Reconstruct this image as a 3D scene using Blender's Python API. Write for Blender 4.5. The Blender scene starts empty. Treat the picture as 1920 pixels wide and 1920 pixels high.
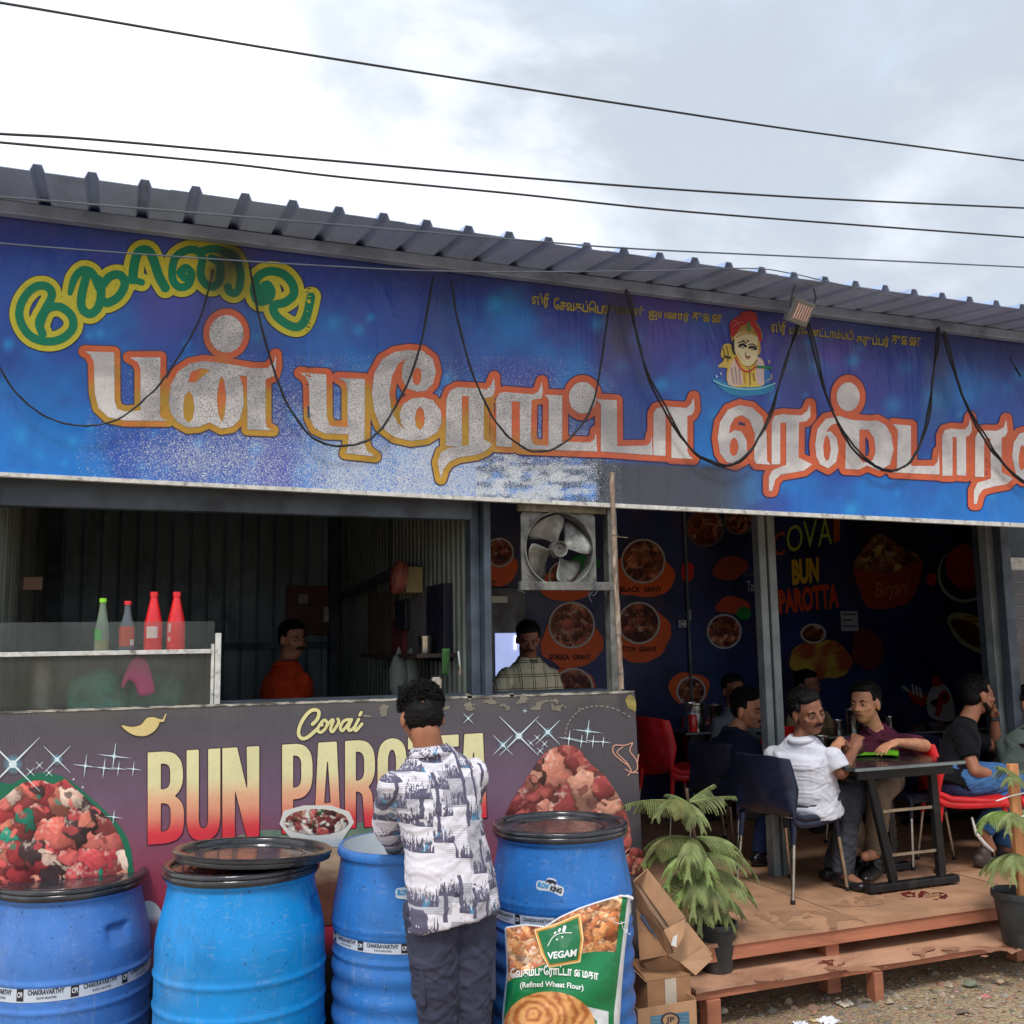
import bpy, math, random
import numpy as np
from mathutils import Vector, Matrix, noise as mnoise
R_ = math.radians
random.seed(7)
rng = np.random.default_rng(7)
scene = bpy.context.scene
COL = scene.collection

# ---------------------------------------------------------------- camera
CAM_H = 1.75; FPX = 1900.0
_y, _p, _r = R_(21.5), R_(7.5), R_(-0.96)
Fv = np.array([math.sin(_y)*math.cos(_p), math.cos(_y)*math.cos(_p), math.sin(_p)])
_R = np.array([math.cos(_y), -math.sin(_y), 0.0]); _U = np.cross(_R, Fv)
Rv = _R*math.cos(_r)+_U*math.sin(_r); Uv = -_R*math.sin(_r)+_U*math.cos(_r)
cam_d = bpy.data.cameras.new('camera'); cam = bpy.data.objects.new('camera', cam_d); COL.objects.link(cam)
cam.matrix_world = Matrix(((Rv[0], Uv[0], -Fv[0], 0), (Rv[1], Uv[1], -Fv[1], 0), (Rv[2], Uv[2], -Fv[2], CAM_H), (0, 0, 0, 1)))
cam_d.sensor_width = 36; cam_d.lens = FPX/1920*36; cam_d.clip_end = 500; cam_d.clip_start = .05
scene.camera = cam

# ---------------------------------------------------------------- world, sun, exposure
def srgb(r, g=None, b=None):
    if g is None: r, g, b = r
    return tuple(((c/255)/12.92 if c/255 <= .04045 else ((c/255+.055)/1.055)**2.4) for c in (r, g, b))
SUN_EL, SUN_AZ = R_(56), R_(-150)      # azimuth of the sun measured from +Y towards +X
world = bpy.data.worlds.new('World'); scene.world = world; world.use_nodes = True
nt = world.node_tree; N = nt.nodes; L = nt.links; N.clear()
wo = N.new('ShaderNodeOutputWorld'); bg = N.new('ShaderNodeBackground'); bg.inputs[1].default_value = 0.1
L.new(bg.outputs[0], wo.inputs[0])
sky = N.new('ShaderNodeTexSky'); sky.sky_type = 'NISHITA'; sky.sun_disc = False
sky.sun_elevation = SUN_EL; sky.sun_rotation = SUN_AZ; sky.air_density = 1.2; sky.dust_density = 2.0
tc = N.new('ShaderNodeTexCoord')
mp = N.new('ShaderNodeMapping'); mp.inputs['Scale'].default_value = (1, 1, 2.0); L.new(tc.outputs['Generated'], mp.inputs[0])
def wnoise(scale, detail, loc, lo, hi, dist=.3):
    m2 = N.new('ShaderNodeMapping'); m2.inputs['Location'].default_value = loc; L.new(mp.outputs[0], m2.inputs[0])
    n = N.new('ShaderNodeTexNoise'); n.inputs['Scale'].default_value = scale; n.inputs['Detail'].default_value = detail
    n.inputs['Roughness'].default_value = .57; n.inputs['Distortion'].default_value = dist; L.new(m2.outputs[0], n.inputs[0])
    r = N.new('ShaderNodeMapRange'); r.interpolation_type = 'SMOOTHERSTEP'
    r.inputs[1].default_value = lo; r.inputs[2].default_value = hi; L.new(n.outputs[0], r.inputs[0]); return r.outputs[0]
def wmix(f, a, b):
    m = N.new('ShaderNodeMix'); m.data_type = 'RGBA'
    if isinstance(f, float): m.inputs[0].default_value = f
    else: L.new(f, m.inputs[0])
    for i, v in ((6, a), (7, b)):
        if isinstance(v, tuple): m.inputs[i].default_value = (*v, 1)
        else: L.new(v, m.inputs[i])
    return m.outputs[2]
grey = (4.3, 4.75, 5.4); white = (7.6, 7.9, 8.4); blue = (4.7, 5.6, 6.7)
c1 = wmix(wnoise(1.9, 6, (3.1, 1.7, .6), .40, .62), grey, white)       # soft cloud masses
c2 = wmix(wnoise(3.3, 5, (7.7, 2.2, 4.4), .50, .75), c1, blue)
# the cloud deck is thinner and brighter to the left of the view (where the sun stands behind it)
vm = N.new('ShaderNodeVectorMath'); vm.operation = 'DOT_PRODUCT'; vm.inputs[1].default_value = (-.80, .50, .33)
L.new(tc.outputs['Generated'], vm.inputs[0])
rr = N.new('ShaderNodeMapRange'); rr.interpolation_type = 'SMOOTHERSTEP'; rr.inputs[1].default_value = .12; rr.inputs[2].default_value = .78
L.new(vm.outputs['Value'], rr.inputs[0])
nn = wnoise(2.4, 5, (0.3, 5.2, 1.1), .25, .8)
mm = N.new('ShaderNodeMath'); mm.operation = 'MULTIPLY_ADD'; mm.inputs[1].default_value = 1.0; L.new(rr.outputs[0], mm.inputs[0])
m3 = N.new('ShaderNodeMath'); m3.operation = 'MULTIPLY_ADD'; m3.inputs[1].default_value = .5; m3.inputs[2].default_value = -.25
L.new(nn, m3.inputs[0]); L.new(m3.outputs[0], mm.inputs[2]); mm.use_clamp = True
c3 = wmix(mm.outputs[0], c2, wmix(wnoise(3.0, 7, (1.3, 8.1, 2.7), .46, .66, .5), (10.5, 10.6, 10.8), (6.9, 7.4, 8.1)))
L.new(wmix(.94, sky.outputs[0], c3), bg.inputs[0])
sd = bpy.data.lights.new('sun', 'SUN'); sd.energy = 1.5; sd.angle = R_(14); sd.color = (1, .96, .9)
sun = bpy.data.objects.new('sun', sd); COL.objects.link(sun)
_sv = Vector((math.sin(SUN_AZ)*math.cos(SUN_EL), math.cos(SUN_AZ)*math.cos(SUN_EL), math.sin(SUN_EL)))
sun.rotation_euler = _sv.to_track_quat('Z', 'Y').to_euler()
scene.view_settings.view_transform = 'Standard'; scene.view_settings.look = 'None'
scene.view_settings.exposure = 0.6; scene.view_settings.gamma = 1; scene.view_settings.use_curve_mapping = False

# ---------------------------------------------------------------- pixel of the 1920 photograph -> point on a plane
def at(px, py, Y=None, Z=None, X=None):
    px = np.asarray(px, float); py = np.asarray(py, float)
    d = Fv + Rv*((px-960)/FPX)[..., None] - Uv*((py-960)/FPX)[..., None]
    if Y is not None: t = np.asarray(Y)/d[..., 1]
    elif Z is not None: t = (Z-CAM_H)/d[..., 2]
    else: t = X/d[..., 0]
    P = d*np.asarray(t)[..., None]; P[..., 2] += CAM_H
    return P
def A(px, py, Y=None, Z=None, X=None): return Vector(at(px, py, Y, Z, X).tolist())

# ---------------------------------------------------------------- mesh builder
class MB:
    def __init__(s): s.v = []; s.f = []
    def add(s, V, F, M=None):
        b = len(s.v)
        for p in V: s.v.append(tuple(M @ Vector(p)) if M is not None else tuple(p))
        s.f += [tuple(i+b for i in f) for f in F]; return s
    def box(s, x0, x1, y0, y1, z0, z1, M=None):
        V = [(x0, y0, z0), (x1, y0, z0), (x1, y1, z0), (x0, y1, z0), (x0, y0, z1), (x1, y0, z1), (x1, y1, z1), (x0, y1, z1)]
        return s.add(V, [(0, 3, 2, 1), (4, 5, 6, 7), (0, 1, 5, 4), (1, 2, 6, 5), (2, 3, 7, 6), (3, 0, 4, 7)], M)
    def bar(s, a, b, w, h=None, up=(0, 0, 1)):
        h = h or w; a = Vector(a); b = Vector(b); d = (b-a); n = d.length; d = d.normalized(); u = Vector(up)
        if abs(d.dot(u)) > .98: u = Vector((0, 1, 0))
        x = d.cross(u).normalized(); z = x.cross(d)
        M = Matrix((x, d, z)).transposed().to_4x4(); M.translation = a
        return s.box(-w/2, w/2, 0, n, -h/2, h/2, M)
    def tube(s, P, r, n=8, caps=True, closed=False):
        P = [Vector(p) for p in P]; m = len(P); rs = r if hasattr(r, '__len__') else [r]*m
        b = len(s.v); prev = None
        for i in range(m):
            if closed: d = P[(i+1) % m]-P[i-1]
            else: d = P[min(i+1, m-1)]-P[max(i-1, 0)]
            d = d.normalized() if d.length > 1e-9 else Vector((0, 0, 1))
            if prev is None:
                u = Vector((0, 0, 1)) if abs(d.z) < .9 else Vector((1, 0, 0)); u = (u-d*u.dot(d)).normalized()
            else:
                u = prev-d*prev.dot(d); u = u.normalized() if u.length > 1e-6 else d.orthogonal().normalized()
            prev = u; w = d.cross(u)
            for k in range(n):
                a = 2*math.pi*k/n; s.v.append(tuple(P[i]+(u*math.cos(a)+w*math.sin(a))*rs[i]))
        for i in range(m if closed else m-1):
            j = (i+1) % m
            for k in range(n):
                k2 = (k+1) % n; s.f.append((b+i*n+k, b+i*n+k2, b+j*n+k2, b+j*n+k))
        if caps and not closed:
            s.f.append(tuple(b+k for k in range(n))[::-1]); s.f.append(tuple(b+(m-1)*n+k for k in range(n)))
        return s
    def lathe(s, prof, c=(0, 0, 0), n=48, M=None, caps=False):
        b = len(s.v); c = Vector(c)
        for r, z in prof:
            for k in range(n):
                a = 2*math.pi*k/n; p = Vector((r*math.cos(a), r*math.sin(a), z))
                s.v.append(tuple((M @ p if M is not None else p)+c))
        for i in range(len(prof)-1):
            for k in range(n):
                k2 = (k+1) % n; s.f.append((b+i*n+k, b+i*n+k2, b+(i+1)*n+k2, b+(i+1)*n+k))
        if caps:
            s.f.append(tuple(b+k for k in range(n))[::-1]); s.f.append(tuple(b+(len(prof)-1)*n+k for k in range(n)))
        return s
    def grid(s, fn, nu, nv):
        b = len(s.v)
        for j in range(nv+1):
            for i in range(nu+1): s.v.append(tuple(fn(i/nu, j/nv)))
        for j in range(nv):
            for i in range(nu):
                a = b+j*(nu+1)+i; s.f.append((a, a+1, a+nu+2, a+nu+1))
        return s
    def prism(s, pts, t, M=None):
        n = len(pts); V = [(x, 0, z) for x, z in pts]+[(x, t, z) for x, z in pts]
        F = [tuple(range(n)), tuple(range(2*n-1, n-1, -1))]+[(i, i+n, (i+1) % n+n, (i+1) % n) for i in range(n)]
        return s.add(V, F, M)
    def mesh(s, name):
        me = bpy.data.meshes.new(name); me.from_pydata(s.v, [], s.f); me.validate(); return me

def obj(name, mb, mat, parent=None, smooth=False, bevel=0, angle=40, solid=0, subsurf=0, segs=2):
    me = mb.mesh(name) if isinstance(mb, MB) else mb
    if mat is not None: me.materials.append(mat)
    if smooth:
        me.polygons.foreach_set('use_smooth', [True]*len(me.polygons))
        if angle < 180: me.set_sharp_from_angle(angle=R_(angle))
    o = bpy.data.objects.new(name, me); COL.objects.link(o)
    if parent is not None:
        o.parent = parent; o.matrix_parent_inverse = parent.matrix_world.inverted()
    if solid:
        m = o.modifiers.new('solid', 'SOLIDIFY'); m.thickness = solid; m.offset = 0
    if bevel:
        m = o.modifiers.new('bevel', 'BEVEL'); m.width = bevel; m.segments = segs; m.limit_method = 'ANGLE'; m.angle_limit = R_(35)
    if subsurf:
        m = o.modifiers.new('sub', 'SUBSURF'); m.levels = subsurf; m.render_levels = subsurf
    return o
def tag(o, label, cat, group=None):
    o['label'] = label; o['category'] = cat
    if group: o['group'] = group
    return o
def thing(name, label, cat, loc=(0, 0, 0), rotz=0, group=None):
    o = bpy.data.objects.new(name, None); COL.objects.link(o)
    o.matrix_world = Matrix.Translation(Vector(loc)) @ Matrix.Rotation(rotz, 4, 'Z'); o.empty_display_size = .1
    o.location = loc; o.rotation_euler = (0, 0, rotz)
    return tag(o, label, cat, group)
def struct(o): o['kind'] = 'structure'; return o
def stuff(o): o['kind'] = 'stuff'; return o
def local(o): o.matrix_parent_inverse = Matrix.Identity(4); return o
def lobj(*a, **k): return local(obj(*a, **k))          # geometry given in the thing's own frame
def copy_tree(o, parent=None):
    c = o.copy(); COL.objects.link(c)
    if parent is not None: c.parent = parent
    for ch in o.children: copy_tree(ch, c)
    return c

# ---------------------------------------------------------------- materials
def nmat(name):
    m = bpy.data.materials.new(name); m.use_nodes = True; t = m.node_tree
    return m, t.nodes, t.links, t.nodes['Principled BSDF']
def mixc(N, L, f, a, b, mode='MIX'):
    m = N.new('ShaderNodeMix'); m.data_type = 'RGBA'; m.blend_type = mode
    if isinstance(f, (int, float)): m.inputs[0].default_value = f
    else: L.new(f, m.inputs[0])
    for i, v in ((6, a), (7, b)):
        if isinstance(v, (tuple, list)): m.inputs[i].default_value = (*v[:3], 1)
        else: L.new(v, m.inputs[i])
    return m.outputs[2]
def math_(N, L, op, a, b=0., c=0., clamp=False):
    m = N.new('ShaderNodeMath'); m.operation = op; m.use_clamp = clamp
    for i, v in enumerate((a, b, c)):
        if isinstance(v, (int, float)): m.inputs[i].default_value = v
        else: L.new(v, m.inputs[i])
    return m.outputs[0]
def noise_(N, L, vec, scale, detail=4, rough=.55, stretch=None, dist=0):
    if stretch:
        mp = N.new('ShaderNodeMapping'); mp.inputs['Scale'].default_value = stretch; L.new(vec, mp.inputs[0]); vec = mp.outputs[0]
    n = N.new('ShaderNodeTexNoise'); n.inputs['Scale'].default_value = scale; n.inputs['Detail'].default_value = detail
    n.inputs['Roughness'].default_value = rough; n.inputs['Distortion'].default_value = dist
    L.new(vec, n.inputs['Vector']); return n.outputs[0]
def ramp_(N, L, f, lo, hi, a=0., b=1., smooth=True):
    r = N.new('ShaderNodeMapRange'); r.interpolation_type = 'SMOOTHSTEP' if smooth else 'LINEAR'
    for i, v in ((1, lo), (2, hi), (3, a), (4, b)): r.inputs[i].default_value = v
    L.new(f, r.inputs[0]); return r.outputs[0]
def bump_(N, L, bs, h, strength, dist=.01):
    b = N.new('ShaderNodeBump'); b.inputs['Strength'].default_value = strength; b.inputs['Distance'].default_value = dist
    L.new(h, b.inputs['Height']); L.new(b.outputs[0], bs.inputs['Normal']); return b
def pmat(name, col, rough=.6, metal=0., var=.12, scale=6., bump=.15, bscale=80., dirt=None, dirt_amt=.5, dirt_scale=3., stretch=None, spec=.5, coat=0., bdist=.004):
    m, N, L, b = nmat(name); tc = N.new('ShaderNodeTexCoord'); v = tc.outputs['Object']
    n1 = noise_(N, L, v, scale, 6, .6, stretch)
    lo = tuple(max(c*(1-var*1.6), 0) for c in col); hi = tuple(min(c*(1+var*1.4), 1) for c in col)
    c = mixc(N, L, ramp_(N, L, n1, .3, .7), lo, hi)
    if dirt:
        n2 = noise_(N, L, v, dirt_scale, 8, .65, stretch, .4)
        c = mixc(N, L, ramp_(N, L, n2, .5, .72, 0, dirt_amt), c, dirt)
    L.new(c, b.inputs['Base Color'])
    b.inputs['Metallic'].default_value = metal; b.inputs['Specular IOR Level'].default_value = spec
    n3 = noise_(N, L, v, scale*2.3, 5)
    L.new(ramp_(N, L, n3, .3, .7, max(rough-.1, .03), min(rough+.12, 1)), b.inputs['Roughness'])
    if coat: b.inputs['Coat Weight'].default_value = coat
    if bump:
        n4 = noise_(N, L, v, bscale, 4, .6, stretch); bump_(N, L, b, n4, bump, bdist)
    return m
def vmat(name, rough=.45, speck=(.75, .78, .82), sscale=230., var=.1, bump=.08, spec=.4, dark=(.02, .02, .02), fine=0., strip=0., crease=0.):
    """flat print: colour attribute Col; its alpha says how much the varnish has flaked to pale specks"""
    m, N, L, b = nmat(name); tc = N.new('ShaderNodeTexCoord'); v = tc.outputs['Object']
    a = N.new('ShaderNodeVertexColor'); a.layer_name = 'Col'
    n1 = noise_(N, L, v, 9, 6, .6)
    c = mixc(N, L, 1., a.outputs[0], mixc(N, L, ramp_(N, L, n1, .3, .7), (1-var,)*3, (1, 1, 1)), 'MULTIPLY')
    n2 = noise_(N, L, v, sscale, 3, .7, None, 1.2)
    lo = math_(N, L, 'SUBTRACT', 1.0, math_(N, L, 'MULTIPLY', a.outputs[1], .55))
    f = math_(N, L, 'MULTIPLY', math_(N, L, 'SUBTRACT', n2, math_(N, L, 'MULTIPLY', lo, .62)), 22., clamp=True)
    f = math_(N, L, 'MULTIPLY', f, math_(N, L, 'GREATER_THAN', a.outputs[1], .02))
    c = mixc(N, L, f, c, speck)
    if fine:
        n5 = noise_(N, L, v, 60, 6, .75); c = mixc(N, L, ramp_(N, L, n5, .52, .75, 0, fine), c, dark)
    if strip:
        sx = N.new('ShaderNodeSeparateXYZ'); L.new(v, sx.inputs[0])
        w = math_(N, L, 'SINE', math_(N, L, 'MULTIPLY', sx.outputs[0], 2*math.pi/.0115))
        w = ramp_(N, L, w, -.6, 1., 0, 1)
        n6 = noise_(N, L, v, 1.4, 3); c = mixc(N, L, math_(N, L, 'MULTIPLY', w, ramp_(N, L, n6, .35, .6, .1*strip, strip)), c, (.36, .30, .36))
    L.new(c, b.inputs['Base Color']); b.inputs['Roughness'].default_value = rough; b.inputs['Specular IOR Level'].default_value = spec
    n3 = noise_(N, L, v, 30, 4); bb = bump_(N, L, b, n3, bump, .01)
    if crease:
        n8 = noise_(N, L, v, 3.2, 5, .55, (1.6, 1, .35), .8); b2 = N.new('ShaderNodeBump'); b2.inputs['Strength'].default_value = crease; b2.inputs['Distance'].default_value = .05; L.new(n8, b2.inputs['Height']); L.new(b2.outputs[0], bb.inputs['Normal'])
    return m

# ---------------------------------------------------------------- flat print: signed distance -> crisp mesh
def sdf_poly(X, Y, pts):
    P = np.array(pts, float); d = np.full(X.shape, 1e9); ins = np.zeros(X.shape, bool); n = len(P)
    for i in range(n):
        ax, ay = P[i]; bx, by = P[(i+1) % n]; ex, ey = bx-ax, by-ay; L2 = ex*ex+ey*ey+1e-12
        t = np.clip(((X-ax)*ex+(Y-ay)*ey)/L2, 0, 1)
        d = np.minimum(d, (X-ax-t*ex)**2+(Y-ay-t*ey)**2)
        c = ((ay > Y) != (by > Y)); xi = ax+(Y-ay)*ex/(ey if abs(ey) > 1e-12 else 1e-12); ins ^= c & (X < xi)
    d = np.sqrt(d); return np.where(ins, -d, d)
def sdf_caps(X, Y, pts, r):
    P = np.array(pts, float); n = len(P); rs = r if hasattr(r, '__len__') else [r]*n; out = np.full(X.shape, 1e9)
    if n == 1: return np.hypot(X-P[0][0], Y-P[0][1])-rs[0]
    for i in range(n-1):
        ax, ay = P[i]; bx, by = P[i+1]; ex, ey = bx-ax, by-ay; t = np.clip(((X-ax)*ex+(Y-ay)*ey)/(ex*ex+ey*ey+1e-12), 0, 1)
        out = np.minimum(out, np.hypot(X-ax-t*ex, Y-ay-t*ey)-(rs[i]*(1-t)+rs[i+1]*t))
    return out
def sdf_ell(X, Y, c, rx, ry): return (np.hypot((X-c[0])/rx, (Y-c[1])/ry)-1)*min(rx, ry)
def spline(pts, k=4, closed=False):
    P = [np.array(p, float) for p in pts]; n = len(P); out = []
    for i in range(n if closed else n-1):
        p0 = P[(i-1) % n] if closed or i > 0 else P[0]; p1 = P[i]; p2 = P[(i+1) % n]; p3 = P[(i+2) % n] if closed or i+2 < n else P[-1]
        for j in range(k):
            t = j/k; out.append(tuple(.5*((2*p1)+(-p0+p2)*t+(2*p0-5*p1+4*p2-p3)*t*t+(-p0+3*p1-3*p2+p3)*t**3)))
    if not closed: out.append(tuple(P[-1]))
    return out
def contour(F, x0, y0, st, run=6):
    """polygons of F<0 on a grid, as (points, faces) in pixel coordinates"""
    ins = F < 0; h, w = F.shape
    full = ins[:-1, :-1] & ins[1:, :-1] & ins[:-1, 1:] & ins[1:, 1:]
    anyi = ins[:-1, :-1] | ins[1:, :-1] | ins[:-1, 1:] | ins[1:, 1:]
    V = []; Fc = []
    for j in range(h-1):
        row = full[j]; i = 0; idx = np.flatnonzero(row)
        if len(idx):
            st_ = idx[0]; pv = st_
            for q in list(idx[1:])+[-5]:
                if q == pv+1 and (q-st_) < run: pv = q; continue
                b = len(V); V += [(st_, j), (pv+1, j), (pv+1, j+1), (st_, j+1)]; Fc.append((b+3, b+2, b+1, b)); st_ = q; pv = q
    jj, ii = np.nonzero(anyi & ~full)
    for j, i in zip(jj.tolist(), ii.tolist()):
        c = [(i, j), (i+1, j), (i+1, j+1), (i, j+1)]; f = [F[j, i], F[j, i+1], F[j+1, i+1], F[j+1, i]]; P = []
        for k in range(4):
            a, b = f[k], f[(k+1) % 4]
            if a < 0: P.append(c[k])
            if (a < 0) != (b < 0):
                t = a/(a-b); P.append((c[k][0]+(c[(k+1) % 4][0]-c[k][0])*t, c[k][1]+(c[(k+1) % 4][1]-c[k][1])*t))
        if len(P) >= 3:
            b = len(V); V += P; Fc.append(tuple(range(b+len(P)-1, b-1, -1)))
    V = np.array(V, float).reshape(-1, 2)
    return np.column_stack([x0+V[:, 0]*st, y0+V[:, 1]*st]), Fc
def window(x0, y0, x1, y1, st):
    xs = np.arange(x0, x1+st, st); ys = np.arange(y0, y1+st, st); return np.meshgrid(xs, ys)
def print_obj(name, pts, faces, mapfn, colfn, mat, parent, alpha=None):
    P = mapfn(pts[:, 0], pts[:, 1]); me = bpy.data.meshes.new(name)
    me.from_pydata(P.tolist(), [], faces)
    ca = me.color_attributes.new('Col', 'FLOAT_COLOR', 'POINT'); c = colfn(pts[:, 0], pts[:, 1])
    if c.shape[1] == 3: c = np.column_stack([c, np.zeros(len(c))])
    ca.data.foreach_set('color', c.astype(np.float32).ravel()); me.update()
    return obj(name, me, mat, parent)
def region(name, sd, bbox, st, mapfn, colfn, mat, parent, run=6):
    X, Y = window(*bbox, st); F = sd(X, Y); F = np.where(np.abs(F) < 1e-6, -1e-6, F)
    p, f = contour(F, bbox[0], bbox[1], st, run)
    if len(f) == 0: return None
    return print_obj(name, p, f, mapfn, colfn, mat, parent)
def solid_(c):
    c = np.array(c, float); return lambda x, y: np.tile(c, (len(x), 1))
def vnoise(x, y, s, seed=0):
    r = np.random.default_rng(seed); T = r.random((64, 64)); x = np.asarray(x)/s; y = np.asarray(y)/s
    xi = np.floor(x).astype(int); yi = np.floor(y).astype(int); fx = x-xi; fy = y-yi; fx = fx*fx*(3-2*fx); fy = fy*fy*(3-2*fy)
    g = lambda a, b: T[b % 64, a % 64]
    return (g(xi, yi)*(1-fx)+g(xi+1, yi)*fx)*(1-fy)+(g(xi, yi+1)*(1-fx)+g(xi+1, yi+1)*fx)*fy
def fbm(x, y, s, seed=0, o=4): return sum(vnoise(x, y, s/2**k, seed+k)*.5**k for k in range(o))/sum(.5**k for k in range(o))
def lerp(a, b, t): return np.asarray(a)+(np.asarray(b)-np.asarray(a))*np.asarray(t)[:, None]
def sstep(x, a, b): t = np.clip((x-a)/(b-a), 0, 1); return t*t*(3-2*t)

def text_mesh(s, bold=0.02, spacing=1., shear=0.):
    cu = bpy.data.curves.new('txt', 'FONT'); cu.body = s; cu.offset = bold; cu.resolution_u = 3; cu.space_character = spacing; cu.shear = shear
    o = bpy.data.objects.new('txt', cu); COL.objects.link(o); bpy.context.view_layer.update()
    me = bpy.data.meshes.new_from_object(o.evaluated_get(bpy.context.evaluated_depsgraph_get()))
    V = np.array([v.co[:] for v in me.vertices]).reshape(-1, 3); F = [tuple(p.vertices) for p in me.polygons]
    bpy.data.objects.remove(o); bpy.data.curves.remove(cu); bpy.data.meshes.remove(me)
    if len(V) == 0: return V[:, :2], F
    V = V[:, :2]; mn = V.min(0); mx = V.max(0); return (V-mn)/(mx-mn), F
def text_print(name, s, quad, mapfn, col, mat, parent, bold=.02, shear=0., colfn=None, spacing=1.):
    """text stretched over a photo-pixel quad: tl, tr, br, bl"""
    V, F = text_mesh(s, bold, spacing, shear)
    q = np.array(quad, float); u = V[:, 0:1]; v = 1-V[:, 1:2]
    P = (q[0]*(1-u)+q[1]*u)*(1-v)+(q[3]*(1-u)+q[2]*u)*v
    return print_obj(name, P, F, mapfn, colfn or solid_(col), mat, parent)
# ================================================================ materials used widely
M = {}
M['steel_dark'] = pmat('painted_dark_steel', srgb(72, 82, 94), .55, .2, .2, 5, .15, 60, srgb(30, 30, 32), .6)
M['steel_grey'] = pmat('grey_painted_steel', srgb(122, 130, 132), .5, .1, .15, 5, .12, 60, srgb(60, 55, 48), .5)
M['greasy_grey'] = pmat('greasy_grey_metal', srgb(118, 118, 114), .45, .35, .25, 14, .35, 90, srgb(52, 48, 42), .8, 9, bdist=.003)
M['roof'] = pmat('roof_sheet_metal', srgb(158, 178, 212), .5, 0., .1, 3, .06, 40, srgb(88, 92, 104), .5, 5, (1, .25, 1))
M['purlin'] = pmat('purlin_steel', srgb(150, 164, 190), .5, .3, .15, 4, .08, 50, srgb(60, 66, 80), .5)
M['corr_dark'] = pmat('corrugated_dark', srgb(118, 132, 142), .5, .1, .2, 3, .1, 40, srgb(26, 26, 28), .7, 3, (1, 1, .3))
M['corr_olive'] = pmat('corrugated_olive', srgb(112, 118, 110), .45, .1, .2, 3, .1, 40, srgb(40, 38, 32), .7, 3, (1, 1, .3))
M['white_edge'] = pmat('chipped_white_edge', srgb(205, 205, 200), .5, 0, .12, 30, .4, 120, srgb(70, 62, 50), .8, 22)
M['plywood'] = pmat('red_oxide_plywood', srgb(178, 136, 106), .62, 0, .14, 3, .25, 60, srgb(140, 100, 78), .5, 3.4, bdist=.002)
M['ply_edge'] = pmat('plywood_edge', srgb(176, 112, 84), .6, 0, .12, 5, .3, 90, srgb(110, 66, 46), .6, 4, (.3, 1, 2))
M['ply_step'] = pmat('step_plywood', srgb(192, 148, 120), .55, 0, .14, 3, .3, 70, srgb(120, 70, 50), .9, 1.7, (.7, 1, 1), bdist=.002)
M['wood_old'] = pmat('old_grey_wood', srgb(120, 106, 92), .7, 0, .25, 20, .5, 60, srgb(66, 54, 44), .7, 12, (3, 3, .5))
M['black_base'] = pmat('black_counter_base', srgb(34, 35, 38), .4, 0, .2, 4, .1)
M['conc'] = pmat('kitchen_floor_concrete', srgb(90, 88, 84), .8, 0, .2, 3, .3)
M['chrome'] = pmat('steel_tube', srgb(190, 182, 170), .28, 1., .1, 12, .06, 60, srgb(150, 132, 112), .4, 30)
M['steel_pot'] = pmat('stainless_steel', srgb(200, 198, 192), .22, 1., .08, 8, .05)
M['cable'] = pmat('black_cable', srgb(30, 31, 36), .5, 0, .1, 20, .1)
M['wire_grey'] = pmat('overhead_wire_grey', srgb(92, 100, 112), .45, .4, .1)

# ================================================================ ground
def ground_mat():
    m, N, L, b = nmat('trodden_gravel_soil'); tc = N.new('ShaderNodeTexCoord'); v = tc.outputs['Object']
    n1 = noise_(N, L, v, .9, 8, .6); c = mixc(N, L, ramp_(N, L, n1, .35, .65), srgb(160, 136, 108), srgb(184, 162, 132))
    n2 = noise_(N, L, v, 14, 8, .7); c = mixc(N, L, ramp_(N, L, n2, .45, .7, 0, .6), c, srgb(116, 98, 80))
    vo = N.new('ShaderNodeTexVoronoi'); vo.inputs['Scale'].default_value = 55; L.new(v, vo.inputs['Vector'])
    c2 = mixc(N, L, .5, c, vo.outputs['Color'], 'SOFT_LIGHT'); c = mixc(N, L, .45, c, c2)
    L.new(c, b.inputs['Base Color']); b.inputs['Roughness'].default_value = .9
    n3 = noise_(N, L, v, 45, 8, .75); h = math_(N, L, 'ADD', n3, math_(N, L, 'MULTIPLY', vo.outputs['Distance'], -1.2))
    bump_(N, L, b, h, .7, .02); return m
M['ground'] = ground_mat()
def ground_z(x, y):
    t = fbm(x+40, y+40, .8, 3)-.5; u = fbm(x+40, y+40, .13, 9)-.5
    near = np.exp(-((np.asarray(x)-3.5)**2+(np.asarray(y)-4)**2)/20)
    return (t*.05+u*.018)*near-.02*near
def build_ground():
    xs = np.concatenate([np.linspace(-200, -3, 14)[:-1], np.linspace(-3, 8, 180), np.linspace(8, 200, 14)[1:]])
    ys = np.concatenate([np.linspace(-200, 2, 14)[:-1], np.linspace(2, 5, 70), np.linspace(5, 200, 16)[1:]])
    X, Y = np.meshgrid(xs, ys); Z = ground_z(X, Y); w = len(xs)
    me = bpy.data.meshes.new('ground')
    F = [(j*w+i, j*w+i+1, (j+1)*w+i+1, (j+1)*w+i) for j in range(len(ys)-1) for i in range(w-1)]
    me.from_pydata(np.column_stack([X.ravel(), Y.ravel(), Z.ravel()]).tolist(), [], F)
    struct(obj('ground', me, M['ground'], smooth=True, angle=180))
build_ground()

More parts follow.
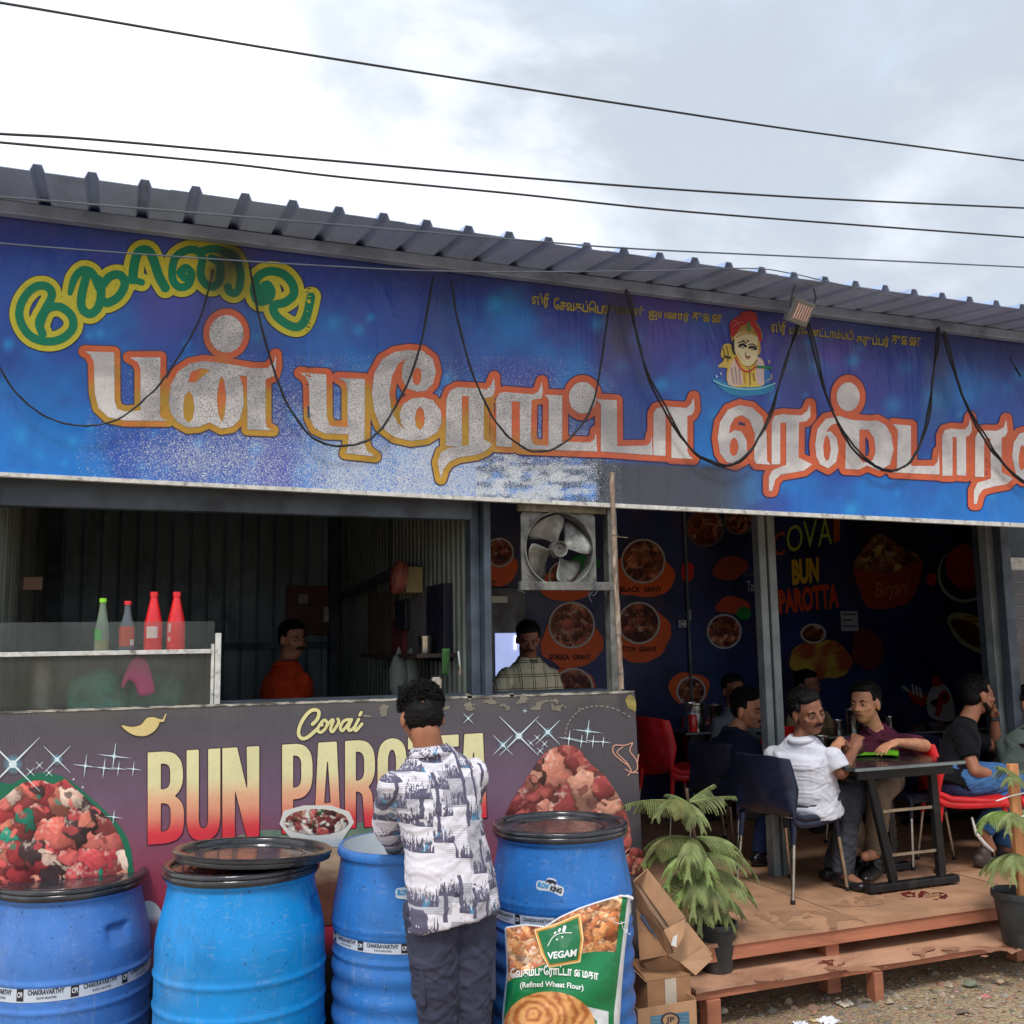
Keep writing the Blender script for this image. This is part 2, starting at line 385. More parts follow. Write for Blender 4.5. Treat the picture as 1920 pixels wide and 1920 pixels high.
# ================================================================ the shed building
bld = thing('restaurant_shed', 'long single storey metal sheet restaurant shed behind the blue signboard', 'building', (1.7, 6, 0))
YS = 4.5
def roof_z(y): return 3.545+(y-4.0)*.13
def roof_sheet(x0, n, pitch=.1905):
    mb = MB(); prof = []
    for k in range(n):
        x = x0+k*pitch; prof += [(x, 0), (x+.068, 0), (x+.080, .029), (x+.110, .029), (x+.122, 0)]
    prof.append((x0+n*pitch, 0))
    ys = [4.0, 4.3, 6.2, 8.3]; b = 0
    for y in ys:
        for x, z in prof: mb.v.append((x, y, roof_z(y)+z))
    w = len(prof)
    for j in range(len(ys)-1):
        for i in range(w-1): mb.f.append((j*w+i, j*w+i+1, (j+1)*w+i+1, (j+1)*w+i))
    return mb
# ribs seen at these pixels fix the phase of the profile
_xr = at(173, 320, Y=4.0)[0]-.095
x = _xr-.1905*3; k = 0
while x < 9.4:
    s = obj('roof_sheet', roof_sheet(x, 5, .1905), M['roof'], bld, solid=.003); s.location.z += .003*(k % 2); x += .1905*5; k += 1
mb = MB(); mb.bar((-.95, 4.46, 3.572), (9.2, 4.46, 3.572), .05, .055); obj('eaves_beam', mb, M['purlin'], bld, bevel=.004)
for yy in (5.7, 6.9, 7.9):
    mb = MB(); mb.bar((-.7, yy, roof_z(yy)-.055), (9.2, yy, roof_z(yy)-.055), .06, .10); obj('roof_purlin', mb, M['purlin'], bld)
def corrugated(P0, P1, z0, z1, pitch=.11, d=.012, flat=.7):
    P0 = Vector(P0); P1 = Vector(P1); D = P1-P0; L_ = D.length; D.normalize(); Nn = Vector((-D.y, D.x, 0)); mb = MB(); prof = []
    n = int(L_/pitch)
    for k in range(n):
        s = k*pitch; prof += [(s, 0), (s+pitch*flat, 0), (s+pitch*(flat+.08), d), (s+pitch*.92, d)]
    prof.append((L_, 0))
    for z in (z0, z1):
        for s, h in prof: p = P0+D*s+Nn*h; mb.v.append((p.x, p.y, z))
    w = len(prof); mb.f = [(i, i+1, w+i+1, w+i) for i in range(w-1)]; return mb
XP = 1.66
x = -.46; k = 0
while x < XP-.02:                                    # kitchen back wall, sheet by sheet
    x1 = min(x+.88, XP-.01); obj('wall_sheet', corrugated((x, 8-.003*(k % 2), 0), (x1, 8-.003*(k % 2), 0), .3, 4.03, .125, .014, .80), M['corr_dark'], bld, solid=.002); x = x1; k += 1
y = 4.75; k = 0
while y < 7.96:                                      # partition between kitchen and dining room
    y1 = min(y+.82, 7.97); obj('wall_sheet', corrugated((XP+.003*(k % 2), y, 0), (XP+.003*(k % 2), y1, 0), .3, roof_z(y)-.01, .082, .010, .62), M['corr_olive'], bld, solid=.002); y = y1; k += 1
for (a, b) in ((4.62, 5.8), (5.8, 6.9), (6.9, 7.97)):
    obj('wall_sheet', corrugated((-.462, b, 0), (-.462, a, 0), 0, roof_z(a)-.01, .16, .012), M['corr_olive'], bld, solid=.002)
mb = MB(); mb.bar((-.3, 7.95, 1.78), (XP-.05, 7.95, 1.78), .04, .05); obj('wall_rail', mb, M['steel_dark'], bld)
# posts and header
def post(x0, x1, y0, y1, z0, z1, mat='steel_dark', name='post'):
    return obj(name, MB().box(x0, x1, y0, y1, z0, z1), M[mat], bld, bevel=.004)
a0 = at(886, 1150, Y=4.66)[0]; a1 = at(903, 1150, Y=4.66)[0]; a2 = at(921, 1150, Y=4.63)[0]
post(a0, a1, 4.68, 4.76, .3, 3.55); post(a1+.002, a2, 4.62, 4.72, .3, 3.55, 'steel_dark')
post(-.46, -.36, 7.90, 7.99, .3, 4.0); post(XP-.09, XP-.01, 7.88, 7.98, .3, 4.0)
hz = at(450, 962, Y=4.66)[2]
post(-.46, a0-.002, 4.64, 4.70, hz, hz+.13, name='header_beam')
post(-.62, 9.2, 4.56, 4.62, 2.56, 2.66, name='header_beam')
for px, w in ((1425, .036), (1443, .040)):
    c = at(px, 1050, Y=5.4); post(c[0]-w/2-.008, c[0]+w/2+.008, 5.37, 5.44, .33, 3.70, 'steel_grey')
c = at(1862, 1130, Y=5.3)[0]; post(c-.05, c+.045, 5.27, 5.34, .33, 3.70, 'steel_grey')
c = at(1885, 1130, Y=5.2)[0]; post(c-.03, c+.05, 5.17, 5.24, .33, 3.7, 'steel_dark')
# right hand neighbour wall with blind window
xw = c+.06
obj('side_wall', MB().box(xw, 8.9, 5.40, 5.5, .33, 3.7), M['steel_dark'], bld)
wz0, wz1 = at(1905, 1300, Y=5.39)[2], at(1905, 1046, Y=5.39)[2]
wx0 = at(1896, 1200, Y=5.39)[0]
wf = obj('window', MB().box(wx0, wx0+1.1, 5.375, 5.395, wz0-.2, wz1), M['white_edge'], bld)
gl = pmat('dim_window_glass', srgb(88, 84, 84), .2, 0, .2, 3, 0)
obj('pane', MB().box(wx0+.02, wx0+1.08, 5.365, 5.372, wz0-.18, wz1-.09), gl, wf)
for k in range(7):
    z = wz1-.18-k*.085; obj('blind_slat', MB().box(wx0+.02, wx0+1.08, 5.35, 5.362, z, z+.006), M['steel_grey'], wf)
# dining back wall and right wall : dark printed panels
dark_print = pmat('dark_navy_wall_print', srgb(42, 54, 102), .45, 0, .35, 1.6, .05, 30, srgb(84, 56, 66), .6, 2.4)
x = XP+.06; k = 0
while x < 8.8:
    x1 = min(x+1.2, 8.85); obj('wall_panel', MB().box(x+.001, x1-.001, 8.0, 8.02, .33, 4.05), dark_print, bld); x = x1; k += 1
obj('wall_panel', MB().box(8.85, 8.87, 5.5, 8.0, .33, 3.72), dark_print, bld)
obj('wall_panel', MB().box(XP+.02, XP+.035, 4.76, 7.99, .33, 3.6), dark_print, bld)
cx_ = at(1293, 1000, Y=7.9)[0]; obj('conduit', MB().tube([(cx_, 7.97, .6), (cx_-.01, 7.97, 4.0)], .012, 6), M['steel_grey'], bld)

# ---------------------------------------------------------------- deck and step
deck = thing('wooden_deck', 'raised reddish plywood dining deck under the tables', 'deck', (4, 6, 0))
DZ = .33; DY = 4.345; x = 2.38; k = 0
for k, (x0, x1) in enumerate(((XP+.04, 2.38), (2.38, 3.6), (3.6, 4.82), (4.82, 6.04), (6.04, 7.26), (7.26, 8.85))):
    y0 = 4.95 if k == 0 else DY
    for (ya, yb) in ((y0, 5.6), (5.6, 6.8), (6.8, 8.0)):
        obj('plywood_sheet', MB().box(x0+.001, x1-.001, ya+.001, yb-.001, DZ-.018, DZ-.0004*k), M['plywood'], deck)
obj('fascia_board', MB().box(2.40, 5.1, DY+.012, DY+.04, DZ-.088, DZ-.019), M['ply_edge'], deck, bevel=.003)
obj('fascia_board', MB().box(5.103, 7.6, DY+.012, DY+.04, DZ-.088, DZ-.019), M['ply_edge'], deck, bevel=.003)
for px in (1560, 1915):
    c = at(px, 1780, Y=DY+.05)[0]; obj('deck_post', MB().box(c-.04, c+.04, DY+.045, DY+.12, 0, DZ-.09), M['ply_edge'], deck, bevel=.003)
for c in (2.5, 6.4, 7.5): obj('deck_post', MB().box(c-.04, c+.04, DY+.045, DY+.12, 0, DZ-.09), M['ply_edge'], deck, bevel=.003)
for yy in (5.0, 5.9, 6.8, 7.7): obj('joist', MB().box(2.4, 8.8, yy, yy+.05, DZ-.09, DZ-.02), M['ply_edge'], deck)
obj('kitchen_floor', MB().box(-.45, XP+.03, 4.96, 8, .0, .31), M['conc'], bld)
step = thing('plywood_step', 'low worn plywood step in front of the dining deck', 'step', (3.8, 4.35, 0))
SZ = .17
sx0 = at(1306, 1862, Z=SZ)[0]
def step_top(u, v):
    return (sx0+(6.6-sx0)*u, 4.225+.31*v+.006*math.sin(u*37), SZ+.004*math.sin(u*9+1))
mb = MB().grid(step_top, 60, 2); obj('tread', mb, M['ply_step'], step, solid=.018)
obj('edge_batten', MB().box(sx0+.01, 6.58, 4.245, 4.28, SZ-.045, SZ-.012), M['ply_edge'], step, bevel=.002)
for px, w in ((1330, .075), (1640, .055)):
    c = at(px, 1850, Y=4.27)[0]; obj('leg', MB().box(c-w/2, c+w/2, 4.235, 4.30, -.03, SZ-.047), M['ply_edge'], step, bevel=.004)
obj('leg', MB().box(5.3, 5.36, 4.235, 4.30, -.03, SZ-.047), M['ply_edge'], step, bevel=.004)

# ================================================================ blue signboard
sign = thing('signboard', 'long blue signboard with big silver Tamil lettering outlined in orange', 'signboard', (2.3, 4.5, 2.45))
def fold(px, py):
    r = 0
    for c, w, a in ((415, 60, .010), (578, 5, .006), (820, 55, .012), (1165, 60, .016), (1118, 12, .012), (1510, 50, .012), (1765, 40, .010), (250, 90, .006), (1000, 80, .006)):
        r = r + a*np.exp(-((px-c)/w)**2)*(.4+.6*np.exp(-((py-600)/170)**2))
    for c, w, a in ((700, 9, .006), (925, 8, .005), (1290, 9, .006), (1395, 7, .005), (1660, 8, .006), (1840, 8, .006), (150, 8, .005), (330, 7, .004)):
        q = (px-c-(py-700)*.05)/w; r = r+a*np.exp(-q*q)*(.5+.5*np.sin(py/60+c))
    return r-.004*np.sin(px/37)*np.sin(py/90)
def smap(off): return lambda x, y: at(x, y, Y=YS-fold(x, y)-off)
def blob(x, y, cx, cy, rx, ry, a): return a*np.exp(-(((x-cx)/rx)**2+((y-cy)/ry)**2)**1.3)
def soot_and_shade(x, y):
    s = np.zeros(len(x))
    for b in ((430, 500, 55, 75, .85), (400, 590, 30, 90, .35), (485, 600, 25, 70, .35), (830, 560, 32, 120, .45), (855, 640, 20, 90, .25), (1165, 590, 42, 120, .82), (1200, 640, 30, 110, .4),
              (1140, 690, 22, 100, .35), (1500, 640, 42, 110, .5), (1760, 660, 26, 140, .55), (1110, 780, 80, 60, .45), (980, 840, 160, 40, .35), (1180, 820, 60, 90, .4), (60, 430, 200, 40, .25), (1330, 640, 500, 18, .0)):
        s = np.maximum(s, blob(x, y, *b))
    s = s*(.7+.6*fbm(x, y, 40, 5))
    s = np.maximum(s, .5*(1-sstep(y-(375+.139*x), 10, 110))*(.6+.6*fbm(x, y, 90, 15)))  # shade of the roof overhang painted in along the sign's top
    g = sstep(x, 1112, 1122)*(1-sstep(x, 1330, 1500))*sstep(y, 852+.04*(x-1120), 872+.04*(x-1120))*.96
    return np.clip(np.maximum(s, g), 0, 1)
SOOT_SHADE = np.array(srgb(66, 66, 70))
def banner_col(x, y):
    n = fbm(x, y, 260, 21); n2 = fbm(x, y, 120, 33, 5); n3 = fbm(x, y, 300, 51)
    t = np.clip((y-470-.045*x)/380, 0, 1)
    pur = np.array(srgb(92, 72, 174)); blu = np.array(srgb(28, 80, 176)); azu = np.array(srgb(8, 122, 210)); deep = np.array(srgb(44, 58, 156))
    c = lerp(pur, deep, sstep(n, .35, .65)); c = c*(1-sstep(n3+t*.35, .45, .85))[:, None]+blu*sstep(n3+t*.35, .45, .85)[:, None]
    w = sstep(n2+t*.28, .55, .92)*.9; c = c*(1-w)[:, None]+azu*w[:, None]
    r = np.random.default_rng(4)
    for k in range(120):
        sx, sy, sr, sa = r.uniform(0, 1920), r.uniform(520, 960), r.uniform(4, 16), r.uniform(.25, .8)
        g = np.exp(-((x-sx)**2+(y-sy)**2)/sr**2)*sa; c = c*(1-g)[:, None]+np.array(srgb(30, 160, 235))*g[:, None]
    # panel seam streaks
    for sx in (578, 850+258): c = c*(1+.25*np.exp(-((x-sx)/3)**2))[:, None]
    s = soot_and_shade(x, y); c = c*(1-s)[:, None]+SOOT_SHADE*s[:, None]
    ul = (x < 1135) & (y > 845+.03*(x-890)) & (x > 895)
    d = ul*sstep(fbm(x*1.0, y*3, 30, 71), .4, .55); c = c*(1-.8*d)[:, None]+np.array(srgb(40, 44, 50))*(.8*d)[:, None]
    # flaked varnish
    al = sstep(x, 480, 640)*(1-sstep(x, 1090, 1135))*sstep(y, 770, 850)*.50
    al = al*(1-.75*ul*sstep(fbm(x, y*3.5, 26, 91), .42, .58))+.12*ul
    al = np.maximum(al, .38*blob(x, y, 380, 860, 160, 60, 1)); al = np.maximum(al, .30*sstep(y, 640, 800)*(1-sstep(x, 1000, 1200))*sstep(x, 100, 500))
    al = al*(.72+.5*fbm(x*2.2, y*.5, 60, 111))
    al = al*(1-sstep(np.abs(y-(905+.045*(x-560)-4)), 0, 8)*0)
    return np.column_stack([c, np.clip(al, 0, 1)])
def bot_y(x): return 885+(942-885)/1140*x-1.2*((x-960)/960)**2+1.2
BAN = vmat('banner_flex_print', .34, srgb(200, 206, 212), 210, .12, .12, .5, crease=.6)
X, Y_ = window(-160, 330, 2100, 1000, 6); F = np.maximum(-(Y_-(365+(640-375)/1900*X)), Y_-bot_y(X))
p_, f_ = contour(F, -160, 330, 6, 1)
ban = print_obj('banner_sheet', p_, f_, smap(0), banner_col, BAN, sign)
# bottom edge strip + frame behind
mb = MB()
for k in range(40):
    xa = -160+k*2260/40; xb = xa+2260/40
    P = [at(xx, bot_y(xx)+dy, Y=YS-.008-fold(xx, 900)) for xx, dy in ((xa, 7.5), (xb, 7.5), (xb, 0), (xa, 0))]
    mb.add([tuple(q) for q in P]+[tuple(q+np.array([0, .03, 0])) for q in P], [(0, 1, 2, 3), (7, 6, 5, 4), (0, 4, 5, 1), (3, 2, 6, 7)])
obj('edge_strip', mb, M['white_edge'], sign)
zb = at(900, 940, Y=YS+.05)[2]
obj('backing_frame', MB().box(-.60, 5.5, 4.525, 4.555, 2.46, 2.52), M['steel_dark'], sign)
obj('backing_sheet', MB().box(-.60, 5.5, 4.556, 4.559, 2.5, 3.5), M['steel_dark'], sign)

def T(ox, oy, s, pts): return [(ox+x/s, oy+y/s) for x, y in pts]
Z1 = lambda p: T(0, 250, 2.953, p)
Z2 = lambda p: T(560, 400, 3, p)
Z3 = lambda p: T(1100, 450, 2.3415, p)
GL = []   # (polys added, holes)
GL.append(([Z1([(468,1207),(632,1213),(634,1480),(648,1525),(690,1540),(778,1535),(778,1310),(762,1265),(715,1240),(888,1240),(886,1570),(930,1592),(690,1590),(600,1572),(545,1520),(525,1440),(520,1270),(500,1225)])], []))
GL.append(([Z1([(935,1480),(945,1390),(985,1320),(1050,1275),(1130,1260),(1250,1275),(1400,1300),(1480,1300),(1515,1270),(1527,1225),(1530,1290),(1515,1345),(1470,1362),(1470,1600),(1480,1630),(1510,1645),(1370,1640),(1368,1345),(1325,1340),(1345,1400),(1350,1500),(1330,1580),(1285,1625),(1225,1635),(1160,1600),(1100,1625),(1040,1630),(985,1600),(945,1550)])],
 [Z1([(1013,1520),(1022,1455),(1045,1425),(1067,1450),(1077,1520),(1067,1580),(1045,1605),(1020,1580)]), Z1([(1200,1470),(1212,1375),(1228,1342),(1243,1370),(1252,1470),(1244,1560),(1228,1600),(1210,1560)]), Z1([(1042,1378),(1055,1325),(1110,1300),(1168,1310),(1115,1350),(1085,1380)])]))
CIRC = [(Z1([(1254, 1110)])[0], 32, 35), (Z2([(1597, 1037)])[0], 25.5, 29.5), (Z3([(1148, 688)])[0], 21.5, 27)]
GL.append(([Z2([(8,897),(156,906),(158,1140),(175,1195),(275,1203),(275,985),(262,950),(222,925),(372,932),(370,1290),(385,1335),(430,1368),(262,1350),(278,1310),(282,1243),(150,1238),(90,1210),(62,1150),(58,960),(40,920)])], []))
GL.append(([Z2([(412,1010),(425,900),(470,820),(540,780),(620,768),(700,775),(755,820),(772,890),(755,960),(715,1000),(665,1003),(610,985),(580,930),(585,850),(612,808),(560,845),(524,920),(510,1010),(522,1110),(556,1180),(610,1228),(575,1180),(568,1120),(590,1070),(640,1040),(700,1035),(755,1050),(800,1110),(805,1180),(780,1230),(720,1268),(630,1280),(540,1260),(460,1200),(425,1110)])],
 [Z2([(640,910),(650,880),(668,866),(687,880),(692,920),(682,955),(660,970),(643,945)]), Z2([(653,1150),(663,1105),(683,1086),(702,1105),(710,1150),(702,1200),(683,1220),(661,1200)])]))
GL.append(([Z2([(828,1310),(830,1050),(850,1000),(890,978),(1010,985),(1060,990),(1085,960),(1100,920),(1105,990),(1092,1030),(1042,1040),(1040,1270),(1090,1300),(1052,1335),(1000,1358),(900,1372),(845,1400),(815,1440),(800,1492),(782,1400),(800,1345),(850,1318),(920,1312)])], [Z2([(918,1028),(957,1028),(957,1305),(918,1308)])]))
GL.append(([Z2([(1112,1310),(1112,1045),(1130,1012),(1160,1005),(1320,1018),(1350,1000),(1368,945),(1374,1005),(1366,1040),(1310,1050),(1306,1255),(1320,1300),(1405,1308),(1407,1050),(1395,1030),(1375,1020),(1482,1024),(1482,1285),(1640,1288),(1664,1270),(1672,1225),(1680,1340),(1300,1326),(1245,1322),(1243,1060),(1198,1058),(1198,1315)])], []))
GL.append(([Z3([(38,698),(132,704),(134,905),(262,903),(280,890),(285,855),(290,945),(62,928),(62,722)])], []))
GL.append(([Z3([(293,945),(293,762),(305,740),(340,730),(440,737),(460,717),(470,688),(474,745),(462,768),(442,772),(442,925),(450,945),(468,962),(372,957),(372,768),(346,766),(346,948)])], []))
GL.append(([Z3([(575,870),(585,800),(620,745),(670,725),(725,735),(770,775),(790,850),(792,970),(810,987),(745,982),(735,965),(738,850),(715,790),(680,768),(650,780),(630,815),(625,850),(650,835),(680,840),(702,880),(705,930),(690,965),(655,985),(615,975),(585,935)])],
 [Z3([(627,910),(633,880),(647,866),(661,880),(667,912),(659,942),(645,950),(631,938)])]))
GL.append(([Z3([(812,985),(812,800),(825,772),(860,765),(945,770),(968,750),(980,720),(983,775),(965,795),(932,800),(930,955),(990,985),(955,1012),(900,1022),(852,1030),(828,1052),(815,1102),(800,1102),(800,1040),(815,1012),(850,996),(876,988),(876,802),(850,802),(850,985)])], []))
GL.append(([Z3([(1003,900),(1013,830),(1050,785),(1110,772),(1165,790),(1250,795),(1275,792),(1312,812),(1337,855),(1347,920),(1332,985),(1285,1012),(1232,990),(1195,1008),(1135,1005),(1138,870),(1120,820),(1092,805),(1070,815),(1050,845),(1070,838),(1098,870),(1106,920),(1095,975),(1060,1003),(1025,985),(1008,950)])],
 [Z3([(1038,905),(1045,868),(1055,856),(1067,880),(1072,920),(1064,962),(1052,972),(1042,950)]), Z3([(1197,832),(1236,832),(1262,870),(1268,930),(1255,968),(1215,978),(1197,960)])]))
GL.append(([Z3([(1345,808),(1424,815),(1424,992),(1525,992),(1540,975),(1546,930),(1550,1030),(1345,1020),(1362,1000),(1366,835)])], []))
GL.append(([Z3([(1562,1035),(1560,860),(1572,835),(1600,828),(1660,832),(1678,812),(1684,778),(1692,835),(1680,858),(1665,864),(1666,1035),(1625,1032),(1624,866),(1606,864),(1606,1035)])], []))
GL.append(([Z3([(1705,1040),(1706,870),(1716,845),(1745,836),(1800,838),(1832,822),(1842,785),(1848,840),(1838,862),(1822,868),(1822,1020),(1872,1046),(1845,1072),(1790,1082),(1740,1095),(1722,1120),(1712,1160),(1700,1160),(1700,1100),(1716,1066),(1775,1048),(1772,870),(1745,870),(1745,1040)])], []))
GL.append(([Z3([(1868,950),(1875,890),(1900,850),(1940,838),(2010,850),(2050,860),(2060,1100),(2000,1090),(1990,900),(1960,890),(1955,960),(1945,1030),(1915,1055),(1885,1030)])], [Z3([(1896,950),(1905,905),(1918,900),(1926,940),(1922,1000),(1908,1015),(1898,990)])]))
def letter_sd(X, Y, grow=0):
    F = np.full(X.shape, 1e3)
    for polys, holes in GL:
        g = np.full(X.shape, 1e3)
        for p in polys:
            q = np.array(p); x0, y0 = q.min(0)-grow-8; x1, y1 = q.max(0)+grow+8
            j0, j1 = np.searchsorted(Y[:, 0], (y0, y1)); i0, i1 = np.searchsorted(X[0], (x0, x1))
            if j1 <= j0 or i1 <= i0: continue
            sl = (slice(j0, j1), slice(i0, i1)); d = sdf_poly(X[sl], Y[sl], p)
            for h in holes: d = np.maximum(d, -sdf_poly(X[sl], Y[sl], h))
            g[sl] = np.minimum(g[sl], d)
        F = np.minimum(F, g)
    for c, rx, ry in CIRC: F = np.minimum(F, sdf_ell(X, Y, c, rx, ry))
    return F
LX, LY = window(140, 560, 1990, 980, 1.5); LF = letter_sd(LX, LY, 14)
def out_col(x, y):
    t = 1-sstep(x, 900, 1120); n = fbm(x, y, 50, 61); w = t*sstep(n+(y-690-.08*x)/260, .35, .8)
    c = lerp(srgb(222, 104, 62), srgb(196, 152, 48), w); s = soot_and_shade(x, y)*.8; c = c*(1-s)[:, None]+SOOT_SHADE*s[:, None]
    return np.column_stack([c, np.zeros(len(c))])
def sil_col(x, y):
    c = lerp(srgb(232, 228, 226), srgb(196, 192, 192), sstep(fbm(x, y, 40, 62), .4, .7)); s = soot_and_shade(x, y)*.75; c = c*(1-s)[:, None]+SOOT_SHADE*s[:, None]
    a = (1-sstep(x, 950, 1350))*.24+.06; a = a*sstep(x, 150, 330)
    return np.column_stack([c, a])
OUTL = vmat('orange_outline_print', .4, srgb(160, 90, 50), 240, .2, .15, .4, srgb(90, 66, 30), .45)
SILV = vmat('silver_glitter_print', .32, srgb(84, 84, 88), 260, .12, .2, .6, srgb(110, 106, 104), .35)
for sh, off, nm, mt, fn in ((12.6, .0025, 'letter_shadow', None, None), (11.2, .004, 'letter_outline', OUTL, out_col), (0, .006, 'letter_face', SILV, sil_col)):
    if nm == 'letter_shadow': F = LF-13.2; mt = vmat('letter_rim_print', .5); fn = lambda x, y: np.column_stack([lerp(srgb(60, 44, 96), srgb(84, 70, 90), sstep(x, 900, 400)), np.zeros(len(x))])
    else: F = LF-sh
    p_, f_ = contour(F, 140, 560, 1.5, 8)
    print_obj(nm, p_, f_, smap(off), fn, mt, sign)
# green curved word, yellow outline
GR = [
 ([(222,1058),(258,978),(330,960),(395,1010),(402,1080),(340,1138),(250,1152),(160,1115),(108,1020),(125,925),(190,852),(258,848),(288,895),(252,972),(216,1045),(236,1110)], 23),
 ([(388,885),(412,805),(458,757),(512,775),(545,850),(560,870)], [14,22,22,22,22,18]),
 ([(475,800),(452,900),(455,970),(500,1000),(545,960),(560,880),(545,810)], 24),
 ([(560,850),(610,792),(665,785),(692,830),(660,900),(600,938),(572,930)], 24),
 ([(735,810),(745,720),(770,655),(820,650),(850,700),(880,790),(915,855)], 26), ([(740,812),(785,825)], 18),
 ([(1020,800),(1000,770),(1030,745),(1060,780),(1040,840),(990,850),(955,800),(965,700),(1015,655),(1080,645),(1120,690),(1110,770),(1130,825),(1180,850),(1220,800),(1215,720),(1170,690)], 22),
 ([(1120,650),(1200,640),(1290,680),(1330,760),(1325,850),(1300,885),(1270,875),(1262,850)], 22),
 ([(1465,892),(1450,862),(1480,838),(1503,880),(1480,922),(1432,928),(1408,880),(1422,805),(1480,765),(1560,775),(1615,825),(1628,890),(1580,935),(1515,955),(1530,1010),(1600,1062),(1660,1068),(1698,1010),(1722,905)], 24)]
GXX, GYY = window(10, 445, 620, 660, 1.2); GF = np.full(GXX.shape, 1e3)
for pts, r in GR:
    sp = spline(Z1(pts), 4); rr_ = (np.interp(np.linspace(0, len(pts)-1, len(sp)), range(len(pts)), r) if hasattr(r, '__len__') else np.full(len(sp), r))/2.953
    GF = np.minimum(GF, sdf_caps(GXX, GYY, sp, rr_))
def gcol(base):
    def fn(x, y):
        c = np.tile(np.array(base), (len(x), 1)); s = np.clip(soot_and_shade(x, y)*1.1, 0, .95); c = c*(1-s)[:, None]+np.array(srgb(40, 48, 46))*s[:, None]
        return np.column_stack([c, np.zeros(len(c))])
    return fn
YEL = vmat('yellow_print', .45, (.1, .1, .1), 200, .12, .1, .3, srgb(70, 70, 20), .5)
GRN = vmat('green_print', .45, (.1, .1, .1), 200, .15, .1, .3, srgb(10, 50, 40), .3)
for gr, off, nm, mt, c in ((12.2, .003, 'word_rim', YEL, srgb(60, 60, 90)), (10.6, .0045, 'word_outline', YEL, srgb(216, 208, 66)), (0, .006, 'word_face', GRN, srgb(20, 138, 100))):
    p_, f_ = contour(GF-gr, 10, 445, 1.2, 8); print_obj(nm, p_, f_, smap(off), gcol(c), mt, sign)
# small yellow Tamil lines
ycol = lambda x, y: gcol(srgb(206, 186, 70))(x, y)
def small_line(words):
    for s, x0, x1, yb, h in words:
        # baseline slopes with the sign, glyph boxes in photograph pixels
        sl = .098
        y0 = yb; V = [(x0, y0-h), (x1, y0-h+(x1-x0)*sl), (x1, y0+(x1-x0)*sl), (x0, y0)]
        text_print('small_text', s, V, smap(.004), None, YEL, sign, .03, 0, ycol)
small_line([('ஸ்ரீ', 997, 1030, 576, 29), ('ேசவகப்ெப', 1038, 1130, 580, 23), ('ருமாள்', 1130, 1208, 590, 23), ('ஐயனார்', 1216, 1292, 600, 23), ('துைன', 1298, 1353, 609, 24)])
small_line([('ஸ்ரீ', 1446, 1474, 628, 28), ('பதிெனட்டாம்படி', 1480, 1600, 632, 24), ('கருப்பர்', 1606, 1667, 648, 24), ('துைண', 1672, 1726, 653, 25)])
# picture of a turbaned figure rising from water (plain)
PIC = vmat('picture_print', .45, (.5, .5, .5), 200, .1, .05)
ZP = lambda p: T(1300, 460, 4.174, p)
def pic(pts, col, off, name='picture_patch', closed=True, r=None, k=3):
    q = ZP(pts); q = spline(q, k, closed) if k > 1 else q
    a = np.array(q); b0 = a.min(0)-6; b1 = a.max(0)+6
    sd = (lambda X, Y: sdf_poly(X, Y, q)) if r is None else (lambda X, Y: sdf_caps(X, Y, q, r))
    region(name, sd, (b0[0], b0[1], b1[0], b1[1]), .8, smap(off), lambda x, y: gcol(srgb(*col))(x, y), PIC, sign, 30)
pic([(150,1040),(260,1075),(350,1100),(480,1105),(600,1085),(640,1120),(560,1165),(380,1180),(250,1150)], (50,140,190), .003)
pic([(235,780),(215,860),(240,900),(190,950),(260,960),(300,1000),(340,900),(300,780)], (214,190,90), .0035)
pic([(275,1090),(270,950),(330,850),(500,870),(555,930),(560,1085),(420,1110)], (226,196,84), .004)
pic([(275,1085),(285,960),(330,880),(370,960),(385,1090)], (222,196,184), .0045)
pic([(500,880),(545,920),(555,1080),(500,1080),(490,980)], (214,190,190), .0045)
pic([(290,700),(300,620),(360,600),(430,560),(500,610),(540,700),(520,760),(440,690),(360,700),(310,760)], (186,150,70), .0045)
pic([(330,700),(430,670),(505,720),(510,830),(480,910),(430,950),(370,920),(330,840),(320,760)], (232,222,180), .005)
pic([(285,650),(290,600),(340,560),(400,540),(460,560),(440,610),(380,630),(330,700),(300,715)], (200,44,48), .0055)
pic([(380,545),(370,520),(400,525),(410,508),(430,520),(450,505),(465,525),(490,525),(488,550),(508,570),(490,590),(500,640),(460,640),(430,580)], (208,52,50), .0055)
pic([(470,640),(520,650),(535,740),(515,760),(500,700)], (196,46,50), .0055)
pic([(425,690),(418,620),(435,590),(450,630),(448,690)], (120,140,90), .006)
for a in ([(362,788),(385,775),(410,790)], [(440,800),(465,795),(490,812)]): pic(a, (24, 24, 30), .006, r=2.4, closed=False)
for a in ([(352,765),(385,750),(415,768)], [(435,780),(465,772),(498,795)], [(410,868),(425,875),(445,868)]): pic(a, (60, 30, 30), .006, r=1.1, closed=False)
pic([(395,872),(420,885),(450,874),(425,893)], (190,70,70), .0062)
pic([(330,850),(380,930),(450,950),(500,900)], (110,90,40), .006, r=.9, closed=False)
pic([(418,950),(440,970),(445,1090)], (90,70,40), .006, r=.9, closed=False)
pic([(560,960),(610,1010),(600,1070),(560,1080)], (60,120,200), .006)
pic([(500,950),(560,955),(610,960)], (30,130,80), .0065, r=2.6, closed=False)
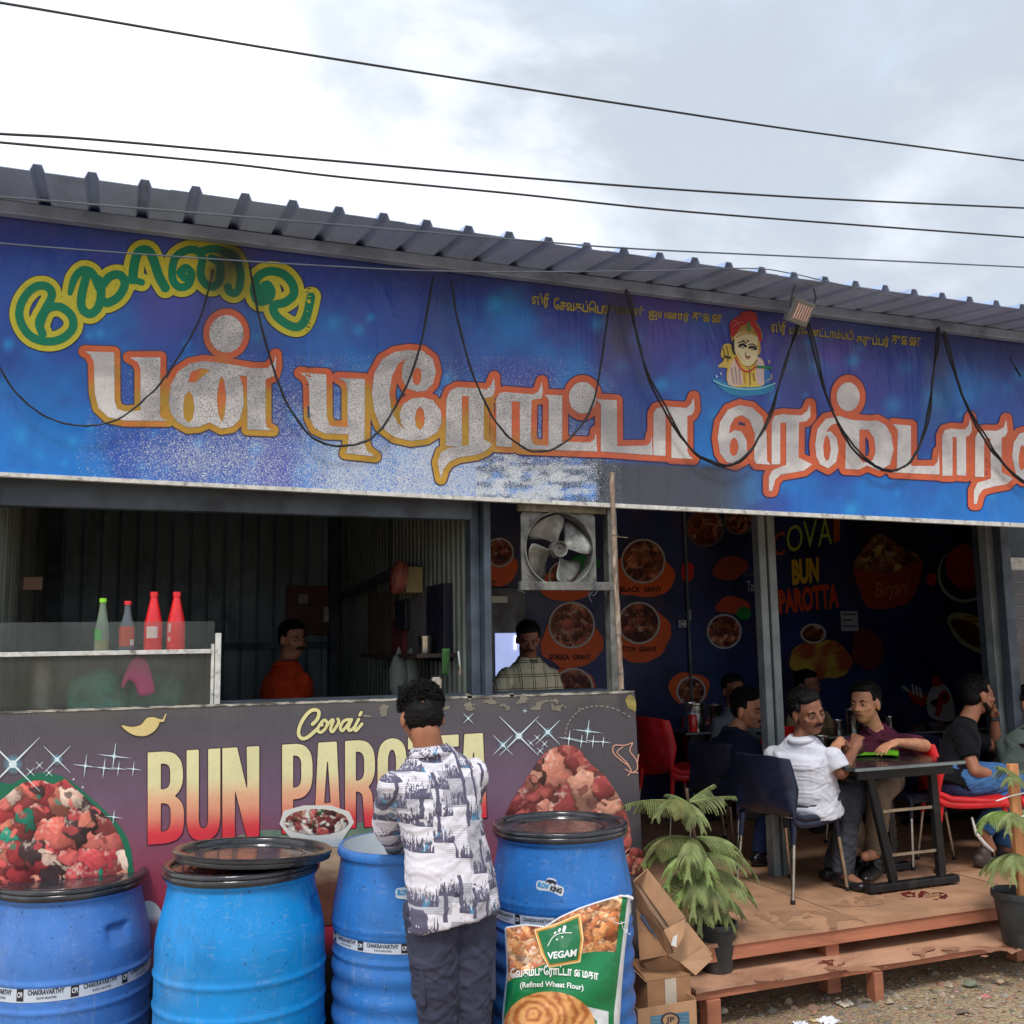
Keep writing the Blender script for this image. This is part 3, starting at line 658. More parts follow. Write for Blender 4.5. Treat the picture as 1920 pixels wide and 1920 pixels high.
for a, c, r in (([(340,720),(390,690),(440,682),(495,705)], (206,170,70), 1.6), ([(318,745),(308,800),(322,850)], (30,30,34), 1.6), ([(512,760),(520,820),(510,850)], (206,170,70), 1.8), ([(300,600),(330,590),(360,630)], (240,120,110), .9), ([(310,640),(345,610),(390,600)], (240,120,110), .9),
                ([(330,880),(370,960),(430,990),(490,950)], (200,60,50), 1.6), ([(340,860),(385,935),(440,960),(490,930)], (230,180,60), 1.3), ([(300,960),(320,1080)], (170,150,150), .8), ([(330,950),(345,1085)], (170,150,150), .8), ([(360,970),(370,1090)], (170,150,150), .8),
                ([(232,800),(245,860),(235,900)], (120,100,40), .8), ([(260,790),(275,850),(270,910)], (120,100,40), .8), ([(250,870),(290,880)], (40,60,60), 2.2), ([(395,740),(397,760)], (60,40,30), .9), ([(425,745),(428,752)], (40,20,20), 1.6), ([(412,840),(408,862),(420,868)], (150,110,80), .9),
                ([(375,800),(395,803)], (60,40,40), .8), ([(455,815),(475,818)], (60,40,40), .8), ([(160,1060),(250,1100),(380,1125),(520,1120),(640,1080)], (150,220,230), 1.1), ([(180,1020),(184,1030)], (210,230,240), 1.2), ([(215,1000),(218,1010)], (210,230,240), 1.2), ([(590,900),(598,912),(588,922)], (214,190,120), .9), ([(575,1060),(610,1040),(612,1010)], (214,190,120), .9), ([(470,1000),(480,1060)], (90,70,40), .8), ([(400,1000),(410,1080)], (200,150,50), .9)):
    pic(a, c, .0078, r=r, closed=False)
pic([(345,830),(365,880),(410,915),(380,880)], (206,188,140), .0056)

# ================================================================ cables draped over the sign
def swag(p0, pm, p1, name_label, r=.0055, k=10, twin=False):
    pts = spline([p0]+pm+[p1], k); P = []
    rj = random.Random(len(name_label)+int(p0[0])); jx = jy = 0.
    for i, (x, y) in enumerate(pts):
        a = i/(len(pts)-1); jx = jx*.8+rj.uniform(-1, 1); jy = jy*.8+rj.uniform(-1, 1); x += jx*math.sin(math.pi*a); y += jy*math.sin(math.pi*a); off = .10*math.sin(math.pi*a)**.4*0+.045
        P.append(tuple(at(x, y, Y=YS-off-float(fold(np.array(x), np.array(y)))-.03*abs(2*a-1))))
    mb = MB().tube(P, [r*(1+.12*math.sin(i*.9+p0[0])) for i in range(len(P))], 8)
    if twin: mb.tube([(q[0]+.012*math.sin(i*.35), q[1]-.01, q[2]+.006) for i, q in enumerate(P)], r*.8, 8)
    return tag(obj('hanging_cable', mb, M['cable'], smooth=True), name_label, 'cable', 'black cables looped down the signboard')
swag((-60, 560), [(0, 690), (45, 752), (100, 787), (165, 798), (230, 780), (295, 725), (345, 655), (378, 590)], (400, 505), 'thin black cable looping at the far left below the green word', .004)
swag((468, 500), [(490, 610), (530, 740), (580, 815), (640, 836), (700, 818), (745, 755), (785, 660)], (812, 520), 'black cable looping under the third big silver letter')
swag((846, 525), [(860, 610), (890, 710), (935, 800), (985, 842), (1030, 845), (1075, 815), (1115, 745)], (1143, 570), 'black cable looping down to the shiny scorched patch', .0055)
swag((1172, 545), [(1190, 610), (1225, 730), (1290, 835), (1350, 872), (1400, 855), (1445, 770), (1480, 660)], (1496, 600), 'black cable looping below the picture of the turbaned figure', .006, 10, True)
swag((1512, 600), [(1545, 730), (1590, 830), (1640, 875), (1680, 882), (1715, 855), (1740, 770), (1752, 690)], (1757, 615), 'black cable looping beside the round dot of the right word', .0065, 10, True)
swag((1768, 625), [(1790, 700), (1830, 800), (1880, 870), (1935, 915), (1990, 900), (2030, 800)], (2050, 660), 'black cable looping out of the right edge of the signboard', .0065, 10, True)
swag((1894, 672), [(1904, 690)], (1914, 706), 'short cable stub hanging at the far right of the signboard', .005, 4)
# overhead wires
def wire(pts, Y, r, label, mat='cable'):
    (xa, ya), (xb, yb) = pts[0], pts[1]; (xc, yc), (xd, yd_) = pts[-2], pts[-1]
    pts = [(xa-(xb-xa)*4.5, ya-(yb-ya)*4.5)]+pts
    if xd > 1800: pts = pts+[(xd+(xd-xc)*6, yd_+(yd_-yc)*6)]
    P = [tuple(at(x, y, Y=Y)) for x, y in spline(pts, 8)]
    tag(obj('overhead_wire', MB().tube(P, r, 6), M[mat], smooth=True), label, 'wire', 'overhead wires crossing the sky')
wire([(-200, -24), (0, 5), (500, 90), (960, 163), (1200, 200), (1500, 245), (1920, 301), (2100, 324)], 3.0, .0042, 'topmost black overhead wire high across the sky')
wire([(-200, 238), (0, 251), (180, 262), (640, 303), (1100, 343), (1500, 370), (1920, 390), (2100, 396)], 3.2, .0044, 'second overhead wire from the top, nearly level at the right')
wire([(-200, 249), (0, 267), (400, 304), (640, 332), (960, 363), (1300, 398), (1920, 445), (2100, 458)], 3.2, .0042, 'third overhead wire, just under its close neighbour at the left')
wire([(-200, 352), (0, 369), (400, 402), (640, 422), (1000, 452), (1200, 467), (1560, 484), (1920, 501), (2100, 509)], 3.3, .0034, 'grey wire passing in front of the roof edge', 'wire_grey')
wire([(-200, 435), (0, 456), (300, 479), (600, 498), (860, 509), (1200, 508), (1400, 503), (1480, 512), (1560, 530), (1700, 560)], 3.7, .0028, 'thin grey wire in front of the green word, ending at the roof edge', 'wire_grey')

# ================================================================ floodlight on the eaves
fl = thing('floodlight', 'grey finned LED floodlight hung from the roof edge above the sign', 'floodlight', A(1500, 590, Y=4.2))
fc = A(1500, 584, Y=4.16)
FM = Matrix.Translation(fc) @ Matrix.Rotation(R_(8), 4, 'Z') @ Matrix.Rotation(R_(32), 4, 'X') @ Matrix.Rotation(R_(6), 4, 'Y')
obj('housing', MB().box(-.075, .075, -.014, .02, -.065, .06, FM), M['steel_grey'], fl, bevel=.006)
obj('lens', MB().box(-.066, .066, -.018, -.0145, -.056, .05, FM), pmat('floodlight_lens', srgb(120, 118, 120), .12, 0, .1, 9, 0), fl)
ledm = pmat('led_strip', srgb(232, 196, 186), .3, 0, .05)
for k in range(6):
    obj('led_strip', MB().box(-.05+k*.018, -.043+k*.018, -.024, -.0185, -.04, .038, FM), ledm, fl)
P = [FM @ Vector(q) for q in ((-.08, 0, 0), (-.085, .02, .09), (-.06, .05, .14), (.06, .05, .14), (.085, .02, .09), (.08, 0, 0))]
obj('bracket', MB().tube(P, .005, 6), M['steel_dark'], fl, smooth=True)
# ================================================================ front counter with its printed banner
YC = 4.5
cmap = lambda off: (lambda x, y: at(x, y, Y=YC-off))
cx1 = at(1196, 1450, Y=YC)[0]; cz1 = at(700, 1312, Y=YC)[2]
counter = thing('serving_counter', 'long serving counter faced with a maroon food banner behind the blue barrels', 'counter', (1, 4.7, 0))
obj('counter_body', MB().box(-.62, cx1, YC+.004, 4.95, 0, cz1-.02), M['black_base'], counter)
obj('counter_top', MB().box(-.62, cx1, YC+.03, 4.97, cz1-.019, cz1-.003), M['steel_dark'], counter)
def top_y(x): return 1335-(1335-1296)/1190*x
def cban_col(x, y):
    tx = np.clip(x/1200, 0, 1); ty = np.clip((y-top_y(x))/420, 0, 1)
    gray = np.array(srgb(84, 82, 88)); mauve = np.array(srgb(116, 90, 112)); crim = np.array(srgb(168, 42, 70)); dark = np.array(srgb(74, 70, 76))
    c = lerp(gray, mauve, sstep(ty, .03, .45)*(1-.7*sstep(np.abs(x-560)/560, .75, 1.05)))
    w = sstep(ty, .35, .95)*(1-sstep(np.abs(x-560)/520, .5, 1.0)); c = c*(1-w)[:, None]+crim*w[:, None]
    w = sstep(x, 960, 1130); c = c*(1-w)[:, None]+dark*w[:, None]
    w = sstep(y, 1725, 1800); c = c*(1-w)[:, None]+np.array(srgb(26, 26, 30))*w[:, None]
    w = sstep(ty, .10, .0)*.6*sstep(fbm(x, y, 30, 8), .3, .6); c = c*(1-w)[:, None]+np.array(srgb(96, 92, 84))*w[:, None]
    return np.column_stack([c, np.zeros(len(c))])
CB = vmat('counter_flex_print', .38, (.6, .6, .6), 200, .12, .1, .45, srgb(60, 56, 56), .35, strip=.08)
CP = vmat('counter_letter_print', .4, (.6, .6, .6), 200, .1, .08, .4, srgb(140, 120, 60), .25)
X, Y_ = window(-170, 1285, 1215, 1925, 9); F = np.maximum(top_y(X)-Y_, X-(1190+(Y_-1296)*.0465))
p_, f_ = contour(F, -170, 1285, 9, 1); obj_b = print_obj('banner_sheet', p_, f_, cmap(0), cban_col, CB, counter)
region('edge_strip', lambda X, Y: np.abs(Y-top_y(X)-1.5+1.2*vnoise(X, Y, 9, 3))-2.2, (-100, 1290, 1190, 1345), 1.5, cmap(.003), lambda x, y: lerp(srgb(190, 184, 172), srgb(90, 84, 76), sstep(fbm(x, y, 12, 4), .4, .62)), CP, counter, 12)
# worn scrapes along the top
region('scrape_mark', lambda X, Y: np.maximum(.57-fbm(X, Y*1.4, 20, 14)+np.abs(Y-top_y(X)-14-10*sstep(X, 1000, 1040))*.010, -(X-670)), (500, 1300, 1110, 1345), 1.6, cmap(.003), lambda x, y: lerp(srgb(150, 144, 130), srgb(110, 104, 92), fbm(x, y, 8, 4)), CP, counter, 12)
ZC = lambda p: T(500, 1300, 8.727, p); ZB = lambda p: T(0, 1280, 2.909, p); ZD = lambda p: T(600, 1260, 2.909, p)
def strokes(name, items, bbox, st, off, colfn, mat, parent, mp, grow=0):
    def sd(X, Y):
        F = np.full(X.shape, 1e3)
        for pts, r in items: F = np.minimum(F, sdf_caps(X, Y, pts, r))
        return F-grow
    return region(name, sd, bbox, st, mp(off), colfn, mat, parent, 8)
S_ = lambda p, r: (spline(ZC(p), 4), r/8.727)
cov = [S_([(750,505),(830,420),(855,310),(795,268),(700,300),(600,420),(535,560),(525,680),(590,742),(690,705),(820,590)], 29), S_([(935,440),(865,520),(835,600),(880,638),(950,590),(992,500),(955,438),(900,470),(905,520)], 25),
       S_([(975,540),(1060,440),(1090,455),(1045,580),(1075,628),(1130,560),(1180,470),(1165,420)], 25), S_([(1345,425),(1260,455),(1205,560),(1240,612),(1320,520),(1390,425),(1335,560),(1360,610),(1430,560)], 24), S_([(1505,425),(1440,560),(1465,608),(1560,500)], 25), ([ZC([(1548,312)])[0], ZC([(1522,355)])[0]], 24/8.727)]
strokes('script_shadow', cov, (550, 1320, 690, 1395), .9, .003, solid_(srgb(50, 44, 40)), CP, counter, cmap, .9)
strokes('script_letter', cov, (550, 1320, 690, 1395), .9, .005, solid_(srgb(232, 224, 160)), CP, counter, cmap)
# BUN PAROTTA
def quadmap(u, v):   # u in 0..1 along, v 0 top..1 bottom
    return (277+(912-277)*u, (1411+(1374-1411)*u)*(1-v)+(1584+(1533-1584)*u)*v)
GLY = {
 'B': ([[(0,0),(.62,0),(.86,.06),(.97,.17),(.97,.36),(.86,.45),(.74,.49),(.9,.54),(1,.63),(1,.84),(.9,.95),(.62,1),(0,1)]], [[(.36,.13),(.52,.13),(.62,.18),(.62,.36),(.52,.41),(.36,.41)], [(.36,.56),(.52,.56),(.63,.61),(.63,.81),(.52,.87),(.36,.87)]]),
 'U': ([[(0,0),(.36,0),(.36,.8),(.42,.87),(.58,.87),(.64,.8),(.64,0),(1,0),(1,.84),(.86,.97),(.6,1),(.4,1),(.14,.97),(0,.84)]], []),
 'N': ([[(0,0),(.4,0),(.68,.5),(.66,0),(1,0),(1,1),(.66,1),(.34,.46),(.34,1),(0,1)]], []),
 'P': ([[(0,0),(.62,0),(.88,.06),(1,.18),(1,.44),(.88,.56),(.62,.62),(.36,.62),(.36,1),(0,1)]], [[(.36,.13),(.52,.13),(.63,.19),(.63,.43),(.52,.49),(.36,.49)]]),
 'A': ([[(.14,0),(.86,0),(1.02,1),(.68,1),(.66,.82),(.36,.82),(.34,1),(-.02,1)]], [[(.48,.22),(.52,.22),(.63,.69),(.37,.69)]]),
 'R': ([[(0,0),(.62,0),(.88,.06),(1,.18),(1,.4),(.88,.5),(.78,.54),(.9,.6),(1.0,1),(.66,1),(.58,.6),(.36,.58),(.36,1),(0,1)]], [[(.36,.13),(.52,.13),(.64,.19),(.64,.4),(.52,.46),(.36,.46)]]),
 'O': ([[(.4,0),(.6,0),(.86,.04),(1,.16),(1,.84),(.86,.96),(.6,1),(.4,1),(.14,.96),(0,.84),(0,.16),(.14,.04)]], [[(.45,.13),(.55,.13),(.64,.2),(.64,.8),(.55,.87),(.45,.87),(.36,.8),(.36,.2)]]),
 'T': ([[(0,0),(1,0),(1,.14),(.68,.14),(.68,1),(.32,1),(.32,.14),(0,.14)]], [])}
def _cut(P):
    n = len(P); ln = [math.hypot((P[(i+1) % n][0]-P[i][0])*.42, P[(i+1) % n][1]-P[i][1]) for i in range(n)]; out = []
    for i in range(n):
        a, b, c = P[i-1], P[i], P[(i+1) % n]; sa, sb = ln[i-1], ln[i]
        v1 = ((b[0]-a[0])*.42, b[1]-a[1]); v2 = ((c[0]-b[0])*.42, c[1]-b[1]); ang = abs(math.degrees(math.atan2(v1[0]*v2[1]-v1[1]*v2[0], v1[0]*v2[0]+v1[1]*v2[1])))
        if min(sa, sb) < .30 and ang < 75:
            k = min(sa, sb)*.33; f = k/sa; g = k/sb; out += [(b[0]+(a[0]-b[0])*f, b[1]+(a[1]-b[1])*f), (b[0]+(c[0]-b[0])*g, b[1]+(c[1]-b[1])*g)]
        else: out.append(b)
    return out
GLY = {k: ([_cut(_cut(p)) for p in v[0]], [_cut(_cut(h)) for h in v[1]]) if k in 'BUPRO' else v for k, v in GLY.items()}
LET = [('B',277,345),('U',350,413),('N',417,486),('P',529,586),('A',590,638),('R',647,703),('O',708,762),('T',765,812),('T',815,860),('A',864,912)]
def bp_col(x, y):
    u = (x-277)/(912-277); t = (1411-37*u); b = 1584-51*u; v = (y-t)/(b-t)
    c = lerp(srgb(236, 228, 174), srgb(240, 172, 136), sstep(v, .30, .62)); w = sstep(v, .58, .92); return c*(1-w)[:, None]+np.array(srgb(226, 62, 74))*w[:, None]
for g, off, nm, fn in ((1.6, .003, 'letter_rim', solid_(srgb(70, 42, 52))), (0, .005, 'letter_face', bp_col)):
    for ch, xa, xb in LET:
        def sd(X, Y):
            P, H = GLY[ch]; f = lambda pts: [quadmap((xa+(xb-xa)*u-277)/(912-277), v) for u, v in pts]
            d = sdf_poly(X, Y, f(P[0]))
            for h in H: d = np.maximum(d, -sdf_poly(X, Y, f(h)))
            return d-g
        region(nm, sd, (xa-6, 1365, xb+8, 1592), 1.6, cmap(off), fn, CP, counter, 8)
# chilli
region('chilli_print', lambda X, Y: sdf_poly(X, Y, spline(ZB([(660,230),(715,240),(768,228),(800,192),(848,188),(872,212),(850,258),(800,290),(740,290),(690,265)]), 3, True))-1, (222, 1335, 312, 1385), .9, cmap(.003), solid_(srgb(90, 70, 40)), CP, counter)
region('chilli_print', lambda X, Y: np.minimum(sdf_poly(X, Y, spline(ZB([(660,230),(715,240),(768,228),(800,192),(848,188),(872,212),(850,258),(800,290),(740,290),(690,265)]), 3, True))+.6, sdf_caps(X, Y, ZB([(860,205),(890,208),(905,172)]), [3, 2, 1])), (222, 1330, 316, 1385), .9, cmap(.005), solid_(srgb(226, 204, 140)), CP, counter)
# sparkles
GLOW = vmat('sparkle_print', .4)
def sparkle(x, y, r, kind='x', glow=0, tilt=.12):
    its = []
    ang = [math.pi/4, -math.pi/4] if kind == 'x' else [math.pi/2-tilt, -tilt]
    for a in ang:
        k = 1 if kind == 'x' else (1 if a > 1 else 1.15)
        c, s = math.cos(a)*r*k, -math.sin(a)*r*k; its.append(([(x-c, y-s), (x, y), (x+c, y+s)], [.25, .55+r*.022, .25]))
    its.append(([(x, y)], .8+r*.09))
    its[-1] = ([(x, y), (x+.1, y)], .8+r*.09)
    if glow:
        region('glow_print', lambda X, Y: np.hypot(X-x, Y-y)-glow, (x-glow-2, y-glow-2, x+glow+2, y+glow+2), 1.5, cmap(.002),
               lambda X, Y: (lambda w, b: b*(1-w)[:, None]+np.array(srgb(110, 190, 215))*w[:, None])(np.clip(1-np.hypot(X-x, Y-y)/glow, 0, 1)**1.2, cban_col(X, Y)[:, :3]), CB, counter, 1)
    strokes('sparkle', its, (x-r*1.2, y-r*1.2, x+r*1.2, y+r*1.2), .8, .0056, solid_(srgb(222, 240, 245)), GLOW, counter, cmap)
for s in ((24, 1433, 72, 'x', 20), (107, 1424, 36, 'x', 12), (74, 1435, 10, 'x'), (57, 1447, 11, 'x'), (92, 1449, 9, 'x'), (160, 1436, 22, '+', 6), (195, 1440, 20, '+', 5), (214, 1418, 27, '+', 7), (222, 1441, 14, '+'), (250, 1442, 14, '+'), (213, 1532, 15, '+', 5), (138, 1461, 3, 'x'), (155, 1476, 3, 'x'),
          (973, 1380, 52, 'x', 10), (1027, 1373, 32, 'x', 10), (943, 1397, 26, 'x', 9), (1007, 1383, 8, 'x'), (995, 1393, 8, 'x'), (1021, 1395, 9, 'x'), (1013, 1408, 9, 'x'), (878, 1347, 13, 'x', 4), (1102, 1371, 24, '+', 8), (1067, 1385, 18, '+', 5), (1090, 1390, 15, '+', 4), (1112, 1390, 13, '+'), (1131, 1391, 12, '+'), (984, 1333, 5, '+')):
    sparkle(*s)
# food pictures (printed)
def worley(x, y, n, box, pal, seed, edge=.5, stretch=1.):
    """printed food: irregular chunks at two scales, glossy dabs, herb flecks"""
    def lay(n, sd, wob):
        r = np.random.default_rng(sd); P = np.column_stack([r.uniform(box[0], box[2], n), r.uniform(box[1], box[3], n)]); pc = np.array([srgb(*pal[i]) for i in r.integers(0, len(pal), n)])*r.uniform(.8, 1.25, (n, 1))
        an = r.uniform(0, 3.14, n); el = r.uniform(1.0, 2.0, n)
        wx = x+wob*(fbm(x, y, 20, sd+1)-.5)*2; wy = y+wob*(fbm(x, y, 20, sd+2)-.5)*2
        d1 = np.full(len(x), 1e9); d2 = d1.copy(); ix = np.zeros(len(x), int)
        for k in range(n):
            dx, dy = wx-P[k, 0], wy-P[k, 1]; c, s_ = math.cos(an[k]), math.sin(an[k]); d = np.hypot((dx*c+dy*s_)/el[k], -dx*s_+dy*c)
            m = d < d1; d2 = np.where(m, d1, np.minimum(d2, d)); d1 = np.where(m, d, d1); ix = np.where(m, k, ix)
        return pc[ix], d1, d2-d1, ix
    c, d1, dd, ix = lay(n, seed, 19); e = sstep(dd, 0, 4); c = c*(edge+(1-edge)*e)[:, None]
    r = np.random.default_rng(seed); P = np.column_stack([r.uniform(box[0], box[2], n), r.uniform(box[1], box[3], n)]); R = math.sqrt((box[2]-box[0])*(box[3]-box[1])/n)
    lx, ly = (x-P[ix, 0])/R, (y-P[ix, 1])/R; sh = np.clip(1.05-.55*(ly*.8+lx*.4)-.25*(lx*lx+ly*ly), .35, 1.5); c = c*sh[:, None]
    c2, _, d2_, ix2 = lay(n*5, seed+40, 6); m = (((ix2*7919) % 10) < 2)*.8*sstep(d2_, 0, 2); c = c*(1-m)[:, None]+c2*m[:, None]
    c = c*(.62+.75*fbm(x+6*np.sin(y/5), y, 9, seed+7, 5))[:, None]; f = fbm(x, y, 6, seed+5, 3)
    hl = sstep(sh+.5*f, 1.45, 1.62)*.55; return c*(1-hl)[:, None]+np.array(srgb(250, 226, 206))*hl[:, None]
FD = vmat('food_picture_print', .35, (.6, .6, .6), 200, .06, .05, .5)
CUR = [(214,92,92),(228,116,104),(196,76,80),(232,160,136),(170,60,66),(236,206,186),(206,84,88),(40,140,116),(70,52,56),(140,62,62),(220,104,100),(226,132,112),(210,90,90),(224,120,110)]
MEAT = [(176,84,80),(196,108,96),(150,64,64),(206,130,110),(120,54,54),(184,90,84),(216,154,130),(96,56,54)]
region('food_picture', lambda X, Y: sdf_poly(X, Y, spline([(-40,1480),(20,1470),(55,1452),(95,1450),(130,1463),(175,1500),(215,1538),(240,1575),(249,1625),(235,1690),(-40,1690)], 3, True)), (-50, 1440, 260, 1700), 1.8, cmap(.002), solid_(srgb(26, 112, 84)), FD, counter)
region('food_picture', lambda X, Y: sdf_poly(X, Y, [(-40,1520),(0,1500),(28,1477),(45,1466),(78,1462),(100,1470),(122,1459),(160,1495),(205,1533),(222,1562),(233,1590),(241,1620),(238,1690),(-40,1690)])+1.5*vnoise(X, Y, 7, 2), (-50, 1450, 260, 1700), 1.5, cmap(.004), lambda x, y: worley(x, y, 75, (-40, 1450, 250, 1690), CUR, 11), FD, counter, 1)
region('food_picture', lambda X, Y: sdf_poly(X, Y, spline([(942,1560),(950,1520),(975,1478),(1005,1430),(1030,1404),(1062,1396),(1085,1402),(1105,1428),(1135,1455),(1160,1492),(1178,1535),(1180,1600),(1100,1640),(960,1620)], 3, True))+2*vnoise(X, Y, 7, 2), (930, 1385, 1195, 1650), 1.5, cmap(.004), lambda x, y: worley(x, y, 60, (930, 1390, 1190, 1640), MEAT, 12), FD, counter, 1)
region('food_picture', lambda X, Y: sdf_poly(X, Y, spline([(440,1572),(500,1556),(560,1566),(540,1600),(470,1600)], 4, True)), (430, 1545, 570, 1610), 1.6, cmap(.003), lambda x, y: lerp(srgb(70, 110, 96), srgb(140, 150, 130), fbm(x, y, 14, 3)), FD, counter)
region('food_picture', lambda X, Y: sdf_poly(X, Y, spline([(640,1560),(665,1545),(705,1540),(722,1560),(690,1590),(640,1600)], 4, True)), (630, 1530, 730, 1610), 1.6, cmap(.003), lambda x, y: lerp(srgb(70, 110, 96), srgb(140, 150, 130), fbm(x, y, 14, 3)), FD, counter)
region('plate_picture', lambda X, Y: sdf_poly(X, Y, [(524,1545),(532,1520),(570,1510),(620,1510),(655,1522),(664,1542),(650,1562),(635,1588),(560,1588),(540,1566)]), (515, 1500, 675, 1595), 1.3, cmap(.0064), lambda x, y: lerp(srgb(226, 222, 214), srgb(180, 190, 200), sstep(y, 1555, 1585)), FD, counter)
region('food_picture', lambda X, Y: sdf_ell(X, Y, (593, 1541), 62, 25)+1.5*vnoise(X, Y, 6, 3), (520, 1505, 670, 1575), 1.3, cmap(.008), lambda x, y: worley(x, y, 60, (525, 1510, 665, 1570), MEAT+[(230,220,210)]*4+[(40,90,50)], 17), FD, counter, 1)
region('food_picture', lambda X, Y: sdf_poly(X, Y, spline([(540,1600),(600,1580),(660,1590),(700,1620),(720,1700),(660,1730),(560,1720)], 4, True)), (530, 1570, 730, 1740), 2, cmap(.0045), lambda x, y: lerp(srgb(186, 160, 134), srgb(104, 66, 54), sstep(y+30*(fbm(x, y*2, 30, 31)-.5), 1610, 1660))*(.7+.6*fbm(x, y*2.5, 22, 4))[:, None], FD, counter, 1)
region('plate_picture', lambda X, Y: sdf_poly(X, Y, spline([(262,1700),(285,1690),(305,1720),(300,1800),(270,1830),(255,1760)], 4, True)), (245, 1680, 315, 1840), 2, cmap(.003), lambda x, y: lerp(srgb(206, 210, 212), srgb(150, 80, 90), sstep(y, 1715, 1735)), FD, counter)
region('food_picture', lambda X, Y: sdf_ell(X, Y, (1190, 1615), 20, 26), (1165, 1585, 1206, 1645), 1.4, cmap(.004), lambda x, y: worley(x, y, 14, (1170, 1590, 1206, 1645), MEAT, 19), FD, counter, 1)
# garlic outline, gold leaf and dashed arc at the right end
ZG = lambda p: T(600, 1260, 2.909, p)
gar = [(spline(ZG(p), 4), 1.0) for p in ([(1705,385),(1660,400),(1605,400),(1600,440),(1640,480),(1680,510),(1700,545)], [(1705,390),(1690,430),(1725,480),(1730,530),(1700,550)], [(1650,410),(1620,440),(1670,490),(1695,530)], [(1690,545),(1665,530)], [(1695,545),(1680,565)], [(1705,548),(1735,550)], [(1730,500),(1738,450)])]
strokes('garlic_print', gar, (1140, 1385, 1202, 1465), .8, .004, solid_(srgb(214, 160, 138)), CP, counter, cmap)
region('gold_print', lambda X, Y: sdf_poly(X, Y, spline(ZG([(1665,150),(1690,125),(1720,150),(1722,215),(1700,205),(1680,195)]), 4, True)), (1165, 1295, 1195, 1340), .9, cmap(.004), lambda x, y: lerp(srgb(190, 170, 90), srgb(90, 84, 60), fbm(x, y, 6, 4)), CP, counter)
arc = spline(ZG([(1335,355),(1350,290),(1390,230),(1450,195),(1530,185),(1620,205),(1700,250)]), 6)
strokes('dashed_line', [([arc[i], arc[i+1]], .6) for i in range(0, len(arc)-1, 2)], (1050, 1315, 1192, 1390), .8, .004, solid_(srgb(190, 176, 150)), CP, counter, cmap)

# ================================================================ glass display case on the counter
dc = thing('display_case', 'cloudy glass display case with a white shelf at the left end of the counter', 'display case', (0, 4.6, cz1))
def glass_mat(name, haze, col, rough=.1):
    m, N, L, b = nmat(name); out = N['Material Output']; tr = N.new('ShaderNodeBsdfTransparent'); mx = N.new('ShaderNodeMixShader')
    tc = N.new('ShaderNodeTexCoord'); n = noise_(N, L, tc.outputs['Object'], 3.2, 7, .6); n2 = noise_(N, L, tc.outputs['Object'], 26, 6, .7)
    f = math_(N, L, 'ADD', ramp_(N, L, n, .35, .7, haze*.7, haze*1.3), ramp_(N, L, n2, .6, .8, 0, .15), clamp=True)
    b.inputs['Base Color'].default_value = (*col, 1); b.inputs['Roughness'].default_value = rough
    L.new(f, mx.inputs[0]); L.new(tr.outputs[0], mx.inputs[1]); L.new(b.outputs[0], mx.inputs[2]); L.new(mx.outputs[0], out.inputs[0]); return m
GLS = glass_mat('cloudy_case_glass', .20, srgb(120, 122, 114))
GLS2 = glass_mat('upper_case_glass', .20, srgb(104, 112, 108))
yd = 4.545
xr = at(402, 1200, Y=yd)[0]; zt = at(200, 1166, Y=yd)[2]; zs = at(200, 1224, Y=yd)[2]; zb_ = cz1
obj('upper_glass', MB().box(-.62, xr, yd, yd+.004, zs+.012, zt), GLS2, dc)
obj('lower_glass', MB().box(-.62, xr-.006, yd, yd+.004, zb_, zs-.012), GLS, dc)
obj('shelf', MB().box(-.62, xr-.012, yd-.012, yd+.26, zs-.010, zs+.009), M['white_edge'], dc, bevel=.002)
obj('side_frame', MB().box(xr-.012, xr+.001, yd-.002, yd+.012, zb_, zs+.03), M['white_edge'], dc, bevel=.001)
zp = at(412, 1187, Y=yd)[2]
obj('corner_post', MB().box(xr+.004, xr+.028, yd-.008, yd+.016, zb_, zp), M['white_edge'], dc, bevel=.002)
obj('side_glass', MB().box(xr-.004, xr-.001, yd+.014, yd+.30, zb_, zs-.012), GLS, dc)
# things inside the case
def lump(name, pts, Y, thick, mat, label, cat, seed=1, amp=6, st=3.5):
    q = spline(pts, 4, True); a = np.array(q); b0 = a.min(0)-8; b1 = a.max(0)+8; X, Yy = window(b0[0], b0[1], b1[0], b1[1], st)
    F = sdf_poly(X, Yy, q); p, f = contour(F, b0[0], b0[1], st, 1); d = -sdf_poly(p[:, 0], p[:, 1], q); R = 22.
    h = np.sqrt(np.clip(1-(1-np.clip(d/R, 0, 1))**2, 0, 1))*thick; h = h*(.75+.5*fbm(p[:, 0], p[:, 1], 22, seed))
    P = at(p[:, 0], p[:, 1], Y=Y-h); Pb = at(p[:, 0], p[:, 1], Y=Y+h*.6+.002); n = len(P)
    me = bpy.data.meshes.new(name); me.from_pydata(P.tolist()+Pb.tolist(), [], list(f)+[tuple(i+n for i in ff[::-1]) for ff in f])
    bm = bmesh_merge(me); o = obj(name, me, mat, smooth=True, angle=180); return tag(o, label, cat)
import bmesh
def bmesh_merge(me, d=.0006):
    bm = bmesh.new(); bm.from_mesh(me); bmesh.ops.remove_doubles(bm, verts=bm.verts, dist=d); bmesh.ops.recalc_face_normals(bm, faces=bm.faces); bm.to_mesh(me); bm.free()
lump('plastic_sack', [(135,1345),(128,1290),(150,1262),(200,1250),(230,1275),(240,1345)], 4.72, .05, pmat('green_plastic', srgb(30, 132, 112), .4, 0, .25, 12, .3, 20), 'green plastic bag inside the case left of the pink glove', 'bag', 3)
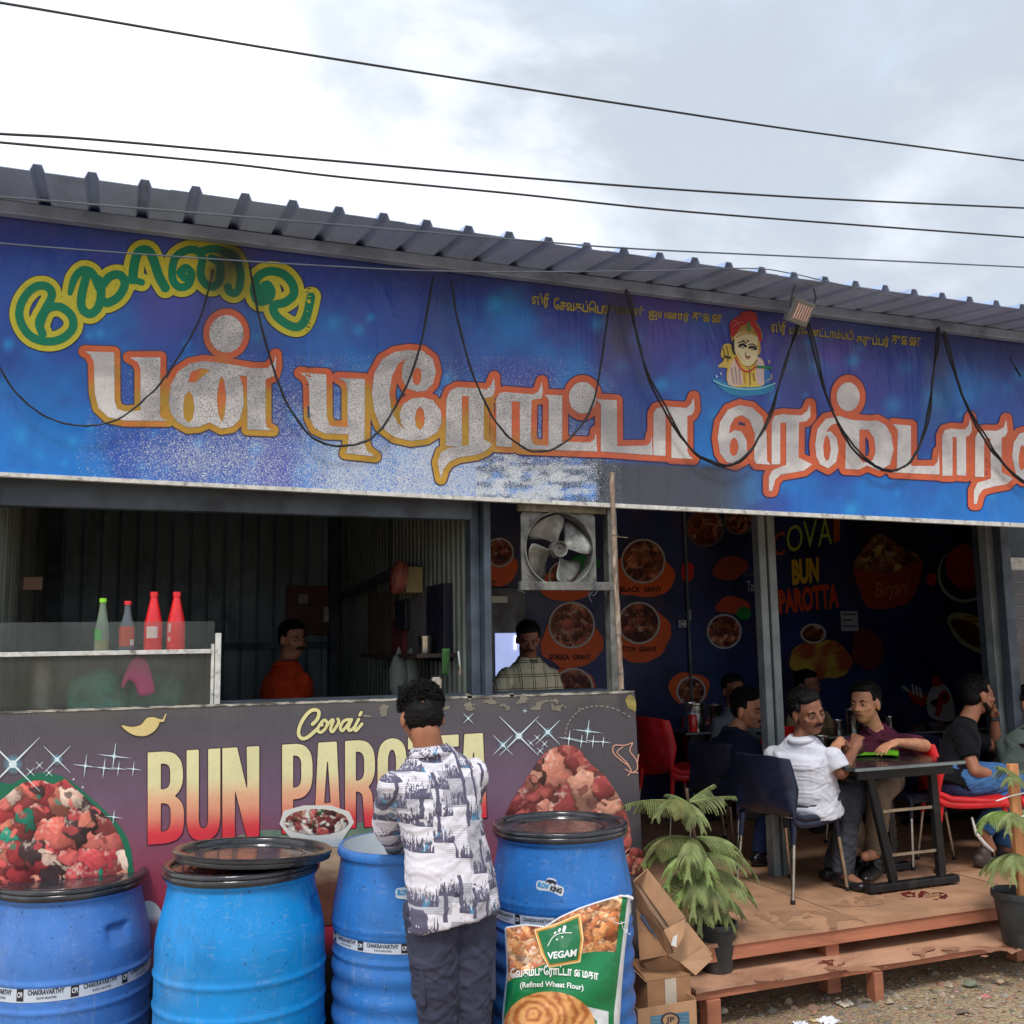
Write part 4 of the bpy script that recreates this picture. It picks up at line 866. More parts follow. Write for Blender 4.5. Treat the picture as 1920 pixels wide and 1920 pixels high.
lump('plastic_sack', [(232,1345),(250,1270),(290,1252),(335,1268),(345,1300),(325,1345)], 4.76, .05, pmat('green_plastic_dark', srgb(26, 112, 96), .4, 0, .25, 12, .3, 20), 'green plastic bag inside the case right of the pink glove', 'bag', 5)
lump('rubber_glove', [(228,1282),(245,1240),(262,1232),(278,1245),(290,1290),(284,1302),(262,1304),(252,1282),(240,1275),(232,1290)], 4.64, .02, pmat('pink_rubber', srgb(235, 60, 150), .5, 0, .1), 'bright pink glove hanging inside the glass case', 'glove', 6, st=2.5)
lump('steel_tin', [(60,1240),(95,1240),(98,1345),(58,1345)], 4.80, .04, pmat('dim_tin', srgb(140, 140, 130), .4, .3), 'pale upright tin at the left inside the glass case', 'tin', 8)
# bottles on the shelf
def bottle(px, w, ytop, ybot, prof, mats, label, group=None, capfrac=.07):
    Yb = yd+.09; c = at(px, ybot, Y=Yb); top = at(px, ytop, Y=Yb); h = top[2]-(zs+.009); r = (at(px+w/2, ybot-10, Y=Yb)[0]-at(px-w/2, ybot-10, Y=Yb)[0])/2
    t = thing('sauce_bottle', label, 'bottle', (c[0], Yb, zs+.009), 0, group)
    lobj('bottle_body', MB().lathe([(r*a, h*b) for a, b in prof], n=24), mats[0], t, smooth=True, angle=60)
    ch = h*capfrac; nr = prof[-1][0]*r*1.25
    lobj('cap', MB().lathe([(0, h*.93-.002), (nr, h*.93-.002), (nr, h), (0, h)], n=20), mats[1], t, smooth=True)
    return t, r, h
def liq(name, col, rough=.15, spec=.6): return pmat(name, col, rough, 0, .06, 9, 0, spec=spec)
def tbottle(name, col, a):
    m, N, L, b = nmat(name); b.inputs['Base Color'].default_value = (*col, 1); b.inputs['Roughness'].default_value = .08; b.inputs['Alpha'].default_value = a; return m
cone = [(0, 0), (.95, 0), (1, .03), (1, .36), (.97, .46), (.62, .72), (.40, .88), (.36, .94)]
t, r, h = bottle(190, 29, 1122, 1221, [(0, 0), (.95, 0), (1, .03), (1, .34), (.8, .52), (.45, .82), (.4, .94)], (tbottle('clear_bottle', srgb(150, 170, 150), .45), liq('lime_cap', srgb(140, 220, 40))), 'clear bottle with lime green cap and yellow dregs, leftmost on shelf')
lobj('liquid', MB().lathe([(0, .004), (r*.9, .004), (r*.93, h*.19), (0, h*.19)], n=20), liq('yellow_sauce', srgb(178, 160, 60)), t, smooth=True)
def wrap_label(t, r, z0, z1, a0, a1, mat, name='bottle_label'):
    mb = MB().grid(lambda u, v: (r*math.sin(R_(a0+(a1-a0)*u)), -r*math.cos(R_(a0+(a1-a0)*u)), z0+(z1-z0)*v), 14, 1); return lobj(name, mb, mat, t, smooth=True)
wrap_label(t, r*1.02, h*.20, h*.40, -70, -5, liq('green_label', srgb(70, 170, 70)))
t, r, h = bottle(237, 29, 1127, 1215, [(0, 0), (.95, 0), (1, .03), (1, .48), (.7, .60), (.42, .80), (.4, .94)], (tbottle('clear_bottle_b', srgb(120, 130, 140), .5), liq('red_cap', srgb(215, 40, 40))), 'clear bottle with red cap and orange label, second on shelf')
wrap_label(t, r*1.02, h*.08, h*.48, -90, 90, liq('orange_label', srgb(190, 66, 30)))
wrap_label(t, r*1.035, h*.10, h*.22, 25, 65, liq('white_label', srgb(215, 215, 215)))
redm = liq('red_plastic', srgb(224, 36, 42), .28)
t, r, h = bottle(286, 35, 1110, 1221, cone, (redm, redm), 'tall red sauce bottle with a white square label')
wrap_label(t, r*1.02, h*.20, h*.40, -45, 25, liq('white_label2', srgb(228, 205, 200)))
t, r, h = bottle(329, 35, 1110, 1219, cone, (redm, redm), 'tall red sauce bottle at the right end of shelf')
for a in (-62, 60): wrap_label(t, r*1.02, h*.14, h*.46, a, a+3, liq('white_line', srgb(230, 205, 200)))
wrap_label(t, r*1.02, h*.30, h*.45, -56, -36, liq('white_panel', srgb(225, 190, 185)))
wrap_label(t, r*1.02, h*.14, h*.22, -56, -38, liq('white_panel2', srgb(225, 190, 185)))

# ================================================================ barrels
def blue_plastic(name, col): 
    m, N, L, b = nmat(name); tc = N.new('ShaderNodeTexCoord'); v = tc.outputs['Object']
    n = noise_(N, L, v, 4, 8, .65); c = mixc(N, L, ramp_(N, L, n, .3, .7), tuple(x*.86 for x in col), tuple(min(1, x*1.1) for x in col))
    n2 = noise_(N, L, v, 22, 8, .75, (1, 1, 3), .6); c = mixc(N, L, ramp_(N, L, n2, .56, .66, 0, .32), c, srgb(150, 170, 190))
    n4 = noise_(N, L, v, 7, 8, .8, (1, 1, .5)); c = mixc(N, L, ramp_(N, L, n4, .50, .70, 0, .36), c, srgb(52, 76, 112))
    n5 = noise_(N, L, v, 34, 6, .8, (1, 1, .08), .2); c = mixc(N, L, ramp_(N, L, n5, .58, .66, 0, .26), c, srgb(150, 172, 190)); n6 = noise_(N, L, v, 60, 3, .5); c = mixc(N, L, ramp_(N, L, n6, .67, .70, 0, .6), c, srgb(34, 50, 80))
    n7 = noise_(N, L, v, 3, 8, .7); c = mixc(N, L, ramp_(N, L, n7, .5, .75, 0, .22), c, srgb(150, 146, 138))
    L.new(c, b.inputs['Base Color']); L.new(ramp_(N, L, n, .3, .7, .30, .48), b.inputs['Roughness']); b.inputs['Specular IOR Level'].default_value = .45
    n3 = noise_(N, L, v, 90, 4); bump_(N, L, b, n3, .08, .002); return m
BL1 = blue_plastic('barrel_blue_matt', srgb(66, 120, 196)); BL2 = blue_plastic('barrel_blue_bright', srgb(8, 136, 212)); BL3 = blue_plastic('barrel_blue_deep', srgb(42, 114, 192))
LID = pmat('black_lid_plastic', srgb(40, 42, 48), .22, 0, .2, 12, .1, 60, srgb(90, 88, 88), .35, 8, coat=.3)
WHP = pmat('white_barrel_inside', srgb(206, 214, 222), .45, 0, .06)
def barrel_centre(px, py, w, rr=.265):
    d = 1900*2*rr/w; P = (Fv+Rv*((px-960)/1900)-Uv*((py-960)/1900))*d; return P[0], P[1], P[2]+CAM_H
def barrel(px, py, w, mat, label, style, lid=True, handles=(), facing=None):
    x, y, z = barrel_centre(px, py, w); H = z; t = thing('plastic_barrel', label, 'barrel', (x, y, 0), 0, 'blue plastic barrels before the counter')
    def rad(s, th):   # s height 0..H
        u = s/H
        top = .258+(.040 if style == 'ring' else .030)*sstep(np.array(H-s), 0.02, .26); r = float(top)
        if style == 'ring':
            for k, zz in enumerate((.30, .41, .515, .62)):
                r += .006*math.exp(-((s-zz*H/.95)/.008)**2)
            r -= .006*(1 if s < .64*H/.95 else 0)*0
        else:
            lo = .60*H/.95
            if s < lo: r += .009*(.5-.5*math.cos((lo-s)/.085*2*math.pi)) - .006
            if abs(s-(lo+.05)) < .035: r -= .006
            a = (th*5/(2*math.pi)) % 1; r -= .007*math.exp(-((a-.5)/.12)**2)*math.exp(-((s-.80*H/.95)/.07)**4)
            r += .004*math.exp(-((s-(lo+.115))/.006)**2)
        if s < .05: r -= .02*(1-s/.05)**2
        for hc, hz, hw, hh in handles:
            d = (math.degrees(th)-hc+180) % 360-180
            if abs(d) < hw+2 and abs(s-hz*H) < hh+.012:
                f = min(1, max(0, (hw+2-abs(d))/4))*min(1, max(0, (hh+.012-abs(s-hz*H))/.012)); depth = .022*(.5+.5*(s-hz*H)/hh); r -= max(0, depth)*f
        return r
    n = 120; ss = list(np.linspace(0, H-.03, 120)); mb = MB()
    for s in ss:
        for k in range(n):
            th = 2*math.pi*k/n; r = rad(s, th); mb.v.append((r*math.cos(th), r*math.sin(th), s))
    for i in range(len(ss)-1):
        for k in range(n): k2 = (k+1) % n; mb.f.append((i*n+k, i*n+k2, (i+1)*n+k2, (i+1)*n+k))
    lobj('barrel_body', mb, mat, t, smooth=True, angle=180)
    rimp = [(.256, H-.034), (.268, H-.032), (.271, H-.024), (.268, H-.012), (.266, H-.004), (.262, H), (.252, H)]
    if lid:
        lobj('barrel_rim', MB().lathe(rimp[:4]+[(.25, H-.012)], n=72), mat, t, smooth=True)
        lp = [(.262, H-.020), (.276, H-.020), (.279, H-.015), (.279, H-.002), (.274, H+.003), (.279, H+.006), (.279, H+.016), (.274, H+.021), (.258, H+.021), (.252, H+.016), (.250, H+.004), (.19, H+.003), (.187, H+.007), (.181, H+.007), (.178, H+.002), (.02, H+.001), (0, H+.001)]
        lobj('lid', MB().lathe(lp, n=80), LID, t, smooth=True, angle=50)
    else:
        lobj('barrel_rim', MB().lathe(rimp, n=72), mat, t, smooth=True)
        lobj('inner_wall', MB().lathe([(.251, H-.001), (.249, H-.3), (.24, .05), (0, .04)], n=72), WHP, t, smooth=True)
    return t, rad, H, (x, y)
def cyl_map(t, rad, ctr, off=.0015):
    def f(a, z):  # a degrees from the direction towards the camera, positive to the right ; z metres
        base = math.atan2(-ctr[1], -ctr[0]); th = base+np.radians(a)
        r = np.array([rad(float(zz), float(tt) % (2*math.pi)) for zz, tt in zip(z, th)])+off
        return np.column_stack([ctr[0]+r*np.cos(th), ctr[1]+r*np.sin(th), z])
    return f
LBL = vmat('barrel_label', .35, (.5,.5,.5), 200, .04, .05); 
def label_band(t, rad, H, ctr, z0, z1, offs, a0=-88, a1=88, slope=0.):
    rm = (lambda s, th: rad((z0+z1)/2, th)); m = cyl_map(t, rm, ctr, .0015); m2 = cyl_map(t, rm, ctr, .003)
    st = 4.; A0 = np.arange(a0, a1+.1, st); pts = np.array([(a, z) for z in (z0, z1) for a in A0]); n = len(A0)
    sl = lambda f: (lambda x, y: f(x, y+slope*x))
    print_obj('label_band', pts, [(i, i+1, n+i+1, n+i) for i in range(n-1)], sl(m), solid_(srgb(196, 206, 220)), LBL, t)
    zm = (z0+z1)/2; hh = (z1-z0)/2
    for a in offs:
        text_print('label_text', 'CHAKRAVARTHY', [(a, zm+hh*.55), (a+24, zm+hh*.55), (a+24, zm-hh*.1), (a, zm-hh*.1)], sl(m2), srgb(50, 52, 66), LBL, t, .03)
        text_print('label_text', 'PLASTIC INDUSTRIES', [(a+6, zm-hh*.35), (a+19, zm-hh*.35), (a+19, zm-hh*.62), (a+6, zm-hh*.62)], sl(m2), srgb(80, 82, 96), LBL, t, .02)
        q = np.array([(a-8, zm-hh*.8), (a-3, zm-hh*.8), (a-3, zm+hh*.8), (a-8, zm+hh*.8)]); print_obj('label_logo', q, [(0, 1, 2, 3)], sl(m2), solid_(srgb(38, 40, 52)), LBL, t)
        text_print('label_text', 'CPI', [(a-7.3, zm+hh*.3), (a-3.7, zm+hh*.3), (a-3.7, zm-hh*.35), (a-7.3, zm-hh*.35)], sl(cyl_map(t, rm, ctr, .0042)), srgb(220, 224, 230), LBL, t, .03)
def zpx(ctr, px, py):  # height on the barrel's near side at this pixel
    d = math.hypot(ctr[0], ctr[1]); k = (d-.30)/d; P = at(px, py, Y=ctr[1]*k); return float(P[2])
b1 = barrel(135, 1650, 254, BL1, 'leftmost blue barrel with a black lid and printed label band', 'ring', True, ((-52, .80, 9, .035),))
z0, z1 = zpx(b1[3], 140, 1872), zpx(b1[3], 140, 1841); label_band(*b1[:3], b1[3], z0, z1, (-62, -26, 10, 46), slope=.0001)
b2 = barrel(455, 1622, 272, BL2, 'bright blue barrel with a second black lid lying askew on top', 'ring', True, ((-25, .84, 9, .04),))
b3 = barrel(768, 1577, 262, BL3, 'open blue barrel the standing man reaches into', 'flute', False)
z0, z1 = zpx(b3[3], 768, 1792), zpx(b3[3], 768, 1768); label_band(*b3[:3], b3[3], z0, z1, (-66, -32, 2, 36))
b4 = barrel(1050, 1550, 240, BL3, 'blue barrel with a black lid and a flour sack leaning on it', 'flute', True)
z0, z1 = zpx(b4[3], 1050, 1745), zpx(b4[3], 1050, 1722); label_band(*b4[:3], b4[3], z0, z1, (-66, -32, 2, 36))
# loose lid askew on barrel two
x2, y2 = b2[3]; H2 = b2[2]
LM = Matrix.Translation((x2+.035, y2-.012, H2+.030)) @ Matrix.Rotation(R_(3), 4, 'Y') @ Matrix.Rotation(R_(-1.5), 4, 'X')
lp = [(.262, 0), (.279, 0), (.281, .004), (.279, .014), (.284, .018), (.284, .028), (.276, .032), (.258, .032), (.252, .026), (.250, .012), (.19, .011), (.187, .015), (.181, .015), (.178, .010), (0, .009)]
o = obj('barrel_lid', MB().lathe(lp, n=80), LID, smooth=True, angle=50); o.matrix_world = LM; tag(o, 'loose black lid lying askew on the bright blue barrel', 'lid')
# stickers
def sticker(b, px, py, tilt):
    t, rad, H, ctr = b; z = zpx(ctr, px, py); d = math.hypot(*ctr)
    # angle around the barrel from the camera direction
    P = at(px, py, Y=ctr[1]-.27); base = math.atan2(-ctr[1], -ctr[0]); a0 = math.degrees(math.atan2(P[1]-ctr[1], P[0]-ctr[0])-base); a0 = (a0+180) % 360-180
    rm = lambda s, th: rad(z, 0)
    def mk(off):
        f = cyl_map(t, rm, ctr, off); c, s = math.cos(tilt), math.sin(tilt)
        return lambda x, y: f(a0+np.degrees((x*c+y*s)/.3), z+(-x*s+y*c))
    q = spline([(-.058, -.008), (-.055, .012), (-.025, .018), (-.012, .034), (.018, .034), (.028, .017), (.055, .012), (.058, -.012), (.045, -.022), (-.045, -.022)], 3, True)
    region('sticker', lambda X, Y: sdf_poly(X, Y, q), (-.066, -.028, .066, .042), .002, mk(.002), solid_(srgb(206, 214, 226)), LBL, t, 1)
    text_print('sticker_text', 'BLOW', [(-.052, .010), (-.004, .010), (-.004, -.010), (-.052, -.010)], mk(.0035), srgb(30, 150, 210), LBL, t, .05, .1)
    text_print('sticker_text', 'KING', [(.002, .008), (.050, .008), (.050, -.012), (.002, -.012)], mk(.0035), srgb(30, 34, 50), LBL, t, .05, .1)
    bull = [(-.024, .014), (-.020, .022), (-.010, .028), (.008, .030), (.018, .026), (.024, .028), (.022, .020), (.018, .010), (.014, .018), (.004, .019), (-.002, .010), (-.006, .017), (-.016, .018)]
    region('sticker_bull', lambda X, Y: sdf_poly(X, Y, bull), (-.03, .005, .03, .036), .0012, mk(.0035), solid_(srgb(36, 40, 56)), LBL, t, 8)
sticker(b4, 1028, 1669, .22); sticker(b3, 770, 1677, .05)

# ================================================================ flour sack
SK = thing('flour_sack', 'open white and green flour sack leaning on the right barrel', 'sack', (1.75, 3.7, 0))
SP = [(946,1738),(985,1732),(1022,1736),(1050,1718),(1085,1702),(1120,1690),(1165,1677),(1182,1682),(1180,1720),(1172,1780),(1166,1850),(1158,1990),(1120,2010),(960,2010),(940,1990),(942,1900),(950,1820)]
def sack_b(x, y):
    d = -sdf_poly(x, y, SP); h = np.sqrt(np.clip(1-(1-np.clip(d/75, 0, 1))**2, 0, 1))
    lean = .10*np.clip((y-1680)/330, 0, 1)
    wr = .007*np.sin((x*.8+y)*.055+3*fbm(x, y, 60, 4))+.009*(fbm(x, y, 38, 8)-.5)+.012*(fbm(x, y, 90, 9)-.5)
    return .03+.105*h*(.45+.55*np.clip((y-1690)/150, 0, 1))+lean+wr*np.clip(d/12, 0, 1)
YK = 3.70
skmap = lambda off: (lambda x, y: at(x, y, Y=YK-sack_b(x, y)-off))
X, Y_ = window(930, 1665, 1200, 2025, 4); F = sdf_poly(X, Y_, SP); p_, f_ = contour(F, 930, 1665, 4, 1)
Pf = skmap(0)(p_[:, 0], p_[:, 1]); Pb = at(p_[:, 0], p_[:, 1], Y=YK-.028-.10*np.clip((p_[:, 1]-1680)/330, 0, 1)+.05*np.clip(-sdf_poly(p_[:, 0], p_[:, 1], SP)/75, 0, 1)); n = len(Pf)
me = bpy.data.meshes.new('sack_body'); me.from_pydata(Pf.tolist()+Pb.tolist(), [], list(f_)+[tuple(i+n for i in ff[::-1]) for ff in f_]); bmesh_merge(me)
sackm = pmat('white_woven_plastic', srgb(226, 228, 230), .5, 0, .05, 20, .2, 260)
obj('sack_body', me, sackm, SK, smooth=True, angle=180)
SKM = vmat('sack_print', .38, (.6, .6, .6), 200, .05, .15, .5)
NUT = [(214,140,84),(196,116,62),(228,168,116),(186,100,54),(222,150,92),(236,186,140)]
right_edge = lambda Y: 1152+(1178-1152)*np.clip((1900-Y)/220, 0, 1)
def clipto(F, X, Y, inset=3): return np.maximum(np.maximum(F, sdf_poly(X, Y, SP)+inset), X-right_edge(Y)+10)
region('grain_picture', lambda X, Y: clipto(Y-(1840+.0*X), X, Y), (940, 1670, 1190, 1850), 1.5, skmap(.002), lambda x, y: worley(x, y, 210, (940, 1670, 1190, 1850), NUT, 23, .5), SKM, SK, 2)
gb = lambda X: 1838-60*np.sin(np.clip((X-945)/230, 0, 1)*math.pi*.62)+6
region('green_print', lambda X, Y: clipto(np.maximum(gb(X)-Y+ -0, Y-1925), X, Y), (940, 1760, 1190, 1930), 2.5, skmap(.0035), solid_(srgb(10, 122, 68)), SKM, SK, 2)
region('green_print', lambda X, Y: np.maximum(np.maximum(sdf_poly(X, Y, SP)+2, np.abs(X-right_edge(Y)+6)-5), Y-1925), (1130, 1670, 1190, 1930), 2.0, skmap(.0045), solid_(srgb(10, 122, 68)), SKM, SK, 2)
region('parotta_picture', lambda X, Y: clipto(sdf_ell(X, Y, (1030, 1925), 86, 66), X, Y), (940, 1855, 1150, 1990), 2., skmap(.005), lambda x, y: lerp(srgb(222, 160, 96), srgb(176, 100, 50), sstep(np.sin(np.hypot(x-1000, (y-1900)*1.25)*.40+14*fbm(x, y, 40, 3))*.5+.5+.5*(fbm(x, y, 12, 6)-.5), .2, .95))*(.8+.4*fbm(x, y, 9, 4))[:, None], SKM, SK, 2)
region('plate_picture', lambda X, Y: clipto(sdf_poly(X, Y, [(1090, 1885), (1155, 1900), (1155, 1960), (1110, 1950), (1120, 1915)]), X, Y), (1085, 1880, 1160, 1965), 2.5, skmap(.004), solid_(srgb(214, 216, 218)), SKM, SK, 2)
LG = [(1004,1745),(1040,1735),(1086,1716),(1092,1760),(1086,1802),(1030,1812),(1018,1790)]
region('logo_rim', lambda X, Y: sdf_poly(X, Y, LG)-2.5, (995, 1705, 1100, 1820), 1.3, skmap(.005), solid_(srgb(236, 206, 150)), SKM, SK, 4)
region('logo_rim', lambda X, Y: sdf_poly(X, Y, LG), (995, 1705, 1100, 1820), 1.3, skmap(.0058), solid_(srgb(206, 140, 36)), SKM, SK, 4)
region('logo_field', lambda X, Y: sdf_poly(X, Y, LG)+3, (995, 1705, 1100, 1820), 1.3, skmap(.0066), solid_(srgb(14, 108, 62)), SKM, SK, 4)
wht = srgb(236, 238, 236)
text_print('logo_text', 'VEGAM', [(1026, 1786), (1082, 1779), (1080, 1793), (1027, 1799)], skmap(.0085), wht, SKM, SK, .03)
strokes('logo_leaf', [(spline([(1027, 1774), (1036, 1758), (1050, 1750), (1072, 1749)], 4), .7), ([(1040, 1750), (1042, 1748)], 1.6), ([(1048, 1746), (1050, 1742)], 2), ([(1057, 1745), (1059, 1738)], 2.8), ([(1044, 1762), (1045, 1761)], 1.3), ([(1054, 1757), (1055, 1756)], 1.3)], (1020, 1725, 1080, 1780), .8, .0085, solid_(wht), SKM, SK, skmap)
def curved_text(name, s, x0, x1, yf, h, bold, off=.0085, shear=0.):
    V, Fc = text_mesh(s, bold, 1., shear); xs = x0+(x1-x0)*V[:, 0]; ys = np.array([yf(a) for a in xs])+h*(.5-V[:, 1]); print_obj(name, np.column_stack([xs, ys]), Fc, skmap(off), solid_(wht), SKM, SK)
tc_ = lambda x: 1838-22*math.sin((x-945)/230*math.pi*.8+.35)+ (x-945)*.06
curved_text('sack_text', 'ேவகம்புேராட்டா ைமதா', 957, 1122, tc_, 26, .03)
curved_text('sack_text', '(Refined Wheat Flour)', 975, 1094, lambda x: tc_(x)+23+(x-975)*.03, 14, .02)
obj('tie_string', MB().tube([tuple(skmap(.012)(np.array([x]), np.array([y]))[0]) for x, y in spline([(1150, 1728), (1160, 1732), (1172, 1730), (1176, 1742), (1172, 1750)], 5)], .002, 5), sackm, SK)
obj('tie_string', MB().tube([tuple(skmap(.012)(np.array([x]), np.array([y]))[0]) for x, y in spline([(1165, 1728), (1170, 1745), (1182, 1752)], 5)], .0016, 5), sackm, SK)
obj('seam_roll', MB().tube([tuple(at(x, y, Y=YK-.06)) for x, y in spline([(1160, 1680), (1176, 1681), (1186, 1685)], 4)], [.004]*4+[.007]*5, 7), sackm, SK, smooth=True)

# ================================================================ cardboard boxes
CARD = pmat('cardboard', srgb(176, 136, 102), .75, 0, .1, 5, .2, 120, srgb(120, 90, 66), .45, 3)
CARD2 = pmat('cardboard_brown', srgb(160, 118, 84), .75, 0, .12, 5, .2, 120, srgb(104, 76, 54), .5, 3)
CARDIN = pmat('cardboard_inside', srgb(150, 120, 98), .8, 0, .1, 5, .2, 120)
def panel(parent, pts, mat=CARD, name='panel', th=.005):
    P = [A(x, y, Y=Y) for x, y, Y in pts]; mb = MB(); mb.add(P, [tuple(range(len(P)))]); return obj(name, mb, mat, parent, solid=th)
# lowest carton
xa, xb_ = at(1196, 1900, Y=3.95)[0], at(1306, 1895, Y=3.95)[0]; zt_ = at(1250, 1884, Y=3.95)[2]
bA = thing('cardboard_box', 'lowest cardboard box with a blue oval print beside the barrel', 'box', (xa, 3.95, 0), 0)
obj('box_side', MB().box(xa, xb_, 3.95, 3.955, 0, zt_), CARD, bA); obj('box_side', MB().box(xa, xa+.005, 3.956, 4.18, 0, zt_), CARD, bA)
obj('box_side', MB().box(xb_-.005, xb_, 3.956, 4.18, 0, zt_+.01), CARD, bA); obj('box_side', MB().box(xa+.006, xb_-.006, 4.175, 4.18, 0, zt_), CARD, bA); obj('box_bottom', MB().box(xa+.006, xb_-.006, 3.956, 4.174, .001, .006), CARD, bA)
bmap = lambda off: (lambda x, y: at(x, y, Y=3.95-off))
BP = vmat('box_print', .7, (.5,.5,.5), 200, .15, .02)
region('box_print', lambda X, Y: sdf_poly(X, Y, [(1219, 1906), (1292, 1896), (1293, 1921), (1221, 1926)]), (1210, 1890, 1300, 1930), 1.5, bmap(.0015), lambda x, y: lerp(srgb(64, 120, 150), srgb(150, 140, 120), sstep(np.sin(y*.9+x*.05), .3, .9)*.5), BP, bA)
region('box_print', lambda X, Y: np.abs(sdf_ell(X, Y, (1257, 1913), 16, 13))-1.6, (1235, 1895, 1280, 1930), 1, bmap(.003), solid_(srgb(60, 54, 60)), BP, bA)
region('box_print', lambda X, Y: sdf_ell(X, Y, (1257, 1913), 14, 11.5), (1235, 1895, 1280, 1930), 1, bmap(.0022), solid_(srgb(176, 140, 106)), BP, bA)
text_print('box_text', 'JP', [(1249, 1907), (1265, 1906), (1265, 1919), (1249, 1920)], bmap(.004), srgb(60, 54, 60), BP, bA, .02)
# middle taped carton
bB = thing('cardboard_box', 'closed taped cardboard box standing in the middle of the pile', 'box', A(1245, 1880, Y=4.05))
xa, xb_ = at(1214, 1860, Y=4.02)[0], at(1296, 1860, Y=4.02)[0]; z0, z1 = zt_-.10, at(1250, 1836, Y=4.02)[2]
mb = MB(); mb.box(xa, xb_, 4.02, 4.19, .012, z1); obj('box_body', mb, CARD2, bB, bevel=.003)
obj('box_flap', MB().add([(xa, 4.02, z1+.002), (xb_, 4.02, z1+.002), (xb_-.01, 4.19, z1+.035), (xa+.004, 4.19, z1+.045)], [(0, 1, 2, 3)]), CARD2, bB, solid=.004)
obj('side_flap', MB().add([(xa-.002, 4.02, z1), (xa-.002, 4.18, z1), (xa-.045, 4.17, z1+.06), (xa-.05, 4.03, z1+.05)], [(0, 1, 2, 3)]), CARD, bB, solid=.004)
ta, tb = at(1247, 1860, Y=4.018)[0], at(1268, 1860, Y=4.018)[0]
obj('packing_tape', MB().box(ta, tb, 4.0165, 4.0185, z0, z1+.001), pmat('packing_tape', srgb(196, 182, 164), .25, 0, .08), bB)
# tilted open carton
bC = thing('cardboard_box', 'open empty cardboard box tipped on its side atop the pile', 'box', A(1230, 1800, Y=4.1))
a = (1188, 1652, 4.06); b = (1216, 1629, 4.10); c = (1284, 1718, 4.04); d = (1262, 1752, 3.98); e = (1266, 1788, 4.0)
panel(bC, [(1188,1652,4.04),(1193,1700,4.06),(1200,1800,4.05),(1252,1790,4.0),(1266,1785,3.97),(1240,1742,3.98)], CARD2, 'box_side')
panel(bC, [(1214,1629,4.12),(1285,1720,4.03),(1256,1738,4.05),(1198,1657,4.13)], CARD, 'box_side')
panel(bC, [(1188,1652,4.04),(1214,1629,4.12),(1200,1657,4.16)], CARD, 'box_side')
panel(bC, [(1196,1656,4.16),(1256,1738,4.12),(1246,1742,4.02),(1190,1662,4.06)], CARDIN, 'box_bottom')
panel(bC, [(1244,1744,3.98),(1285,1722,4.02),(1282,1752,3.99),(1264,1786,3.96)], CARD, 'box_flap')
panel(bC, [(1190,1665,4.0605),(1200,1800,4.10),(1255,1790,4.12),(1258,1742,4.14),(1200,1660,4.17)], CARDIN, 'box_side')
panel(bC, [(1252,1792,4.06),(1287,1728,4.09),(1335,1788,4.07),(1303,1826,4.03),(1275,1805,4.05)], CARD, 'box_flap')
panel(bC, [(1205,1806,4.12),(1252,1792,4.07),(1276,1806,4.05),(1300,1826,4.06),(1222,1832,4.1)], CARD2, 'box_flap')
panel(bC, [(1274,1804,4.045),(1320,1776,4.05),(1336,1798,4.03),(1304,1829,4.0)], CARD, 'box_flap')
region('box_print', lambda X, Y: sdf_caps(X, Y, [(1204, 1718), (1216, 1738), (1232, 1758)], [4, 3, 1.5])+1.5*vnoise(X, Y, 4, 4), (1195, 1705, 1245, 1770), 1.2, lambda x, y: at(x, y, Y=4.055-(x-1195)*.0011-.006), solid_(srgb(70, 86, 110)), BP, bC)
panel(bC, [(1262,1757,3.955),(1270,1752,3.955),(1268,1776,3.945),(1258,1772,3.95)], pmat('white_tape', srgb(200, 200, 196), .4), 'packing_tape', .001)
# ================================================================ bamboo pole and the steel post behind it, exhaust fan
pole = thing('wooden_pole', 'rough thin wooden pole wired upright in front of the steel post', 'pole', A(1160, 1290, Y=4.47))
pp = [(1147, 886), (1149, 950), (1152, 1050), (1156, 1120), (1161, 1210), (1165, 1292)]
P = [tuple(at(x, y, Y=4.43)) for x, y in spline(pp, 6)]
mb = MB().tube(P, [.0135+.0012*math.sin(i*2.1)+.001*math.sin(i*.7) for i in range(len(P))], 9)
obj('pole_stem', mb, pmat('rough_pole_wood', srgb(138, 120, 104), .7, 0, .3, 18, .6, 70, srgb(214, 208, 196), .5, 26, (2, 2, .6)), pole, smooth=True, angle=60)
for y in (1004, 1190, 1262):
    c = A(1150+(y-950)*.045, y, Y=4.43); obj('wire_tie', MB().tube([tuple(c+Vector((.019*math.cos(t), .019*math.sin(t)+.0, .002*math.sin(3*t)))) for t in np.linspace(0, 2*math.pi, 14)], .0016, 5), M['wire_grey'], pole)
obj('nail', MB().tube([tuple(A(1155, 1006, Y=4.44)), tuple(A(1177, 1008, Y=4.44))], .002, 5), M['chrome'], pole)
c = at(1146, 1120, Y=4.56)[0]
obj('post', MB().box(c-.008, c+.045, 4.56, 4.62, cz1-.3, 2.56), M['greasy_grey'], bld, bevel=.003)
fan = thing('exhaust_fan', 'greasy square exhaust fan with four broad metal blades hung under the sign', 'fan', A(1045, 1030, Y=4.6))
YF = 4.56
f0, f1 = at(978, 1040, Y=YF)[0], at(1117, 1040, Y=YF)[0]; fz1, fz0 = at(1045, 960, Y=YF)[2], at(1045, 1093, Y=YF)[2]
fcx = at(1047, 1030, Y=YF)[0]; fcz = at(1047, 1030, Y=YF)[2]; RF = at(1109, 1030, Y=YF)[0]-fcx
